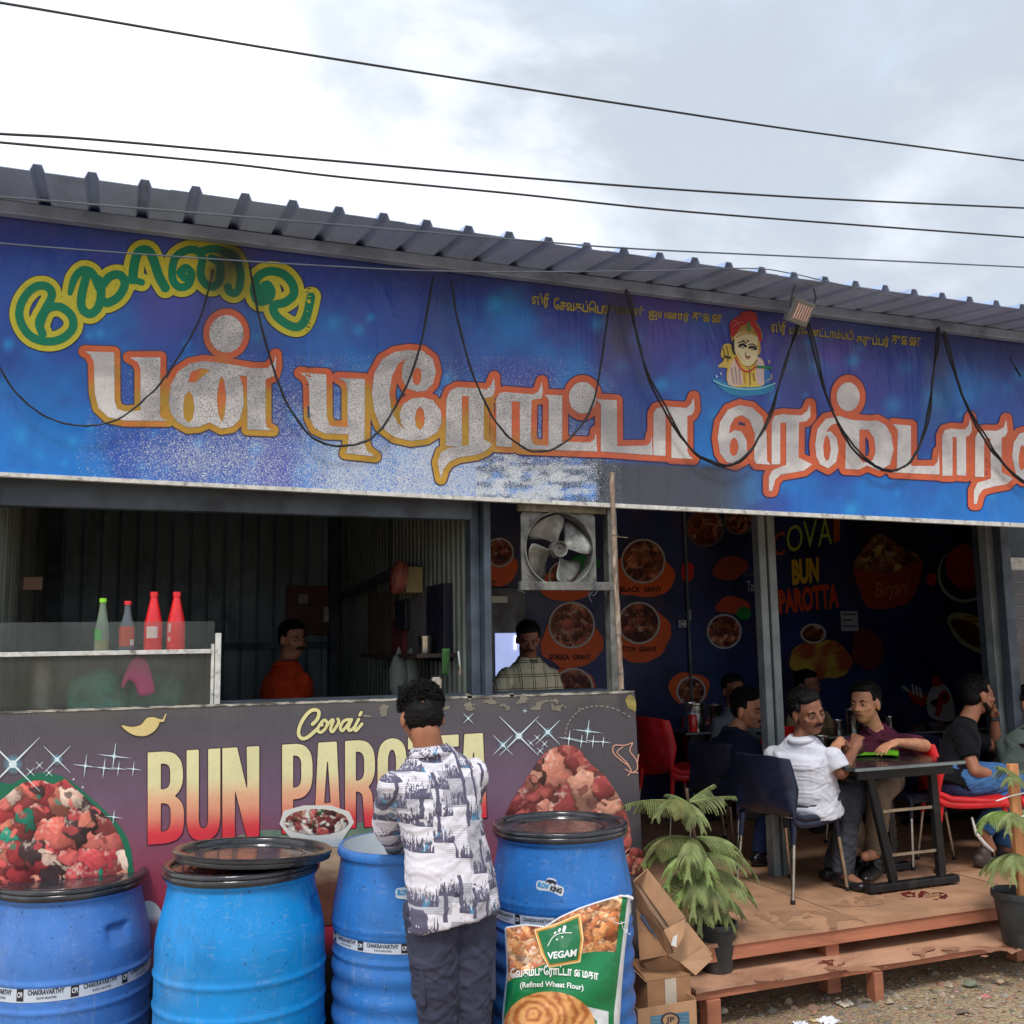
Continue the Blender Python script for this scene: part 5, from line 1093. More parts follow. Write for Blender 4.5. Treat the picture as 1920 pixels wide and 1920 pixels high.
def plate():
    n = 64; mb = MB(); 
    for k in range(n):
        a = 2*math.pi*k/n; cx, sx = math.cos(a), math.sin(a)
        mx = (f1-fcx if cx > 0 else fcx-f0); mz = (fz1-fcz if sx > 0 else fcz-fz0); sc = min(mx/max(abs(cx), 1e-6), mz/max(abs(sx), 1e-6)); sc = max(sc, RF+.0015)
        for r, y in ((RF, YF), (sc, YF), (sc, YF+.012), (RF, YF+.012)): mb.v.append((fcx+cx*r, y, fcz+sx*r))
    for k in range(n):
        a = k*4; b = ((k+1) % n)*4
        for q in range(4): q2 = (q+1) % 4; mb.f.append((a+q, a+q2, b+q2, b+q))
    return mb
obj('fan_plate', plate(), M['greasy_grey'], fan)
obj('fan_ring', MB().lathe([(RF-.001, -.02), (RF+.006, -.022), (RF+.006, -.001), (RF+.001, .055), (RF-.003, .055), (RF-.001, -.02)], (0, 0, 0), 64, Matrix.Translation((fcx, YF+.0, fcz)) @ Matrix.Rotation(R_(-90), 4, 'X')), M['greasy_grey'], fan, smooth=True, angle=40)
hx, hz_ = at(1047, 1030, Y=YF)[0], at(1047, 1030, Y=YF)[2]
HM = Matrix.Translation((hx, YF-.01, hz_)) @ Matrix.Rotation(R_(90), 4, 'X')
obj('hub', MB().lathe([(0, -.01), (.012, -.01), (.014, .0), (.03, -.006), (.036, .012), (.040, .014), (.040, -.05), (0, -.05)], (0, 0, 0), 32, HM), M['greasy_grey'], fan, smooth=True, angle=35)
def blade(a0):
    mb = MB(); R0, R1 = .034, RF*.93
    def fn(u, v):
        r = R0+(R1-R0)*u; hw = (.26+.62*math.sin(min(1, u*1.15)*math.pi*.5)**1.0)*(1 if u < .86 else 1-.25*((u-.86)/.14)**2); a = a0+(v-.5)*2*hw*.78+u*.25
        return (hx+r*math.cos(a), YF+.014+(v-.5)*.085*(.4+.6*u)+.006*math.sin(v*math.pi), hz_+r*math.sin(a))
    return mb.grid(fn, 10, 8)
for k in range(4): obj('blade', blade(R_(18+90*k)), M['greasy_grey'], fan, smooth=True, solid=.002)
l0, l1 = at(974, 1100, Y=YF-.02)[0], at(1149, 1100, Y=YF-.02)[0]; z1, z0 = at(1045, 1091, Y=YF-.02)[2], at(1045, 1107, Y=YF-.02)[2]
obj('lower_rail', MB().box(l0, l1, YF-.035, YF-.003, z0, z1), M['greasy_grey'], fan, bevel=.003)
z1, z0 = at(1045, 944, Y=YF-.02)[2], at(1045, 961, Y=YF-.02)[2]
obj('upper_rail', MB().box(l0, l1-.03, YF-.030, YF-.003, z0, z1), pmat('flaking_paint_rail', srgb(112, 106, 86), .6, .1, .2, 20, .5, 100, srgb(56, 50, 40), .8, 14), fan, bevel=.002)
for x, y in ((1006, 1098), (1115, 1098)):
    c = A(x, y, Y=YF-.04); obj('strap', MB().tube([tuple(c+Vector((0, 0, .022))), tuple(c+Vector((.002, -.004, 0))), tuple(c+Vector((0, 0, -.024)))], .0022, 5), M['wire_grey'], fan)
for q in ([(1112, 1110), (1104, 1114), (1106, 1122), (1110, 1130)], [(1120, 1108), (1114, 1116), (1105, 1115)], [(970, 1106), (976, 1108), (985, 1112)]):
    obj('wire_end', MB().tube([tuple(at(x, y, Y=YF-.04)) for x, y in spline(q, 4)], .0018, 5), M['wire_grey'], fan)
for x, y in ((995, 975), (993, 1080), (1105, 1078)):
    obj('bolt', MB().lathe([(0, .006), (.006, .004), (.008, 0)], (0, 0, 0), 8, Matrix.Translation(A(x, y, Y=YF)) @ Matrix.Rotation(R_(90), 4, 'X')), M['greasy_grey'], fan)

# ================================================================ kitchen fittings
def brd(name, px0, py0, px1, py1, Y, th, mat, label, cat, **k):
    a = at(px0, py0, Y=Y); b = at(px1, py1, Y=Y); o = obj(name, MB().box(min(a[0], b[0]), max(a[0], b[0]), Y, Y+th, min(a[2], b[2]), max(a[2], b[2])), mat, bevel=k.get('bevel', .003)); return tag(o, label, cat)
eb = thing('switch_board', 'dark red wooden switch board on the kitchen back wall', 'switch board', A(585, 1140, Y=7.9))
a = at(538, 1098, Y=7.93); b = at(628, 1190, Y=7.93)
obj('board', MB().box(a[0], b[0], 7.93, 7.97, b[2], a[2]), pmat('dark_red_board', srgb(96, 48, 40), .5, 0, .2), eb, bevel=.005)
for (x0, y0, x1, y1, c) in ((559, 1114, 577, 1132, (150, 150, 148)), (607, 1138, 616, 1166, (190, 188, 182))):
    a = at(x0, y0, Y=7.92); b = at(x1, y1, Y=7.92); obj('switch_box', MB().box(a[0], b[0], 7.905, 7.928, b[2], a[2]), pmat('switch_plastic', srgb(*c), .4), eb, bevel=.003)
brd('sack_board', 0, 1081, 79, 1106, 6.0, .02, pmat('pale_board', srgb(190, 150, 130), .6, 0, .1, 4, .2, 60, srgb(150, 140, 110), .7), 'pale plank fixed across the left end of the kitchen', 'plank').name = 'plank'
def onpart(name, p0, p1, th, mat, label, cat, dx=0):   # fixed on the partition's kitchen side: pixel corners on plane X
    a = at(*p0, X=XP-.012-dx); b = at(*p1, X=XP-.012-dx); o = obj(name, MB().box(XP-.012-th-dx, XP-.012-dx, min(a[1], b[1]), max(a[1], b[1]), min(a[2], b[2]), max(a[2], b[2])), mat, bevel=.003); return tag(o, label, cat)
onpart('meter_box', (767, 1070), (793, 1111), .10, pmat('yellowed_box', srgb(206, 184, 122), .5, 0, .1), 'yellowish meter box on the kitchen partition wall', 'meter box')
onpart('breaker_panel', (752, 1128), (772, 1180), .04, pmat('black_panel', srgb(30, 32, 44), .4), 'black switch panel under the yellowish meter box', 'switch panel')
cal_ = onpart('wall_calendar', (816, 1135), (837, 1178), .006, pmat('calendar_paper', srgb(200, 196, 180), .7, 0, .1), 'small white calendar hung on the kitchen partition', 'calendar', .01)
onpart('cabinet', (815, 1100), (850, 1240), .05, pmat('dark_cabinet', srgb(28, 30, 48), .4), 'dark blue cabinet behind the calendar', 'cabinet')
onpart('wall_board', (765, 1122), (816, 1236), .008, pmat('grey_board', srgb(120, 116, 116), .5, 0, .1), 'plain grey board on the partition left of the calendar', 'board')
onpart('hanging_cloth', (698, 1115), (745, 1235), .03, pmat('brown_cloth', srgb(112, 92, 76), .9, 0, .3, 6, .5, 40, stretch=(1, 4, .5)), 'long brown cloth hanging on the kitchen partition', 'cloth')
onpart('hanging_apron', (744, 1160), (764, 1240), .03, pmat('red_cloth', srgb(110, 46, 52), .9, 0, .3, 9, .5, 40), 'dim red apron hanging beside the grey board', 'cloth')
P = [A(640, 1118, X=XP-.1), A(760, 1062, X=XP-.1)]; tag(obj('pipe', MB().tube([tuple(P[0]), tuple(P[1])], .03, 10), M['steel_dark'], smooth=True), 'dark pipe sloping up along the kitchen partition', 'pipe')
P = [A(735, 1080, X=XP-.14), A(760, 1085, X=XP-.14)]; tag(obj('wall_fan', MB().lathe([(0, 0), (.09, .01), (.1, .05), (.08, .07)], tuple(P[1]), 20, Matrix.Rotation(R_(-80), 4, 'Y')), pmat('reddish_enamel', srgb(150, 84, 70), .5), smooth=True), 'small reddish round wall fan under the pipe', 'fan')
sh = thing('wall_shelf', 'dark wooden shelf on the partition with a steel tumbler', 'shelf', A(830, 1230, X=XP-.1))
obj('shelf_board', MB().box(XP-.22, XP-.015, 5.0, 6.3, at(820, 1226, X=XP-.2)[2]-.02, at(820, 1226, X=XP-.2)[2]), pmat('dark_wood', srgb(62, 48, 42), .6), sh)
zs2 = at(820, 1226, X=XP-.2)[2]; cc = at(798, 1222, X=XP-.12)
tag(obj('steel_tumbler', MB().lathe([(0, 0), (.035, 0), (.042, .09), (.039, .09), (.03, .01), (0, .01)], (cc[0], cc[1], zs2+.001), 20), M['steel_pot'], smooth=True, angle=40), 'small steel tumbler on the dark kitchen shelf', 'tumbler')
gc = pmat('green_cloth', srgb(36, 78, 34), .85, 0, .2, 12, .4, 50)
g0 = A(838, 1216, X=XP-.24); mb = MB().grid(lambda u, v: tuple(g0+Vector((-.01+.012*math.sin(u*9), (u-.5)*.10*(1-v*.6), -v*.12))), 8, 8); tag(obj('dish_cloth', mb, gc, smooth=True, solid=.004), 'green cloth hanging over the edge of the kitchen shelf', 'cloth')
tag(obj('ladle', MB().tube([tuple(A(859, 1222, X=XP-.22)), tuple(A(862, 1250, X=XP-.22)), tuple(A(860, 1262, X=XP-.22))], [.006, .004, .012], 8), M['steel_pot'], smooth=True), 'steel ladle hanging at the right of the green cloth', 'ladle')
# hanging row of bottles / plastic bags and pots on the counter
for k, (px, w, y0) in enumerate(((748, 30, 1238), (770, 26, 1240))):
    c = A(px, 1262, Y=5.4); tag(obj('plastic_bag', MB().lathe([(.004, .14), (.02, .10), (.03*w/28, .09), (.05*w/28, .02), (.05*w/28, -.08), (.03, -.13), (0, -.135)], tuple(c), 18), glass_mat('cloudy_bag_%d' % k, .6, srgb(150, 158, 150), .4), smooth=True), ('cloudy plastic bag hanging left in the kitchen' if k == 0 else 'cloudy plastic bag hanging right beside another bag'), 'bag')
for k, (px, py, r, h, lb) in enumerate(((818, 1309, .038, .085, 'steel canister standing on the counter right of the curly head'), (758, 1308, .03, .05, 'small black jar on the counter left of the curly head'), (775, 1306, .022, .075, 'small bottle with a shiny cap behind the curly head'))):
    c = at(px, py, Y=4.75); tag(obj(('canister', 'jar', 'small_bottle')[k], MB().lathe([(0, 0), (r, 0), (r*1.02, h*.9), (r*.8, h*.93), (r*.8, h), (0, h)], (c[0], 4.75, cz1), 20), (M['steel_pot'], M['black_base'], M['black_base'])[k], smooth=True, angle=40), lb, ('canister', 'jar', 'bottle')[k])
# fridge with lit door
fr = thing('drinks_fridge', 'black drinks fridge with a lit pale blue door behind the man in the checked shirt', 'fridge', A(945, 1300, Y=7.0))
fa, fb = at(921, 1240, Y=7.0)[0], at(978, 1240, Y=7.0)[0]; fzt = at(945, 1100, Y=7.0)[2]
obj('fridge_body', MB().box(fa, fb+.05, 7.0, 7.6, .33, fzt), M['black_base'], fr, bevel=.01)
lit = pmat('lit_fridge_glass', srgb(150, 165, 215), .2, 0, .25, 7, 0); b_ = lit.node_tree.nodes['Principled BSDF']; b_.inputs['Emission Color'].default_value = (.40, .48, .85, 1); b_.inputs['Emission Strength'].default_value = .55
z1, z0 = at(945, 1187, Y=6.99)[2], .7; obj('lit_door', MB().box(fa+.03, fb-.02, 6.985, 6.995, z0, z1), lit, fr)
led = pmat('led_dots', srgb(240, 240, 255), .3); led.node_tree.nodes['Principled BSDF'].inputs['Emission Color'].default_value = (.9, .95, 1, 1); led.node_tree.nodes['Principled BSDF'].inputs['Emission Strength'].default_value = 1.6
for k in range(5): c = at(966, 1194+k*5.4, Y=6.98); obj('led_dot', MB().box(c[0]-.007, c[0]+.007, 6.976, 6.984, c[2]-.007, c[2]+.007), led, fr)
a = at(921, 1118, Y=6.99); b = at(951, 1130, Y=6.99); obj('fridge_label', MB().box(a[0], b[0], 6.98, 6.998, b[2], a[2]), pmat('pale_label', srgb(190, 196, 180), .5), fr)

# ================================================================ pictures and words printed on the dining room's back wall
YW = 7.995
wmap = lambda off: (lambda x, y: at(x, y, Y=YW-off))
WP = vmat('wall_picture_print', .5, (.5,.5,.5), 200, .15, .04, .3, srgb(20, 20, 30), .3)
def wreg(name, sd, bb, fn, off=.004, st=2., run=8): return region(name, sd, bb, st, wmap(off), fn, WP, bld, run)
ORG = srgb(236, 104, 50); 
def splat(cx, cy, rx, ry, seed, col=ORG, off=.003):
    wreg('orange_patch_print', lambda X, Y: sdf_ell(X, Y, (cx, cy), rx, ry)+9*(vnoise(X, Y, 22, seed)-.4), (cx-rx-14, cy-ry-14, cx+rx+14, cy+ry+14), solid_(col), off)
def dish(cx, cy, r, seed, ring=(205, 200, 196), pal=MEAT, ry=None, off=.006):
    ry = ry or r
    wreg('plate_print', lambda X, Y: np.abs(sdf_ell(X, Y, (cx, cy), r, ry))-1.8, (cx-r-4, cy-ry-4, cx+r+4, cy+ry+4), solid_(srgb(*ring)), off+.003, 1.6)
    wreg('dish_print', lambda X, Y: sdf_ell(X, Y, (cx, cy), r-1, ry-1), (cx-r, cy-ry, cx+r, cy+ry), lambda x, y: worley(x, y, 40, (cx-r, cy-ry, cx+r, cy+ry), [(170,84,64),(196,104,76),(130,62,52),(104,50,50),(204,130,90)], seed), off, 2.4, 1)
def wtext(s, q, col, bold=.03, off=.009, fn=None, shear=0): text_print('wall_text', s, q, wmap(off), srgb(*col), WP, bld, bold, shear, fn)
for (cx, cy, rx, ry, px_, py_, r, sd_, words) in ((1205, 1078, 62, 44, 1206, 1052, 40, 31, ('BLACK', 'GRAVY')), (1072, 1205, 60, 48, 1072, 1172, 42, 32, ('SUKKA', 'GRAVY')), (1196, 1190, 62, 52, 1198, 1168, 38, 33, ('MUTTON', 'GRAVY')), (935, 1066, 38, 36, 936, 1036, 26, 34, ('GRAVY', '')), (1070, 1285, 50, 30, 1075, 1290, 36, 35, ('', '')), (1290, 1290, 40, 30, 1296, 1296, 26, 36, ('', '')), (1060, 1096, 52, 30, 1056, 1080, 26, 37, ('', ''))):
    splat(cx, cy, rx, ry, sd_); dish(px_, py_, r, sd_)
    if words[0]: wtext(words[0], [(cx-42, cy+22), (cx-4, cy+22), (cx-4, cy+32), (cx-42, cy+32)], (70, 30, 24))
    if words[1]: wtext(words[1], [(cx+2, cy+22), (cx+36, cy+22), (cx+36, cy+32), (cx+2, cy+32)], (70, 30, 24))
dish(1358, 1184, 31, 41, (190, 196, 204)); dish(1322, 990, 34, 42, (110, 100, 110), off=.004); dish(1385, 975, 26, 43, (120, 110, 104))
wreg('leaf_print', lambda X, Y: sdf_ell(X, Y, (1098, 1056), 28, 16), (1065, 1035, 1130, 1075), solid_(srgb(36, 150, 70)), .0075)
wreg('leaf_print', lambda X, Y: sdf_ell(X, Y, (1395, 1150), 14, 12), (1378, 1136, 1412, 1164), solid_(srgb(36, 140, 70)))
splat(1375, 1135, 30, 18, 51, srgb(190, 80, 60)); splat(1368, 1065, 34, 24, 52, srgb(150, 70, 56)); splat(1290, 1076, 14, 18, 53, srgb(220, 62, 54))
for k, (ch, x0, y0, w, h, c) in enumerate((('C', 1450, 1000, 22, 44, (206, 100, 60)), ('O', 1475, 986, 30, 50, (206, 226, 84)), ('V', 1506, 978, 26, 50, (206, 230, 84)), ('A', 1534, 974, 26, 50, (214, 236, 90)), ('I', 1563, 972, 12, 46, (226, 116, 50)))):
    wtext(ch, [(x0, y0), (x0+w, y0-4), (x0+w, y0-4+h), (x0, y0+h)], c, .0)
wtext('BUN', [(1484, 1050), (1535, 1044), (1536, 1092), (1486, 1098)], (250, 206, 60), .05)
wtext('PAROTTA', [(1458, 1106), (1572, 1092), (1574, 1140), (1462, 1152)], (240, 96, 54), .05)
wtext('Tasty', [(1400, 1090), (1425, 1086), (1427, 1112), (1403, 1116)], (214, 222, 240), .0, .009, None, .3); wtext('HONESTLY', [(1396, 1076), (1422, 1070), (1422, 1077), (1397, 1083)], (120, 128, 150), .0)
# pot of rice
wreg('pot_print', lambda X, Y: sdf_poly(X, Y, spline([(1602, 1062), (1660, 1076), (1728, 1050), (1716, 1110), (1692, 1135), (1630, 1140), (1612, 1105)], 4, True)), (1595, 1040, 1740, 1145), solid_(srgb(196, 78, 62)))
wreg('rice_print', lambda X, Y: sdf_poly(X, Y, spline([(1600, 1062), (1622, 1025), (1645, 1002), (1668, 1010), (1700, 1030), (1728, 1048), (1668, 1074), (1625, 1070)], 4, True)), (1592, 995, 1735, 1080), lambda x, y: worley(x, y, 40, (1595, 1000, 1730, 1075), [(220,150,100),(190,116,100),(230,190,100),(160,90,70)], 61), .006, 2, 1)
wtext('Biryani', [(1640, 1092), (1705, 1084), (1706, 1122), (1642, 1130)], (250, 150, 130), .01, .009, None, .25)
wreg('plate_print', lambda X, Y: sdf_ell(X, Y, (1808, 1078), 50, 52), (1755, 1020, 1862, 1135), solid_(srgb(214, 228, 196)), .004)
wreg('plate_print', lambda X, Y: sdf_ell(X, Y, (1810, 1074), 47, 50), (1755, 1020, 1862, 1135), solid_(srgb(40, 70, 60)), .006)
wreg('dish_print', lambda X, Y: sdf_poly(X, Y, spline([(1772, 1060), (1785, 1030), (1810, 1018), (1830, 1036), (1842, 1022), (1850, 1060), (1830, 1095), (1812, 1108), (1785, 1092)], 4, True)), (1765, 1010, 1860, 1115), lambda x, y: lerp(srgb(244, 70, 66), srgb(186, 48, 54), fbm(x, y, 16, 5)), .0075, 2, 2)
wreg('lime_print', lambda X, Y: sdf_ell(X, Y, (1843, 1085), 10, 14), (1830, 1068, 1856, 1102), solid_(srgb(214, 222, 96)), .009)
splat(1745, 1088, 11, 15, 71, srgb(236, 70, 60))
wreg('plate_print', lambda X, Y: sdf_poly(X, Y, spline([(1776, 1165), (1790, 1148), (1830, 1156), (1862, 1180), (1870, 1225), (1850, 1230), (1800, 1205)], 4, True)), (1770, 1140, 1880, 1240), solid_(srgb(214, 212, 160)), .004)
wreg('dish_print', lambda X, Y: sdf_poly(X, Y, spline([(1782, 1168), (1800, 1160), (1830, 1172), (1842, 1200), (1836, 1214), (1806, 1200)], 4, True)), (1776, 1150, 1850, 1225), solid_(srgb(130, 66, 46)), .006)
wreg('dish_print', lambda X, Y: np.minimum(sdf_poly(X, Y, [(1808, 1148), (1842, 1160), (1846, 1176), (1812, 1164)]), sdf_poly(X, Y, [(1846, 1162), (1866, 1182), (1868, 1222), (1844, 1216)])), (1800, 1140, 1875, 1230), lambda x, y: lerp(srgb(244, 204, 70), srgb(180, 130, 40), sstep(np.sin(y*.8), 0, .8)), .008, 1.6, 2)
splat(1868, 1269, 9, 8, 72, srgb(236, 104, 64))
wreg('dish_print', lambda X, Y: sdf_ell(X, Y, (1538, 1238), 62, 36)+10*(vnoise(X, Y, 16, 9)-.4), (1465, 1190, 1612, 1285), lambda x, y: lerp(srgb(216, 180, 80), srgb(186, 92, 60), sstep(fbm(x, y, 24, 3), .4, .6)), .004, 2.4, 2)
dish(1525, 1188, 22, 44, (206, 204, 200), ry=17, off=.0065)
splat(1625, 1215, 30, 40, 73, srgb(130, 56, 52)); splat(1650, 1010, 50, 30, 74, srgb(70, 48, 66), .002)
# hen head and drumstick emblem (plain cartoon)
HEN = [((1760, 1320), 22, 34, (206, 208, 212))]
wreg('hen_print', lambda X, Y: sdf_poly(X, Y, spline([(1745, 1345), (1738, 1310), (1752, 1284), (1772, 1284), (1786, 1310), (1788, 1350)], 4, True)), (1730, 1275, 1795, 1355), solid_(srgb(212, 214, 218)), .006, 1.5)
wreg('hen_print', lambda X, Y: sdf_poly(X, Y, spline([(1750, 1286), (1747, 1270), (1758, 1268), (1764, 1276), (1768, 1284)], 4, True)), (1740, 1262, 1775, 1292), solid_(srgb(200, 34, 42)), .0075, 1.2)
wreg('hen_print', lambda X, Y: np.minimum(sdf_ell(X, Y, (1770, 1308), 11, 13), sdf_poly(X, Y, [(1742, 1318), (1762, 1308), (1768, 1326), (1760, 1345), (1752, 1340), (1756, 1328)])), (1735, 1290, 1785, 1350), solid_(srgb(200, 34, 42)), .0078, 1.2)
wreg('hen_print', lambda X, Y: np.minimum(sdf_ell(X, Y, (1771, 1307), 4, 6), sdf_poly(X, Y, [(1745, 1314), (1758, 1310), (1756, 1322), (1748, 1322)])), (1740, 1295, 1780, 1330), solid_(srgb(24, 20, 26)), .0095, 1)
wreg('drumstick_print', lambda X, Y: sdf_caps(X, Y, [(1710, 1300), (1722, 1310), (1728, 1312)], [7, 12, 12]), (1695, 1285, 1745, 1330), solid_(srgb(186, 60, 36)), .005, 1.5)
wreg('drumstick_print', lambda X, Y: sdf_caps(X, Y, [(1694, 1288), (1704, 1296)], [3, 2]), (1688, 1282, 1712, 1302), solid_(srgb(206, 206, 206)), .007, 1.1)
for k in range(3): wreg('drumstick_print', lambda X, Y: sdf_caps(X, Y, [(1711+k*7, 1284+k*3), (1713+k*7, 1300+k*3)], [2, 2.6]), (1700, 1278, 1740, 1315), solid_(srgb(214, 214, 218)), .007, 1.1)
# taped paper notices
def notice(x0, y0, x1, y1, lb, Y=7.97):
    t = thing('paper_notice', lb, 'notice', A((x0+x1)/2, (y0+y1)/2, Y=Y)); a = at(x0, y0, Y=Y); b = at(x1, y1, Y=Y)
    obj('paper', MB().box(a[0], b[0], Y, Y+.003, b[2], a[2]), pmat('notice_paper', srgb(190, 192, 204), .7, 0, .05), t)
    for k in range(3):
        yy = y0+(y1-y0)*(.12+.3*k); obj('ink_line', MB().box(a[0]+.02, b[0]-.02-(.05 if k == 1 else 0), Y-.0015, Y-.0005, at(x0, yy+3, Y=Y)[2], at(x0, yy, Y=Y)[2]), pmat('ink', srgb(90, 94, 110), .7), t)
notice(1576, 1146, 1610, 1183, 'white paper notice taped on the wall under PAROTTA')
notice(1272, 1163, 1287, 1176, 'small white notice taped left of the vertical conduit')
notice(1288, 1143, 1296, 1163, 'narrow white slip taped on the vertical conduit')

# ================================================================ chairs
PB = pmat('black_chair_plastic', srgb(24, 32, 56), .38, 0, .15, 8, .06, 60, srgb(60, 60, 66), .25, 6)
PR = pmat('red_chair_plastic', srgb(204, 30, 34), .36, 0, .1, 8, .06, 60, srgb(140, 24, 26), .3, 6)
FOOT = pmat('black_rubber_foot', srgb(24, 24, 26), .7)
def chair(mat, label, x, y, rot, group=None, z=None):
    t = thing('chair', label, 'chair', (x, y, DZ if z is None else z), rot, group)
    prof = [(.215, .418), (.212, .440), (.195, .452), (.10, .446), (0, .440), (-.10, .441), (-.165, .452), (-.200, .478), (-.220, .53), (-.236, .59), (-.250, .65), (-.264, .71), (-.276, .76), (-.281, .785)]
    S = spline(prof, 2); n = len(S)
    def fn(u, v):
        i = v*(n-1); k = min(int(i), n-2); f = i-k; px = S[k][0]*(1-f)+S[k+1][0]*f; pz = S[k][1]*(1-f)+S[k+1][1]*f
        w = (u-.5)*2; bk = min(1, max(0, (pz-.48)/.12)); hw = .215-.03*bk*max(0, (pz-.55)/.3); e = max(0, abs(w)-.86)/.14
        y_ = math.copysign(min(abs(w), .86+.10*e)*hw/.96, w) if w else 0.
        seat = 1-bk
        pz2 = pz-seat*(.055*e+.000)+seat*.010*w*w*0; px2 = px+bk*.055*abs(w)**2.2+bk*.03*e
        if v > .9: pz2 -= .05*((v-.9)/.1)*max(0, abs(w)-.5)**1.5
        pz2 -= .012*(1-w*w)*seat*math.sin(min(1, max(0, (px+.2)/.4))*math.pi)
        return (px2, y_, pz2)
    lobj('seat_shell', MB().grid(fn, 22, n*2), mat, t, smooth=True, solid=.008, angle=180)
    for sx, sy in ((.185, .185), (.185, -.185), (-.175, .185), (-.175, -.185)):
        top = Vector((sx, sy, .435)); ft = Vector((sx*1.12+(.03 if sx > 0 else -.045), sy*1.10, 0)); mid = top.lerp(ft, .30)
        leg = lobj('leg', MB().tube([tuple(mid), tuple(ft+Vector((0, 0, .012)))], .0115, 10), M['chrome'], t, smooth=True)
        sl = MB().tube([tuple(top), tuple(mid)], [.019, .0145], 10); lobj('leg_socket', sl, mat, t, smooth=True)
        lobj('foot', MB().tube([tuple(ft), tuple(ft+Vector((0, 0, .022)))], [.014, .0135], 10), FOOT, t, smooth=True)
    for sy in (-.192, .192):
        lobj('side_rail', MB().tube([(.19, sy, .425), (.05, sy, .428), (-.12, sy, .436), (-.19, sy, .47)], [.017, .020, .023, .019], 10), mat, t, smooth=True)
    return t
G1 = None
chair(PB, 'black plastic chair carrying the man in the white shirt', 3.675, 5.05, R_(14))
chair(PB, 'black plastic chair under the man in the navy shirt', 3.84, 5.86, R_(18))
chair(PB, 'black plastic chair under the man in the maroon shirt', 4.83, 5.42, R_(196))
c_ = chair(PR, 'red plastic chair at the left just past the counter end', 3.93, 6.72, R_(6)); c_.scale = (1.04, 1.04, 1.13)
chair(PR, 'red plastic chair carrying the man in the black T-shirt', 5.03, 5.10, R_(-28))
chair(PR, 'red plastic chair cut off by the right edge of the photo', 5.42, 4.92, R_(170))
chair(PR, 'red plastic chair with its back showing left of the grey post', 4.72, 6.75, R_(100))
chair(PR, 'red plastic chair back behind the man in the maroon shirt', 5.05, 6.15, R_(150))
chair(PR, 'red plastic chair in the dark behind the table with steel jugs', 4.9, 7.75, R_(-95))

# ================================================================ tables
TT = pmat('black_table_top', srgb(30, 28, 34), .2, 0, .25, 3, .05, 40, srgb(64, 52, 52), .4, 2, coat=.2)
TL = pmat('black_table_steel', srgb(26, 28, 32), .4, .2, .15, 8, .1, 60, srgb(90, 84, 76), .3, 10)
def table(label, x0, x1, y0, y1, zt, legs=True):
    t = thing('dining_table', label, 'table', ((x0+x1)/2, (y0+y1)/2, DZ)); z = zt
    obj('tabletop', MB().box(x0, x1, y0, y1, z-.022, z), TT, t, bevel=.003)
    obj('edge_trim', MB().box(x0-.002, x1+.002, y0-.004, y0-.001, z-.020, z-.004), M['steel_grey'], t)
    obj('apron', MB().box(x0+.06, x1-.05, y0+.04, y0+.065, z-.075, z-.023), TL, t, bevel=.003)
    for yy in (y0+.13, y1-.12):
        a, b = x0+.24, x1-.10; f = obj('leg_frame', MB().box(a-.10, b+.10, yy-.03, yy+.03, DZ+.012, DZ+.052), TL, t, bevel=.006)
        for s, (tx, bx) in enumerate(((a-.04, a+.09), (b-.03, b-.01))):
            m = obj('leg', MB().bar((bx, yy, DZ+.05), (tx, yy, z-.06), .05, .035, up=(0, 1, 0)), TL, t, bevel=.004)
        obj('crossbar', MB().bar((a+.04, yy, z-.27), (b-.02, yy, z-.27), .016, .016), M['chrome'], t)
        obj('crossbar', MB().bar((a+.06, yy, DZ+.20), (b-.02, yy, DZ+.20), .016, .016), M['chrome'], t)
        for q in (a-.06, b+.05): obj('foot', MB().lathe([(0, 0), (.02, 0), (.016, .013), (0, .013)], (q, yy, DZ), 12), FOOT, t)
    return t
ZT = DZ+.715
ta, tb = at(1795, 1423, Z=ZT), at(1565, 1437, Z=ZT)
table('black dining table with a green leaf plate in front of the white shirted man', tb[0]+.04, ta[0]-.01, 4.66, 5.30, ZT)
table('black dining table with steel jugs and a red bottle at left', at(1286, 1365, Y=7.1)[0], at(1286, 1365, Y=7.1)[0]+.95, 7.1, 7.7, ZT)
table('bare dark dining table behind at right before the hen picture', 5.55, 6.6, 6.25, 6.9, ZT)
table('dark dining table at the far right with a yellow tray', 5.50, 6.2, 5.0, 5.6, ZT+.02)
# green leaf plate
lf = pmat('green_leaf_plate', srgb(112, 196, 36), .4, 0, .15, 10, .3, 30)
def leafp(u, v):
    c = np.array(at(1590+95*u, 1421-12*v-3*math.sin(u*3), Z=ZT+.004)); return (c[0], c[1], ZT+.004+.006*math.sin(u*11)*v+.010*(abs(v-.5)*2)**4)
tag(obj('leaf_plate', MB().grid(leafp, 14, 6), lf, smooth=True, solid=.002), 'bright green leaf plate on the near edge of the front table', 'plate')
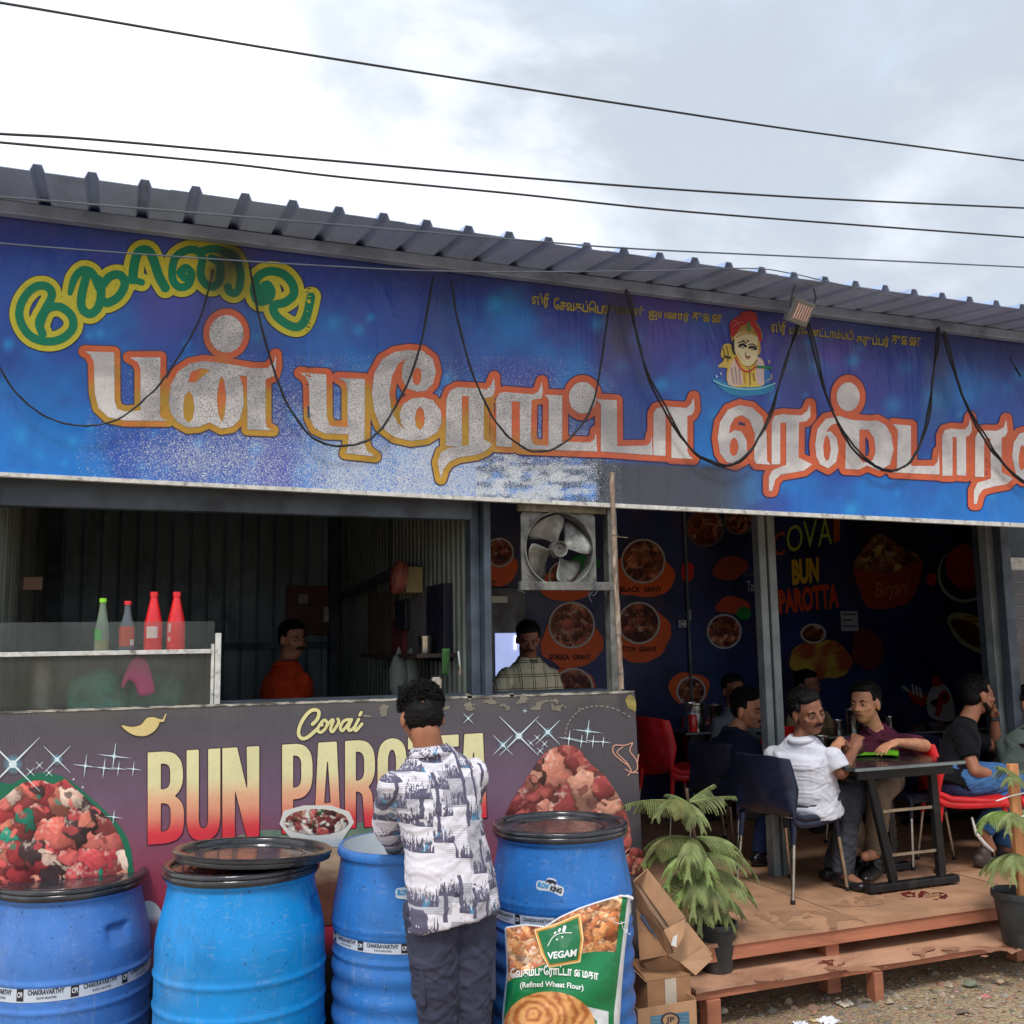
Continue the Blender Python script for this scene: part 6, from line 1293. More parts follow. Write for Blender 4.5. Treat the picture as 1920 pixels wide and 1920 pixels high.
# jugs and bottle
def jug(px, py, Y, zt, r, h, label, handle=True, name='steel_jug', mat='steel_pot'):
    c = at(px, py, Y=Y); t = thing(name, label, 'jug', (c[0], Y, zt), 0)
    lobj('jug_body', MB().lathe([(0, 0), (r, 0), (r, h*.9), (r*1.08, h*.93), (r*1.08, h), (r, h), (r*.96, h*.9), (r*.96, .01), (0, .01)], n=28), M[mat], t, smooth=True, angle=40)
    if handle:
        for s in (-1, 1): lobj('lid_knob' if s < 0 else 'handle', MB().tube([(r*.95, 0, h*.8), (r*1.5, 0, h*.75), (r*1.5, 0, h*.3), (r*.98, 0, h*.25)] if s > 0 else [(0, 0, h), (0, 0, h+.012)], .005 if s > 0 else .01, 6), M[mat], t, smooth=True)
    return t
def on(Y, py, px): return at(px, py, Y=Y)[2]
jug(1302, 1350, 7.32, ZT, .085, .215, 'wide steel jug on the left table behind the red bottle')
jug(1342, 1350, 7.28, ZT, .052, .195, 'narrow steel jug on the left table beside the navy shirted man')
rb = thing('squeeze_bottle', 'red squeeze bottle with a white nozzle on the left table', 'bottle', (at(1299, 1352, Y=7.15)[0], 7.15, ZT))
rb.scale = (1.2, 1.2, 1.1)
lobj('bottle_body', MB().lathe([(0, 0), (.028, 0), (.03, .02), (.028, .11), (.02, .125)], n=20), redm, rb, smooth=True); lobj('nozzle', MB().lathe([(.024, .122), (.024, .135), (.008, .14), (.004, .165), (0, .165)], n=16), WHP, rb, smooth=True)
jug(1543, 1385, 5.25, ZT-.0, .033, .12, 'steel tumbler on the front table behind the white shirted man', False, 'steel_tumbler')
jug(1570, 1330, 6.45, ZT, .036, .10, 'small steel tumbler on the back table left of the maroon shirted man', False, 'steel_tumbler')
jug(1598, 1338, 6.5, ZT, .045, .17, 'tall steel jug on the back table just left of the maroon shirt', True)
jug(1668, 1340, 6.5, ZT, .034, .10, 'small steel tumbler on the back table right of the maroon shirt', False, 'steel_tumbler')
table('dark dining table in the middle behind the front pair of men', 4.75, 5.5, 6.3, 6.9, ZT-.002)
tag(obj('yellow_tray', MB().box(5.56, 5.74, 5.04, 5.2, ZT+.021, ZT+.034), pmat('yellow_tray', srgb(206, 206, 120), .4), bevel=.004), 'pale yellow tray on the far right table', 'tray')

# ================================================================ potted pines
NED = pmat('pine_needle_green', srgb(118, 130, 78), .65, 0, .3, 9, .2, 60, srgb(146, 130, 82), .6, 5)
NED2 = pmat('fresh_needle_green', srgb(124, 146, 76), .55, 0, .25, 9, .1)
BARK = pmat('pine_bark', srgb(96, 76, 58), .8, 0, .25, 20, .4)
POTM = pmat('black_plant_pot', srgb(50, 54, 56), .5, 0, .2, 8, .2, 60, srgb(104, 100, 92), .5, 5)
SOIL = pmat('potting_soil', srgb(60, 62, 44), .95, 0, .3, 40, .8, 90)
def pot(t, r, h):
    lobj('pot', MB().lathe([(0, .002), (r*.66, 0), (r*.70, .01), (r*.92, h*.80), (r*.93, h*.86), (r*1.02, h*.88), (r*1.04, h*.97), (r*1.02, h), (r*.95, h), (r*.90, h*.9), (r*.88, h*.84), (0, h*.84)], n=40), POTM, t, smooth=True, angle=40)
    lobj('soil', MB().grid(lambda u, v: ((u-.5)*2*r*.86*math.cos(math.asin(min(1, abs(v-.5)*2*.98))), (v-.5)*2*r*.86, h*.87+.008*math.sin(u*17)*math.sin(v*13)), 12, 12), SOIL, t, smooth=True)
def frond(p0, d, L, droop, rr, fresh=False):
    """a drooping branch with two rows of hanging needle-clothed twigs"""
    mb = MB(); d = Vector(d).normalized(); P = []; n = 12; p = Vector(p0); dd = d.copy()
    for i in range(n+1):
        P.append(p.copy()); dd = (dd+Vector((0, 0, -droop*(i+1)/n/n*2.2))).normalized(); p = p+dd*(L/n)
    mb.tube([tuple(q) for q in P], [.004*(1-.7*i/n) for i in range(n+1)], 5)
    tw = int(L/.0105)
    for k in range(2, tw):
        f = k/tw*n; i = min(int(f), n-1); q = P[i].lerp(P[i+1], f-i); ax = (P[i+1]-P[i]).normalized(); side = ax.cross(Vector((0, 0, 1))); side = side.normalized() if side.length > .1 else Vector((1, 0, 0))
        ln = L*.5*(math.sin(min(1, k/tw*1.25+.12)*math.pi)**.6)*rr.uniform(.8, 1.15) if k < tw-3 else L*.10
        ln = max(.02, min(ln, .12))
        for s in (-1, 1):
            v = (side*s*.85+ax*.7+Vector((0, 0, .15))).normalized(); c = q.copy(); pts = [c.copy()]; m = 5
            for j in range(m): v = (v+Vector((0, 0, -.34))+ax*.03).normalized(); c = c+v*(ln/m); pts.append(c.copy())
            mb.tube([tuple(a) for a in pts], [.0022, .0026, .0026, .0024, .0020, .001], 4, caps=False)
            for j in range(m):      # short needles
                for w in range(6):
                    a = pts[j].lerp(pts[j+1], (w+.5)/6); tv = (pts[j+1]-pts[j]).normalized(); o1 = tv.orthogonal().normalized(); ang = rr.uniform(0, 6.28)
                    o = (o1*math.cos(ang)+tv.cross(o1)*math.sin(ang)); e = a+o*.0055+tv*.006; b = len(mb.v); mb.v += [tuple(a-tv*.0012), tuple(a+tv*.0012), tuple(e)]; mb.f.append((b, b+1, b+2))
    return mb
def pine(name, label, px, pyb, Zb, r, h, trunk, whorls, seed):
    c = at(px, pyb, Z=Zb); c = at(px, pyb, Y=c[1]+r*.6); t = thing(name, label, 'plant', (c[0], c[1], Zb), 0); pot(t, r, h); rr = random.Random(seed)
    y0 = c[1]; W = lambda x, y, dy=0: A(x, y, Y=y0+dy)-Vector((c[0], c[1], Zb))
    tp = [W(x, y) for x, y in spline(trunk, 4)]; lobj('trunk', MB().tube([tuple(p) for p in tp], [.010*(1-.6*i/len(tp))+.002 for i in range(len(tp))], 8), BARK, t, smooth=True)
    for (sx, sy), ends in whorls:
        for ex, ey, dy, dr in ends:
            a = W(sx, sy); b = W(ex, ey, dy); L_ = (b-a).length; d = (b-a).normalized(); fr_ = dr
            d2 = (d+Vector((0, 0, .34*fr_))).normalized(); lobj('branch', frond(a, d2, L_*1.10, fr_*.78, rr), NED2 if rr.random() < .14 else NED, t)
    return t
pine('potted_pine', 'drooping young pine in a black pot standing by the cardboard boxes', 1346, 1832, SZ+.003, .102, .235,
     [(1338, 1745), (1325, 1660), (1305, 1580), (1290, 1500), (1288, 1478)],
     [((1289, 1505), [(1182, 1508, -.05, .4), (1372, 1494, -.08, .3), (1335, 1473, .05, .2), (1232, 1530, -.20, 1.), (1318, 1560, -.22, 1.), (1250, 1490, .12, .6)]),
      ((1300, 1572), [(1205, 1625, -.10, 1.5), (1212, 1590, .12, 1.2), (1388, 1608, -.05, 1.5), (1408, 1650, .02, 1.3), (1290, 1650, -.28, 1.3), (1345, 1600, .2, 1.)]),
      ((1312, 1628), [(1235, 1700, -.10, 1.4), (1405, 1690, .02, 1.3), (1372, 1710, -.12, 1.3), (1300, 1720, -.26, 1.2), (1345, 1690, .15, 1.)]),
      ((1324, 1675), [(1262, 1735, -.12, 1.2), (1372, 1745, -.10, 1.2), (1312, 1752, -.2, 1.2), (1390, 1720, .08, 1.)]),
      ((1306, 1600), [(1215, 1620, .0, 1.5), (1250, 1665, -.2, 1.4), (1330, 1660, -.25, 1.4), (1395, 1640, -.12, 1.4)]), ((1318, 1650), [(1228, 1680, .05, 1.4), (1265, 1715, -.2, 1.3), (1345, 1725, -.22, 1.3), (1412, 1700, -.08, 1.3)])], 5)
p2 = pine('potted_pine', 'staked young pine in a black pot at the right edge', 1916, 1782, SZ+.003, .125, .27,
     [(1912, 1670), (1908, 1600), (1905, 1520), (1902, 1440)],
     [((1903, 1450), [(1872, 1438, -.05, .3), (1925, 1445, -.05, .3), (1895, 1470, -.12, .6)]),
      ((1905, 1528), [(1835, 1560, -.05, 1.5), (1960, 1560, -.05, 1.5), (1890, 1560, -.2, 1.2), (1985, 1530, .1, 1.), (1850, 1540, .12, 1.1)]),
      ((1907, 1600), [(1858, 1660, -.08, 1.5), (1955, 1655, -.05, 1.4), (1900, 1655, -.2, 1.3), (1842, 1640, .08, 1.2), (1880, 1625, .15, 1.)])], 8)
c = p2.location
stm = pmat('orange_timber', srgb(196, 132, 84), .6, 0, .15, 8, .3, 60, stretch=(3, 3, .4))
a = A(1897, 1432, Y=c.y-.035)
tag(obj('timber_stake', MB().box(a.x-.028, a.x+.034, a.y-.012, a.y+.012, SZ+.22, a.z), stm, bevel=.003), 'orange timber stake tied to the right edge pine', 'stake')
for (x0, y0, x1, y1) in ((1868, 1502, 1925, 1486), (1882, 1548, 1925, 1528)):
    P = [tuple(A(x, y, Y=c.y-.06)) for x, y in ((x0, y0), ((x0+x1)/2, (y0+y1)/2-2), (x1, y1))]
    tag(obj('tie_rope', MB().tube(P, .0035, 6), sackm, smooth=True), 'upper pale rope across the timber stake' if y0 < 1520 else 'lower pale rope across the timber stake', 'rope')

# ================================================================ stones and litter
def stones():
    rr = random.Random(3); mb = MB()
    for k in range(5200):
        x = rr.uniform(2.2, 6.0); y = rr.uniform(3.35, 4.5); 
        dens = .35+.65*max(0, math.sin(x*3.1+y*5)*.5+.5)
        if rr.random() > dens: continue
        s = min(.034, .0045*math.exp(abs(rr.gauss(0, .75)))); z = float(ground_z(np.array(x), np.array(y)))
        rot = Matrix.Rotation(rr.uniform(0, 6.28), 4, 'Z') @ Matrix.Rotation(rr.uniform(-.4, .4), 4, 'X'); Mx = Matrix.Translation((x, y, z+s*.15)) @ rot
        sx, sy, sz = s*rr.uniform(.8, 1.4), s*rr.uniform(.7, 1.1), s*rr.uniform(.35, .7)
        V = [(sx*rr.uniform(.75, 1), 0, 0), (sx*.5, sy*rr.uniform(.7, 1), 0), (-sx*.5, sy*.9, 0), (-sx, 0, 0), (-sx*.4, -sy, 0), (sx*.5, -sy*.85, 0), (sx*.3, sy*.3, sz), (-sx*.4, sy*.2, sz*rr.uniform(.7, 1)), (0, -sy*.5, sz)]
        mb.add(V, [(0, 1, 6), (1, 2, 7, 6), (2, 3, 7), (3, 4, 8, 7), (4, 5, 8), (5, 0, 6, 8), (6, 7, 8)], Mx)
    return mb
m, N, L, b = nmat('mixed_gravel'); g = N.new('ShaderNodeNewGeometry'); cr = N.new('ShaderNodeValToRGB'); L.new(g.outputs['Random Per Island'], cr.inputs[0])
e = cr.color_ramp.elements; e[0].color = (*srgb(140, 126, 108), 1); e[1].color = (*srgb(160, 148, 130), 1)
for p_s, c_ in ((.15, (98, 104, 100)), (.3, (176, 158, 136)), (.45, (120, 116, 112)), (.55, (150, 104, 82)), (.7, (186, 178, 164)), (.8, (92, 92, 92)), (.9, (168, 124, 96))): q = e.new(p_s); q.color = (*srgb(*c_), 1)
tc = N.new('ShaderNodeTexCoord'); n = noise_(N, L, tc.outputs['Object'], 60, 5); L.new(mixc(N, L, ramp_(N, L, n, .35, .7, 0, .5), cr.outputs[0], srgb(110, 96, 82)), b.inputs['Base Color']); b.inputs['Roughness'].default_value = .85
stuff(obj('gravel', stones(), m))
def rock(px, py, s, col, label, seed):
    rr = random.Random(seed); c = at(px, py, Z=0.0); bm = bmesh.new(); bmesh.ops.create_icosphere(bm, subdivisions=2, radius=1)
    for v in bm.verts: v.co = Vector((v.co.x*s[0], v.co.y*s[0]*.8, max(v.co.z, -.3)*s[1]))*(1+.25*mnoise.noise(v.co*1.7+Vector((seed, 0, 0))))
    me = bpy.data.meshes.new('stone'); bm.to_mesh(me); bm.free(); o = obj('stone', me, pmat('stone_%d' % seed, srgb(*col), .8, 0, .15, 30, .5, 120)); o.location = (c[0], c[1], s[1]*.35); tag(o, label, 'stone')
rock(1356, 1899, (.024, .02), (170, 160, 140), 'pale round stone beside the left leg of the step', 1)
rock(1819, 1847, (.040, .020), (120, 128, 108), 'flat greenish stone lying right of the middle step leg', 2)
rock(1875, 1842, (.022, .014), (180, 160, 130), 'light tan stone near the right edge below the step', 3)
def crumple(name, px, py, w, h, col, label, cat, seed, lift=.004):
    c = at(px, py, Z=0.0); s = w/1900*4.6/2; mb = MB().grid(lambda u, v: (c[0]+(u-.5)*2*s, c[1]+(v-.5)*2*s*.9*h, float(ground_z(np.array(c[0]), np.array(c[1])))+lift+.55*s*h*abs(mnoise.noise(Vector((u*3+seed, v*3, seed))))+.2*s*mnoise.noise(Vector((u*8, v*8+seed, 1)))), 10, 10)
    tag(obj(name, mb, pmat('litter_%d' % seed, srgb(*col), .6, 0, .08, 30, .2), smooth=True, solid=.001), label, cat)
crumple('paper_scrap', 1584, 1877, 30, 1.2, (206, 196, 178), 'crumpled brownish white paper lying below the step', 'litter', 11)
crumple('paper_scrap', 1552, 1906, 40, .9, (232, 232, 238), 'bright white crumpled paper near the bottom edge', 'litter', 12)
crumple('paper_scrap', 1500, 1910, 24, .9, (220, 222, 228), 'small white scrap left of the bright crumpled paper', 'litter', 13)
crumple('wrapper', 1843, 1866, 30, .6, (206, 120, 124), 'pinkish wrapper on the gravel at right', 'litter', 14)
crumple('wrapper', 1528, 1905, 18, .8, (216, 186, 130), 'tan scrap between the two white papers', 'litter', 15)
# bits on the step and deck
for k, (x, y, c) in enumerate(((1452, 1817, (110, 50, 40)), (1558, 1806, (120, 60, 50)), (1640, 1671, (110, 36, 34)), (1716, 1676, (110, 36, 34)), (1760, 1680, (100, 36, 34)))):
    Zc = SZ+.012 if y > 1700 else DZ+.001
    region('stain', lambda X, Y: np.maximum(.5-fbm(X, Y*2, 9, 20+k), sdf_ell(X, Y, (x, y), 26, 7)/26), (x-30, y-9, x+30, y+9), 1.5, (lambda Zc: lambda X, Y: at(X, Y, Z=Zc))(Zc), solid_(srgb(*c)), WP, deck if y < 1700 else step, 8)

for (x, y, rx, ry, sd_) in ((1420, 1830, 60, 9, 31), (1800, 1784, 110, 10, 32), (1600, 1815, 60, 5, 33)):
    region('wet_stain', lambda X, Y: np.maximum(.46-fbm(X, Y*2.5, 26, sd_), sdf_ell(X, Y, (x, y), rx, ry)/20+.3*(fbm(X, Y*2, 14, sd_+5)-.5)), (x-rx-6, y-ry-3, x+rx+6, y+ry+3), 2, (lambda X, Y: at(X, Y, Z=SZ+.0135)), solid_(srgb(170, 124, 100)), WP, step, 8)
for (x, y, rx, ry, sd_) in ((1680, 1672, 90, 14, 41), (1500, 1725, 110, 18, 42), (1780, 1620, 70, 14, 43), (1600, 1690, 60, 10, 44)):
    region('dirt_stain', lambda X, Y: np.maximum(.53-fbm(X, Y*2.2, 22, sd_), sdf_ell(X, Y, (x, y), rx, ry)/20), (x-rx-6, y-ry-3, x+rx+6, y+ry+3), 2, (lambda X, Y: at(X, Y, Z=DZ+.0012)), solid_(srgb(170, 129, 101)), WP, deck, 8)
for x_ in (3.6, 4.82, 6.04): obj('seam', MB().box(x_-.002, x_+.002, DY+.001, 7.9, DZ-.0005, DZ+.0008), M['black_base'], deck)

for o_ in bpy.data.objects:
    if o_.name.split('.')[0] in ('wet_stain', 'dirt_stain', 'stain'): stuff(o_)
# ================================================================ people
def capmesh(mb, p0, p1, r0, r1, flat=False, n=16, k=5):
    p0 = Vector(p0); p1 = Vector(p1); d = p1-p0; L_ = max(d.length, 1e-5); d = d/L_; x = d.orthogonal().normalized(); y = d.cross(x); rings = []
    if flat: rings = [(0, r0), (L_, r1)]
    else:
        for i in range(k): a = -math.pi/2+math.pi/2*i/k; rings.append((r0*math.sin(a), max(r0*math.cos(a), 1e-4)))
        rings.append((0, r0)); rings.append((L_, r1))
        for i in range(1, k+1): a = math.pi/2*i/k; rings.append((L_+r1*math.sin(a), max(r1*math.cos(a), 1e-4)))
    b = len(mb.v)
    for z, r in rings:
        for j in range(n): t = 2*math.pi*j/n; mb.v.append(tuple(p0+d*z+(x*math.cos(t)+y*math.sin(t))*r))
    for i in range(len(rings)-1):
        for j in range(n): j2 = (j+1) % n; mb.f.append((b+i*n+j, b+i*n+j2, b+(i+1)*n+j2, b+(i+1)*n+j))
    mb.f.append(tuple(b+j for j in range(n))[::-1]); mb.f.append(tuple(b+(len(rings)-1)*n+j for j in range(n)))
def ellmesh(mb, c, rad, F=None, n=20, k=12):
    c = Vector(c); F = F or Matrix.Identity(3); b = len(mb.v)
    for i in range(k+1):
        a = -math.pi/2+math.pi*i/k
        for j in range(n):
            t = 2*math.pi*j/n; p = Vector((rad[0]*math.cos(a)*math.cos(t), rad[1]*math.cos(a)*math.sin(t), rad[2]*math.sin(a))) if 0 < i < k else Vector((rad[0]*1e-3*math.cos(t), rad[1]*1e-3*math.sin(t), rad[2]*(1 if i else -1)))
            mb.v.append(tuple(c+F @ p))
    for i in range(k):
        for j in range(n): j2 = (j+1) % n; mb.f.append((b+i*n+j, b+i*n+j2, b+(i+1)*n+j2, b+(i+1)*n+j))
    mb.f.append(tuple(b+j for j in range(n))[::-1]); mb.f.append(tuple(b+k*n+j for j in range(n)))
def loftmesh(mb, rings, F, n=24):
    b = len(mb.v); m = len(rings)
    for c, rx, ry in rings:
        for j in range(n):
            t = 2*math.pi*j/n; ct, st = math.cos(t), math.sin(t); e = .85
            mb.v.append(tuple(Vector(c)+F @ Vector((rx*math.copysign(abs(ct)**e, ct), ry*math.copysign(abs(st)**e, st), 0))))
    for i in range(m-1):
        for j in range(n): j2 = (j+1) % n; mb.f.append((b+i*n+j, b+i*n+j2, b+(i+1)*n+j2, b+(i+1)*n+j))
    mb.f.append(tuple(b+j for j in range(n))[::-1]); mb.f.append(tuple(b+(m-1)*n+j for j in range(n)))
def frame(x, z):
    z = Vector(z).normalized(); x = Vector(x); x = (x-z*x.dot(z)).normalized(); y = z.cross(x); return Matrix((x, y, z)).transposed()
def fuse(name, prims, vox, mat, parent, smooth=6, wr=0., wscale=9., seed=0, grow=0., sag=None):
    mb = MB()
    for p in prims:
        if p[0] == 'c': capmesh(mb, p[1], p[2], p[3]+grow, p[4]+grow)
        elif p[0] == 'f': capmesh(mb, p[1], p[2], p[3]+grow, p[4]+grow, True)
        elif p[0] == 'l': loftmesh(mb, [(c, a+grow, b+grow) for c, a, b in p[1]], p[2])
        elif p[0] == 'e': ellmesh(mb, p[1], tuple(q+grow for q in p[2]), p[3] if len(p) > 3 else None)
    me = mb.mesh(name); o = bpy.data.objects.new('tmp', me); COL.objects.link(o)
    m = o.modifiers.new('r', 'REMESH'); m.mode = 'VOXEL'; m.voxel_size = vox
    m2 = o.modifiers.new('s', 'SMOOTH'); m2.factor = .5; m2.iterations = smooth
    bpy.context.view_layer.update(); out = bpy.data.meshes.new_from_object(o.evaluated_get(bpy.context.evaluated_depsgraph_get())); bpy.data.objects.remove(o); bpy.data.meshes.remove(me)
    out.name = name; out.materials.clear()
    if wr:
        n = len(out.vertices); co = np.empty(n*3); out.vertices.foreach_get('co', co); co = co.reshape(-1, 3); no = np.empty(n*3); out.vertices.foreach_get('normal', no); no = no.reshape(-1, 3)
        a = co[:, 0]+co[:, 1]*.8+seed; z = co[:, 2]
        f = fbm(a*100+400, z*100*1.6+300, wscale, seed+2, 4)-.5; g = fbm((a*.8+z*.6)*60+500, (z-a*.7)*160+300, wscale*.8, seed+9, 3)-.5; g2 = fbm((a*.7-z*.6)*60+200, (z+a*.8)*150+700, wscale*.7, seed+5, 3)-.5
        rd = np.clip(1-np.abs(g)*9, 0, 1)+np.clip(1-np.abs(g2)*10, 0, 1); out.vertices.foreach_set('co', (co+no*(f*wr*.9+rd*wr*.55)[:, None]).ravel()); out.update()
    return obj(name, out, mat, parent, smooth=True, angle=180)
def skin_mat(name, col):
    m, N, L, b = nmat(name); tc = N.new('ShaderNodeTexCoord'); v = tc.outputs['Object']; n = noise_(N, L, v, 14, 6)
    L.new(mixc(N, L, ramp_(N, L, n, .3, .7), tuple(c*.82 for c in col), tuple(min(1, c*1.14) for c in col)), b.inputs['Base Color']); b.inputs['Roughness'].default_value = .55; b.inputs['Specular IOR Level'].default_value = .3
    b.inputs['Subsurface Weight'].default_value = .0; n2 = noise_(N, L, v, 150, 3); bump_(N, L, b, n2, .12, .002); return m
def cloth(name, col, rough=.85, var=.12, scale=12, fine=260, sheen=.03):
    m = pmat(name, col, rough, 0, var, scale, .18, fine, spec=.12, bdist=.0015); b = m.node_tree.nodes['Principled BSDF']; b.inputs['Sheen Weight'].default_value = sheen; return m
HAIR = pmat('black_hair', srgb(15, 13, 14), .62, 0, .3, 60, .6, 220, spec=.18, bdist=.004)
EYEW = pmat('eye_white', srgb(172, 162, 154), .25, 0, 0.); IRIS = pmat('iris', srgb(30, 20, 16), .2, 0, 0.); LIPM = pmat('lips', srgb(112, 62, 54), .5, 0, .1)
SHOE = pmat('black_shoe_leather', srgb(26, 26, 30), .35, 0, .1)
SK1 = skin_mat('brown_skin', srgb(156, 104, 80)); SK2 = skin_mat('light_brown_skin', srgb(190, 134, 104)); SK3 = skin_mat('dark_brown_skin', srgb(134, 90, 70))
def head_prims(c, fwd, up, s):
    """c: centre of the head; frame x right, y forward, z up"""
    fwd = Vector(fwd).normalized(); up = Vector(up); up = (up-fwd*up.dot(fwd)).normalized(); rt = fwd.cross(up); F = Matrix((rt, fwd, up)).transposed(); c = Vector(c)
    P = lambda x, y, z: c+F @ Vector((x*s, y*s, z*s))
    pr = [('e', P(0, -.012, .032), (.074*s, .094*s, .082*s), F), ('e', P(0, .016, -.030), (.060*s, .070*s, .074*s), F), ('e', P(0, .042, -.078), (.034*s, .034*s, .028*s), F),
          ('e', P(0, .060, -.045), (.040*s, .026*s, .038*s), F), ('c', P(-.034, .070, .020), P(.034, .070, .020), .014*s, .014*s),
          ('c', P(0, .082, .012), P(0, .102, -.022), .008*s, .013*s), ('c', P(-.012, .092, -.026), P(.012, .092, -.026), .009*s, .009*s),
          ('c', P(-.046, .052, -.018), P(-.020, .072, -.030), .018*s, .014*s), ('c', P(.046, .052, -.018), P(.020, .072, -.030), .018*s, .014*s),
          ('e', P(-.077, -.006, -.008), (.010*s, .020*s, .032*s), F), ('e', P(.077, -.006, -.008), (.010*s, .020*s, .032*s), F)]
    return pr, P, F
def face(t, P, F, s, skin, must=0, beard=0, eyes=True):
    if not eyes: return
    for sx in (-1, 1):
        ev = MB(); ellmesh(ev, P(sx*.031, .0745, .002), (.0125*s, .0075*s, .0058*s), F, 14, 8); e = obj('eye', ev, EYEW, t, smooth=True)
        iv = MB(); ellmesh(iv, P(sx*.031+.001, .0815, .002), (.0062*s, .003*s, .0062*s), F, 10, 6); obj('iris', iv, IRIS, e, smooth=True)
        obj('eyebrow', MB().tube([tuple(P(sx*.014, .0845, .019)), tuple(P(sx*.032, .0830, .026)), tuple(P(sx*.050, .070, .020))], [.0035*s, .0045*s, .002*s], 6), HAIR, t, smooth=True)
        obj('eyelid', MB().tube([tuple(P(sx*.017, .0800, .004)), tuple(P(sx*.031, .0835, .011)), tuple(P(sx*.047, .0740, .004))], .0024*s, 6), skin, t, smooth=True)
    obj('lips', MB().tube([tuple(P(-.024, .0800, -.056)), tuple(P(-.010, .0885, -.0545)), tuple(P(.010, .0885, -.0545)), tuple(P(.024, .0800, -.056))], [.003*s, .0062*s, .0062*s, .003*s], 8), LIPM, t, smooth=True)
    if must: obj('moustache', MB().tube([tuple(P(-.032, .078, -.052)), tuple(P(-.018, .0915, -.044)), tuple(P(0, .096, -.041)), tuple(P(.018, .0915, -.044)), tuple(P(.032, .078, -.052))], [.002*s, .0055*s*must, .005*s*must, .0055*s*must, .002*s], 8), HAIR, t, smooth=True)
def hair_prims(P, F, s, kind='short'):
    if kind == 'curly': pr = [('e', P(0, -.016, .052), (.080*s, .092*s, .078*s), F), ('e', P(0, -.034, .0), (.074*s, .076*s, .072*s), F), ('e', P(.020, .020, .105), (.064*s, .060*s, .030*s), F), ('e', P(-.03, -.02, .105), (.05*s, .06*s, .03*s), F)]
    else: pr = [('e', P(0, -.024, .046), (.0785*s, .088*s, .074*s), F), ('e', P(0, -.044, .002), (.0735*s, .062*s, .062*s), F), ('e', P(.006, .032, .086), (.060*s, .040*s, .026*s), F), ('e', P(-.012, .006, .098), (.052*s, .056*s, .022*s), F), ('c', P(-.071, .022, .030), P(-.070, .012, .050), .010*s, .014*s), ('c', P(.071, .022, .030), P(.070, .012, .050), .010*s, .014*s)]
    return pr
def tufts(mb, P, s, n, seed, ln=.014, back=False):
    rr = random.Random(seed)
    for k in range(n):
        a = rr.uniform(0, 6.283); u = rr.uniform(-.15, 1.0) if not back else rr.uniform(-.05, 1); r = math.sqrt(max(0, 1-u*u)); d = Vector((math.cos(a)*r, math.sin(a)*r, u))
        if d.y > .35 and d.z < .55: continue
        base = Vector((d.x*.079, d.y*.091-.018, d.z*.077+.053)); t1 = d.orthogonal().normalized(); t2 = d.cross(t1); ph = rr.uniform(0, 6.28); q = []
        R = rr.uniform(.004, .008)
        for j in range(5): b = ph+j*1.1; q.append(tuple(P(*(base+d*(ln*j/5*rr.uniform(.6, 1.1))+(t1*math.cos(b)+t2*math.sin(b))*R))))
        mb.tube(q, [.0026*s, .003*s, .0028*s, .002*s, .001*s], 4, caps=False)
def hand_prims(w, d, pn, s, curl=.5, thumb=1, spread=.12):
    """wrist point, direction of the fingers, palm normal (the side the fingers curl to), thumb side +1/-1"""
    w = Vector(w); d = Vector(d).normalized(); pn = Vector(pn); pn = (pn-d*pn.dot(d)).normalized(); sd = d.cross(pn)*thumb
    F = Matrix((sd, d, pn)).transposed(); pr = [('e', w+d*.048*s, (.040*s, .050*s, .015*s), F), ('c', w, w+d*.04*s, .024*s, .026*s)]
    for k, (o, l) in enumerate(((.030, .074), (.010, .082), (-.010, .076), (-.029, .060))):
        p = w+d*.086*s+sd*o*s; v = (d+sd*o/.03*spread).normalized(); c = curl*(1+.12*k); r = .0088*s
        for j, f in enumerate((.45, .31, .24)):
            v = (v+pn*math.tan(min(1.25, c*(.55+.45*j)))*.75).normalized(); q = p+v*l*f*s; pr.append(('c', p, q, r, r*.93)); p = q; r *= .92
    p = w+d*.022*s+sd*.030*s; v = (d*.7+sd*.75+pn*.25*(.5+curl)).normalized(); q = p+v*.038*s; pr.append(('c', p, q, .0125*s, .0105*s)); v2 = (v+d*.5+pn*curl*.6).normalized(); pr.append(('c', q, q+v2*.028*s, .0105*s, .0085*s))
    return pr
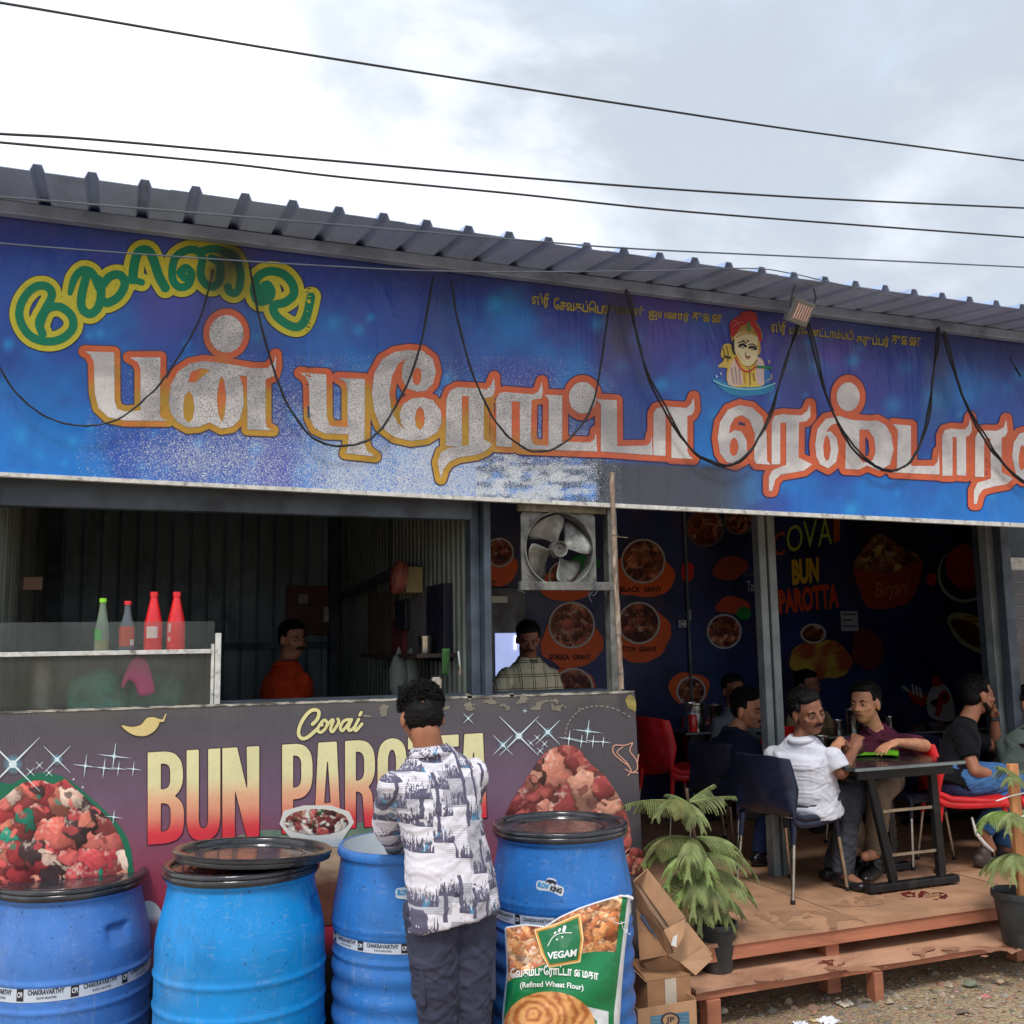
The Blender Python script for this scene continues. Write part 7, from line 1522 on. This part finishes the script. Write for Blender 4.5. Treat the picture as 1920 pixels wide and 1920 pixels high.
def person(label, J, s=1., skin=None, shirt=None, trous=None, girth=1., sleeve=.55, hair='short', must=0, eyes=True, vox=.007, group=None, shoes=None, hands=True, wr=.006, legs=True, collar=True, seed=1, shirtname='shirt', hem=.10, hw=1.):
    t = thing('person', label, 'person', (J['pelvis'][0], J['pelvis'][1], J.get('floor', DZ)), 0, group)
    V = {k: Vector(v) for k, v in J.items() if k not in ('hk', 'sw', 'floor', 'face', 'up', 'hl', 'hr', 'feet')}
    ms = (V['shl']+V['shr'])/2; pe = V['pelvis']; up = (ms-pe).normalized(); ac = (V['shr']-V['shl']).normalized(); D = .168*s*J.get('sw', 1.)
    V['shl'] = ms-ac*D*.97-up*.046*s; V['shr'] = ms+ac*D*.97-up*.046*s; FT = frame(ac, up); yv = FT @ Vector((0, 1, 0))
    hs = J.get('hk', 1.13)*s; pr, P, FH = head_prims(V['head'], J['face'], J.get('up', (0, 0, 1)), hs)
    nk = V['head']+FH @ Vector((0, -.022*s, -.060*s)); nb = ms+up*.03*s
    sk = list(pr); sk += [('c', nb, nk, .060*s, .056*s)]
    Lt = (ms-pe).length; R = lambda f, a, b: (pe+up*Lt*f, a*s, b*s*girth); g2 = .5+.5*girth
    core = [R(-.05, .150*g2, .112), R(.0, .162*g2, .118), R(.14, .160*g2, .118), R(.36, .148*g2, .112), R(.58, .152*g2, .108), R(.80, .163, .108), R(.92, .160, .092)]
    cap_ = [(ms-up*.012*s, .152*s, .078*s), (ms+up*.022*s, .118*s, .068*s), (ms+up*.048*s, .085*s, .062*s), (ms+up*.072*s, .066*s, .058*s)]
    tor = [('l', core+cap_, FT)]
    sk += tor; slv = []; trp = []
    for sd in 'lr':
        a, b, c = V['sh'+sd], V['el'+sd], V['wr'+sd]; sk += [('c', a, b, .048*s, .040*s), ('c', b, b.lerp(c, .35), .041*s, .040*s), ('c', b.lerp(c, .3), c, .040*s, .025*s)]
        if hands:
            h = J['h'+sd]; sk += hand_prims(c, h[0], h[1], s, h[2], h[3] if len(h) > 3 else 1)
        e1 = a.lerp(b, min(1, sleeve)); slv += [('c', a, a.lerp(b, .25), .047*s, .051*s), ('f', a.lerp(b, .12), e1, .051*s, (.064-.014*min(1, sleeve))*s)]
        if sleeve > 1: e2 = b.lerp(c, sleeve-1); slv += [('c', b, b.lerp(c, .1), .049*s, .047*s), ('f', b, e2, .048*s, .036*s)]
        if legs:
            h_, k, an = V['hp'+sd], V['kn'+sd], V['an'+sd]; to = V['to'+sd]
            sk += [('c', h_, k, .078*s, .054*s), ('c', k, k.lerp(an, .4), .052*s, .050*s), ('c', k.lerp(an, .35), an, .048*s, .034*s), ('c', an, to, .036*s, .028*s)]
            trp += [('c', h_, h_.lerp(k, .5), .098*s, .088*s*hw), ('c', h_.lerp(k, .5), k, .088*s*hw, .070*s*hw), ('c', k, k.lerp(an, .3), .070*s*hw, .066*s*hw), ('f', k.lerp(an, .2), k.lerp(an, .96), .067*s*hw, .058*s*hw)]
    body = fuse('body', sk, vox if vox < .0075 else .0075, skin, t, 4)
    face(t, P, FH, hs, skin, must, 0, eyes)
    hp = fuse('hair', hair_prims(P, FH, hs, hair), .006, HAIR, t, 2, .007 if hair == 'curly' else .004, 2.2 if hair == 'curly' else 3., seed)
    if hair == 'curly': mb = MB(); tufts(mb, P, hs, 1100, seed, .022); obj('hair_curls', mb, HAIR, hp, smooth=True)
    else: mb = MB(); tufts(mb, P, hs, 260, seed, .008); obj('hair_strands', mb, HAIR, hp, smooth=True)
    hd = Vector((up.x*.4, up.y*.4, 1)).normalized() if hem > .12 else up
    sp = [('l', [(pe-hd*hem*s, .176*s*g2, .122*s*girth), (pe-hd*hem*.5*s, .172*s*g2, .124*s*girth)]+core[1:]+cap_, FT)]+slv
    sh = fuse(shirtname, sp, vox, shirt, t, 4, wr, 9., seed, .009*s)
    if collar:
        n = 22; mb = MB(); nd = (V['head']-ms).normalized(); cen = ms+up*.060*s; fw = FT @ Vector((0, 1, 0)); fh = FH @ Vector((0, 1, 0)); 
        if fw.dot(Vector(J.get('chest', J['face']))) < 0: fw = -fw
        for i in range(n+1):
            a = 2*math.pi*i/n; d = ac*math.cos(a)+fw*math.sin(a); fr_ = max(0, math.sin(a))
            lo = cen+d*.074*s-up*(.016+.03*fr_)*s; hi = cen+d*.070*s+up*(.026-.028*fr_)*s; out = cen+d*.090*s-up*(.008+.050*fr_)*s
            mb.v += [tuple(lo), tuple(hi), tuple(out)]
        for i in range(n): a = i*3; b = a+3; mb.f += [(a, b, b+1, a+1), (a+1, b+1, b+2, a+2)]
        obj('collar', mb, shirt, sh, smooth=True, solid=.003, angle=180)
    if legs:
        trp += [('e', pe-up*.01*s, (.172*s*(.5+.5*girth), .125*s*girth, .13*s), FT)]
        fuse('trousers', trp, max(vox, .007), trous, t, 4, wr*1.3, 9., seed+3, .002)
        for sd in 'lr':
            an, to = V['an'+sd], V['to'+sd]; d = (to-an); d.z = 0; d.normalize(); z0 = J.get('floor', DZ)
            if J.get('feet', {}).get(sd): continue
            an2 = Vector((an.x, an.y, z0+.045)); to2 = Vector((to.x, to.y, z0+.03)); 
            o = fuse('shoe', [('c', an2-d*.035*s, to2, .040*s, .036*s), ('c', an2, an2+Vector((0, 0, .045)), .040*s, .040*s), ('e', to2+d*.015, (.036*s, .036*s, .026*s))], .006, shoes or SHOE, t, 4)
    return t, P, FH, sh
def W3(px, py, Y): return tuple(A(px, py, Y=Y))
def WZ(px, py, Y, z): p = A(px, py, Y=Y); return (p.x, p.y, z)
SE = DZ+.535; KN = DZ+.52

# ---- printed shirts
def shirt_geo():
    m, N, L, b = nmat('block_print_shirt'); tc = N.new('ShaderNodeTexCoord'); v = tc.outputs['Object']
    mp = N.new('ShaderNodeMapping'); mp.vector_type = 'POINT'; L.new(v, mp.inputs[0]); mp.inputs['Rotation'].default_value = (R_(90), 0, R_(-8))
    def cells(scale, loc, w, h):
        q = N.new('ShaderNodeMapping'); q.inputs['Location'].default_value = loc; q.inputs['Scale'].default_value = (1, 1, 1); L.new(mp.outputs[0], q.inputs[0])
        br = N.new('ShaderNodeTexBrick'); L.new(q.outputs[0], br.inputs['Vector']); br.inputs['Scale'].default_value = scale; br.inputs['Mortar Size'].default_value = 0.; br.inputs['Brick Width'].default_value = w; br.inputs['Row Height'].default_value = h; br.offset = .37; br.offset_frequency = 2
        br.inputs['Color1'].default_value = (0, 0, 0, 1); br.inputs['Color2'].default_value = (1, 1, 1, 1); br.inputs['Bias'].default_value = 0; return br.outputs['Color']
    wn = N.new('ShaderNodeVectorMath'); wn.operation = 'ADD'
    W_ = srgb(222, 220, 230); G = srgb(178, 178, 188); NV = srgb(92, 90, 112); 
    sx = N.new('ShaderNodeSeparateXYZ'); L.new(v, sx.inputs[0]); wob = math_(N, L, 'MULTIPLY', noise_(N, L, v, 9, 2), .02)
    X_ = math_(N, L, 'ADD', math_(N, L, 'ADD', sx.outputs[0], math_(N, L, 'MULTIPLY', sx.outputs[1], .6)), wob); Z_ = math_(N, L, 'ADD', math_(N, L, 'ADD', sx.outputs[2], wob), math_(N, L, 'MULTIPLY', X_, .06))
    def cell(w, h, k, seed):
        u = math_(N, L, 'ADD', math_(N, L, 'MULTIPLY', X_, 1/w), k*.3); cu = math_(N, L, 'FLOOR', u); zz = math_(N, L, 'ADD', math_(N, L, 'MULTIPLY', Z_, 1/h), math_(N, L, 'FRACT', math_(N, L, 'MULTIPLY', cu, k)))
        cb = N.new('ShaderNodeCombineXYZ'); L.new(cu, cb.inputs[0]); L.new(math_(N, L, 'FLOOR', zz), cb.inputs[1]); cb.inputs[2].default_value = seed
        wnn = N.new('ShaderNodeTexWhiteNoise'); L.new(cb.outputs[0], wnn.inputs['Vector']); return math_(N, L, 'FRACT', u), math_(N, L, 'FRACT', zz), wnn.outputs['Value']
    fu, fz, w1 = cell(.078, .060, .37, 1.); f2u, f2z, w2 = cell(.052, .095, .43, 5.); f3u, f3z, w3 = cell(.064, .085, .61, 9.)
    c = mixc(N, L, math_(N, L, 'GREATER_THAN', w1, .55), W_, G)
    ln = math_(N, L, 'SINE', math_(N, L, 'MULTIPLY', Z_, 2*math.pi/.007)); c = mixc(N, L, math_(N, L, 'MULTIPLY', ramp_(N, L, ln, .5, .9, 0, .4), math_(N, L, 'GREATER_THAN', w1, .45)), c, srgb(116, 114, 128))
    n1 = noise_(N, L, v, 150, 4, .7, (1, 1, .16)); thr = math_(N, L, 'ADD', math_(N, L, 'MULTIPLY', f3z, .34), .37); br = math_(N, L, 'MULTIPLY', math_(N, L, 'GREATER_THAN', n1, thr), math_(N, L, 'LESS_THAN', w3, .72))
    n3 = noise_(N, L, v, 11, 3, .6); ink = mixc(N, L, ramp_(N, L, n3, .60, .62), NV, srgb(84, 136, 172)); c = mixc(N, L, br, c, ink)
    bar = math_(N, L, 'MULTIPLY', math_(N, L, 'LESS_THAN', f2u, .24), math_(N, L, 'GREATER_THAN', w2, .42)); c = mixc(N, L, bar, c, NV)
    L.new(c, b.inputs['Base Color']); b.inputs['Roughness'].default_value = .75; b.inputs['Specular IOR Level'].default_value = .25
    n4 = noise_(N, L, v, 26, 5, .6, (1, 1, .6)); bump_(N, L, b, n4, .35, .012); return m
def shirt_check():
    m, N, L, b = nmat('window_check_shirt'); tc = N.new('ShaderNodeTexCoord'); s = N.new('ShaderNodeSeparateXYZ'); L.new(tc.outputs['Object'], s.inputs[0])
    def lines(o, per, off, w):
        f = math_(N, L, 'FRACT', math_(N, L, 'ADD', math_(N, L, 'MULTIPLY', o, 1/per), off)); return math_(N, L, 'LESS_THAN', math_(N, L, 'ABSOLUTE', math_(N, L, 'SUBTRACT', f, .5)), w)
    c = srgb(200, 196, 168); n = noise_(N, L, tc.outputs['Object'], 12, 4); c = mixc(N, L, ramp_(N, L, n, .3, .7), tuple(q*.85 for q in c), c)
    for o, p in ((s.outputs[0], .085), (s.outputs[2], .085)):
        for off in (0, .16): c = mixc(N, L, math_(N, L, 'MULTIPLY', lines(o, p, off, .028), .85), c, srgb(46, 46, 54))
    L.new(c, b.inputs['Base Color']); b.inputs['Roughness'].default_value = .85; bump_(N, L, b, noise_(N, L, tc.outputs['Object'], 40, 4), .3, .006); return m

# ---- standing man seen from behind, reaching into the open barrel
YM = 3.42
J = dict(hk=1.0, head=W3(791, 1347, YM+.02), face=(.04, .90, -.42), up=(.0, .42, .90), shl=W3(742, 1452, YM-.02), shr=W3(878, 1430, YM-.01), pelvis=W3(846, 1655, YM-.03),
         ell=W3(728, 1548, YM+.12), wrl=W3(760, 1612, YM+.46), elr=W3(862, 1530, YM+.20), wrr=W3(820, 1590, YM+.38),
         hpl=W3(808, 1712, YM-.02), hpr=W3(880, 1706, YM), knl=W3(822, 1895, YM-.01), knr=W3(884, 1895, YM), anl=(0, 0, 0), anr=(0, 0, 0), tol=(0, 0, 0), tor=(0, 0, 0), floor=0.,
         hl=((.15, .4, -1), (1, .2, 0), .5, 1), hr=((-.1, .3, -1), (-1, .2, 0), .5, -1), chest=(0, 1, 0))
for sd in 'lr':
    k = J['kn'+sd]; J['an'+sd] = (k[0]+.02, k[1]-.02, .075); J['to'+sd] = (k[0]+(.0 if sd == 'l' else .05), k[1]+.13, .03)
NAVY = cloth('dark_slate_trousers', srgb(62, 64, 82)); 
t, P, FH, sh = person('young man from behind in a grey and white block print shirt reaching into a barrel', J, .90, SK1, shirt_geo(), NAVY, .93, 2, 'curly', 0, False, .0065, wr=.007, hem=.13, seed=4, hw=1.0)
# cargo pockets
for sd, o in (('l', -.058), ('r', .060)):
    h_ = Vector(J['hp'+sd]).lerp(Vector(J['kn'+sd]), .62); mb = MB(); mb.box(h_.x+o-.012, h_.x+o+.012, h_.y-.06, h_.y+.06, h_.z-.085, h_.z+.075); o = obj('cargo_pocket', mb, NAVY, t, bevel=.011, segs=3)
# ---- man in white shirt, seated, turning to the camera
WHT = cloth('white_shirt_cloth', srgb(208, 210, 222), .8, .06)
J = dict(sw=1.12, head=W3(1514, 1336, 4.92), face=(.02, -.98, -.16), up=(-.22, 0, 1), shl=W3(1462, 1402, 5.10), shr=W3(1548, 1404, 4.86), pelvis=WZ(1513, 1535, 5.02, SE),
         elr=W3(1577, 1448, 4.80), wrr=W3(1602, 1408, 4.88), ell=W3(1545, 1440, 5.18), wrl=W3(1590, 1425, 5.08), hpl=WZ(1520, 1545, 5.14, SE-.01), hpr=WZ(1520, 1540, 4.96, SE-.01), knl=WZ(1612, 1528, 5.12, KN), knr=WZ(1592, 1530, 4.94, KN),
         anl=W3(1560, 1636, 5.14), anr=W3(1580, 1640, 4.98), tol=W3(1520, 1648, 5.12), tor=W3(1545, 1650, 5.00), hr=((.3, .15, .5), (.5, .5, -.6), 1.2, 1), hl=((.7, -.2, -.2), (0, 0, -1), .8, 1), chest=(1, .3, 0))
J['tol'] = tuple(Vector(J['anl'])+Vector((.12, .02, -.03))); J['tor'] = tuple(Vector(J['anr'])+Vector((.02, -.11, -.03)))
person('man in a white shirt seated in front turning to look back', J, .98, SK3, WHT, cloth('charcoal_trousers', srgb(60, 64, 72)), 1.30, .78, 'short', .8, vox=.0065, wr=.008, seed=6)
# ---- man in maroon shirt across the table
J = dict(head=W3(1622, 1319, 5.28), face=(-.93, -.36, -.06), up=(0, 0, 1), shl=W3(1684, 1380, 5.32), shr=W3(1598, 1384, 5.30), pelvis=WZ(1645, 1500, 5.42, SE),
         ell=W3(1733, 1398, 5.06), wrl=W3(1682, 1392, 4.95), elr=W3(1588, 1410, 5.08), wrr=W3(1576, 1388, 5.02), hpl=WZ(1668, 1500, 5.36, SE-.01), hpr=WZ(1615, 1500, 5.36, SE-.01), knl=WZ(1650, 1500, 5.00, KN), knr=WZ(1580, 1500, 5.08, KN),
         anl=W3(1640, 1600, 5.10), anr=W3(1612, 1592, 5.20), tol=W3(1622, 1606, 5.0), tor=W3(1598, 1600, 5.1), hl=((-1, .0, -.25), (0, .1, -1), .45, -1), hr=((-.4, -.2, -.2), (0, 0, -1), .5, 1), chest=(-.3, -1, 0))
person('man in a maroon shirt and beige trousers resting his hands on the table', J, .98, SK2, cloth('maroon_cloth', srgb(84, 34, 54)), cloth('beige_trousers', srgb(128, 112, 96)), 1.02, .85, 'short', 0, vox=.0065, wr=.007, seed=9)
# ---- man in navy shirt behind the first black chair
J = dict(head=W3(1403, 1330, 5.62), face=(.42, -.88, -.14), up=(-.18, 0, 1), shl=W3(1352, 1384, 5.85), shr=W3(1404, 1388, 5.58), pelvis=WZ(1385, 1515, 5.72, SE),
         elr=W3(1440, 1440, 5.56), wrr=W3(1465, 1430, 5.72), ell=W3(1385, 1450, 6.05), wrl=W3(1430, 1440, 6.0), hpl=WZ(1400, 1515, 5.82, SE-.01), hpr=WZ(1402, 1512, 5.66, SE-.01), knl=WZ(1450, 1500, 5.84, KN), knr=WZ(1450, 1500, 5.68, KN),
         anl=W3(1432, 1595, 5.86), anr=W3(1425, 1605, 5.66), tol=W3(1450, 1600, 5.86), tor=W3(1445, 1612, 5.66), hr=((1, .2, 0), (0, 0, -1), .4, 1), hl=((1, .2, 0), (0, 0, -1), .4, -1), chest=(1, .2, 0))
person('man in a navy shirt seated at the back looking over his shoulder', J, .98, SK2, cloth('navy_cloth', srgb(28, 34, 54)), cloth('dark_blue_jeans', srgb(34, 44, 78)), 1.05, .9, 'short', .7, vox=.0075, seed=12)
# ---- bearded man in black T-shirt
J = dict(head=W3(1832, 1305, 5.20), face=(.97, -.22, 0), up=(0, 0, 1), shl=W3(1812, 1368, 5.36), shr=W3(1803, 1372, 5.06), pelvis=WZ(1790, 1478, 5.16, SE),
         elr=W3(1828, 1445, 4.98), wrr=W3(1885, 1462, 4.98), ell=W3(1868, 1402, 5.30), wrl=W3(1864, 1345, 5.20), hpl=WZ(1800, 1480, 5.24, SE-.01), hpr=WZ(1800, 1478, 5.08, SE-.01), knl=WZ(1915, 1475, 5.10, KN), knr=WZ(1905, 1475, 4.94, KN),
         anl=W3(1880, 1590, 5.16), anr=W3(1842, 1560, 5.02), tol=W3(1900, 1600, 5.1), tor=W3(1860, 1590, 5.0), hr=((1, .1, -.1), (0, 0, -1), .4, 1), hl=((-.35, -.1, 1), (-1, 0, 0), .9, 1), chest=(1, 0, 0))
t, P, FH, sh = person('bearded man in a black T-shirt and blue jeans holding his chin', J, .98, SK1, cloth('black_tshirt', srgb(18, 18, 23)), cloth('blue_denim', srgb(64, 104, 152)), 1.0, .62, 'short', 1., vox=.0068, collar=False, seed=15, shirtname='t_shirt', shoes=pmat('grey_trainer', srgb(70, 60, 58), .6))
fuse('beard', [('e', P(0, .045, -.085), (.040, .036, .030), FH), ('c', P(-.055, .010, -.045), P(-.035, .045, -.085), .016, .018), ('c', P(.055, .010, -.045), P(.035, .045, -.085), .016, .018)], .006, HAIR, t, 2, .004, 2.5, 3)
an = Vector(J['anr']); obj('shoe_sole', MB().tube([tuple(W3(1822, 1532, 4.95)), tuple(W3(1830, 1562, 4.93)), tuple(W3(1846, 1582, 4.92)), tuple(W3(1862, 1596, 4.92))], [.006, .010, .012, .008], 8), pmat('white_sole', srgb(206, 204, 200), .5), t, smooth=True)
wb = MB(); cw = Vector(J['wrl']); wb.lathe([(.030, -.012), (.034, -.008), (.034, .008), (.030, .012)], tuple(cw-Vector((0, 0, .01))), 20); obj('watch', wb, M['black_base'], t, smooth=True)
# ---- man at the right edge
J = dict(head=W3(1930, 1322, 5.18), face=(-.3, .95, 0), shl=W3(1905, 1385, 5.16), shr=W3(1965, 1385, 5.0), pelvis=WZ(1930, 1478, 5.06, SE), ell=W3(1898, 1440, 5.14), wrl=W3(1900, 1425, 5.3), elr=W3(1990, 1440, 5.0), wrr=W3(2000, 1440, 5.2), hl=((0, 1, 0), (0, 0, -1), .4, 1), hr=((0, 1, 0), (0, 0, -1), .4, -1), chest=(0, 1, 0))
person('person in a grey green shirt cut off by the right edge', J, .98, SK1, cloth('grey_green_cloth', srgb(78, 88, 84)), None, 1.0, .8, 'short', 0, False, vox=.009, legs=False, hands=True, seed=18)
# ---- man in orange shirt in the kitchen
YO = 6.7
J = dict(hk=1.0, head=W3(549, 1200, YO), face=(.40, -.90, -.06), shl=W3(518, 1262, YO+.08), shr=W3(560, 1262, YO-.16), pelvis=W3(540, 1370, YO), elr=W3(572, 1312, YO-.14), wrr=W3(582, 1350, YO-.2), ell=W3(500, 1320, YO+.1), wrl=W3(510, 1370, YO), hr=((0, 0, -1), (-1, 0, 0), .4, 1), hl=((0, 0, -1), (1, 0, 0), .4, 1), chest=(.6, -.7, 0))
J['floor'] = .31
person('stout man in an orange shirt standing in the dark kitchen', J, 1.02, SK2, cloth('orange_cloth', srgb(214, 72, 34)), None, 1.2, .7, 'short', .9, vox=.009, legs=False, seed=21)
# ---- man in checked shirt behind the counter
YK2 = 5.9
J = dict(hk=.98, head=W3(990, 1199, YK2), face=(-.22, -.90, -.36), shl=W3(1026, 1254, YK2+.02), shr=W3(957, 1254, YK2), pelvis=W3(992, 1380, YK2), ell=W3(1045, 1310, YK2), wrl=W3(1040, 1370, YK2-.1), elr=W3(936, 1292, YK2-.05), wrr=W3(938, 1350, YK2-.15), hl=((0, -.3, -1), (-1, 0, 0), .4, 1), hr=((0, -.3, -1), (1, 0, 0), .4, 1), chest=(0, -1, 0))
J['floor'] = .31
person('man in a checked shirt standing behind the counter below the fan', J, .93, SK3, shirt_check(), None, .96, 2, 'short', .9, vox=.008, legs=False, seed=24, wr=.007)
# ---- dim figures at the back tables
def dim(px, py, Y, col, face_, label, seed, hairk='short'):
    J = dict(head=W3(px, py, Y), face=face_); h = Vector(J['head']); J['shl'] = tuple(h+Vector((-.17, 0, -.205))); J['shr'] = tuple(h+Vector((.17, .02, -.205))); J['pelvis'] = tuple(h+Vector((0, .05, -.70))); J['ell'] = tuple(h+Vector((-.22, -.05, -.50))); J['wrl'] = tuple(h+Vector((-.10, -.25, -.46))); J['elr'] = tuple(h+Vector((.22, -.05, -.50))); J['wrr'] = tuple(h+Vector((.10, -.25, -.46)))
    J['hl'] = ((.5, -.6, 0), (0, 0, -1), .4, 1); J['hr'] = ((-.5, -.6, 0), (0, 0, -1), .4, 1)
    person(label, J, .98, SK3, cloth('dim_cloth_%d' % seed, srgb(*col)), None, 1., .8, hairk, 0, False, vox=.011, legs=False, seed=seed)
dim(1515, 1288, 7.0, (176, 156, 120), (.2, -1, 0), 'dim person in a pale yellow top seated just right of the grey post', 32)
dim(1376, 1296, 7.1, (110, 116, 124), (-.2, -1, 0), 'dim person in a grey shirt seated behind the navy shirted man', 33)
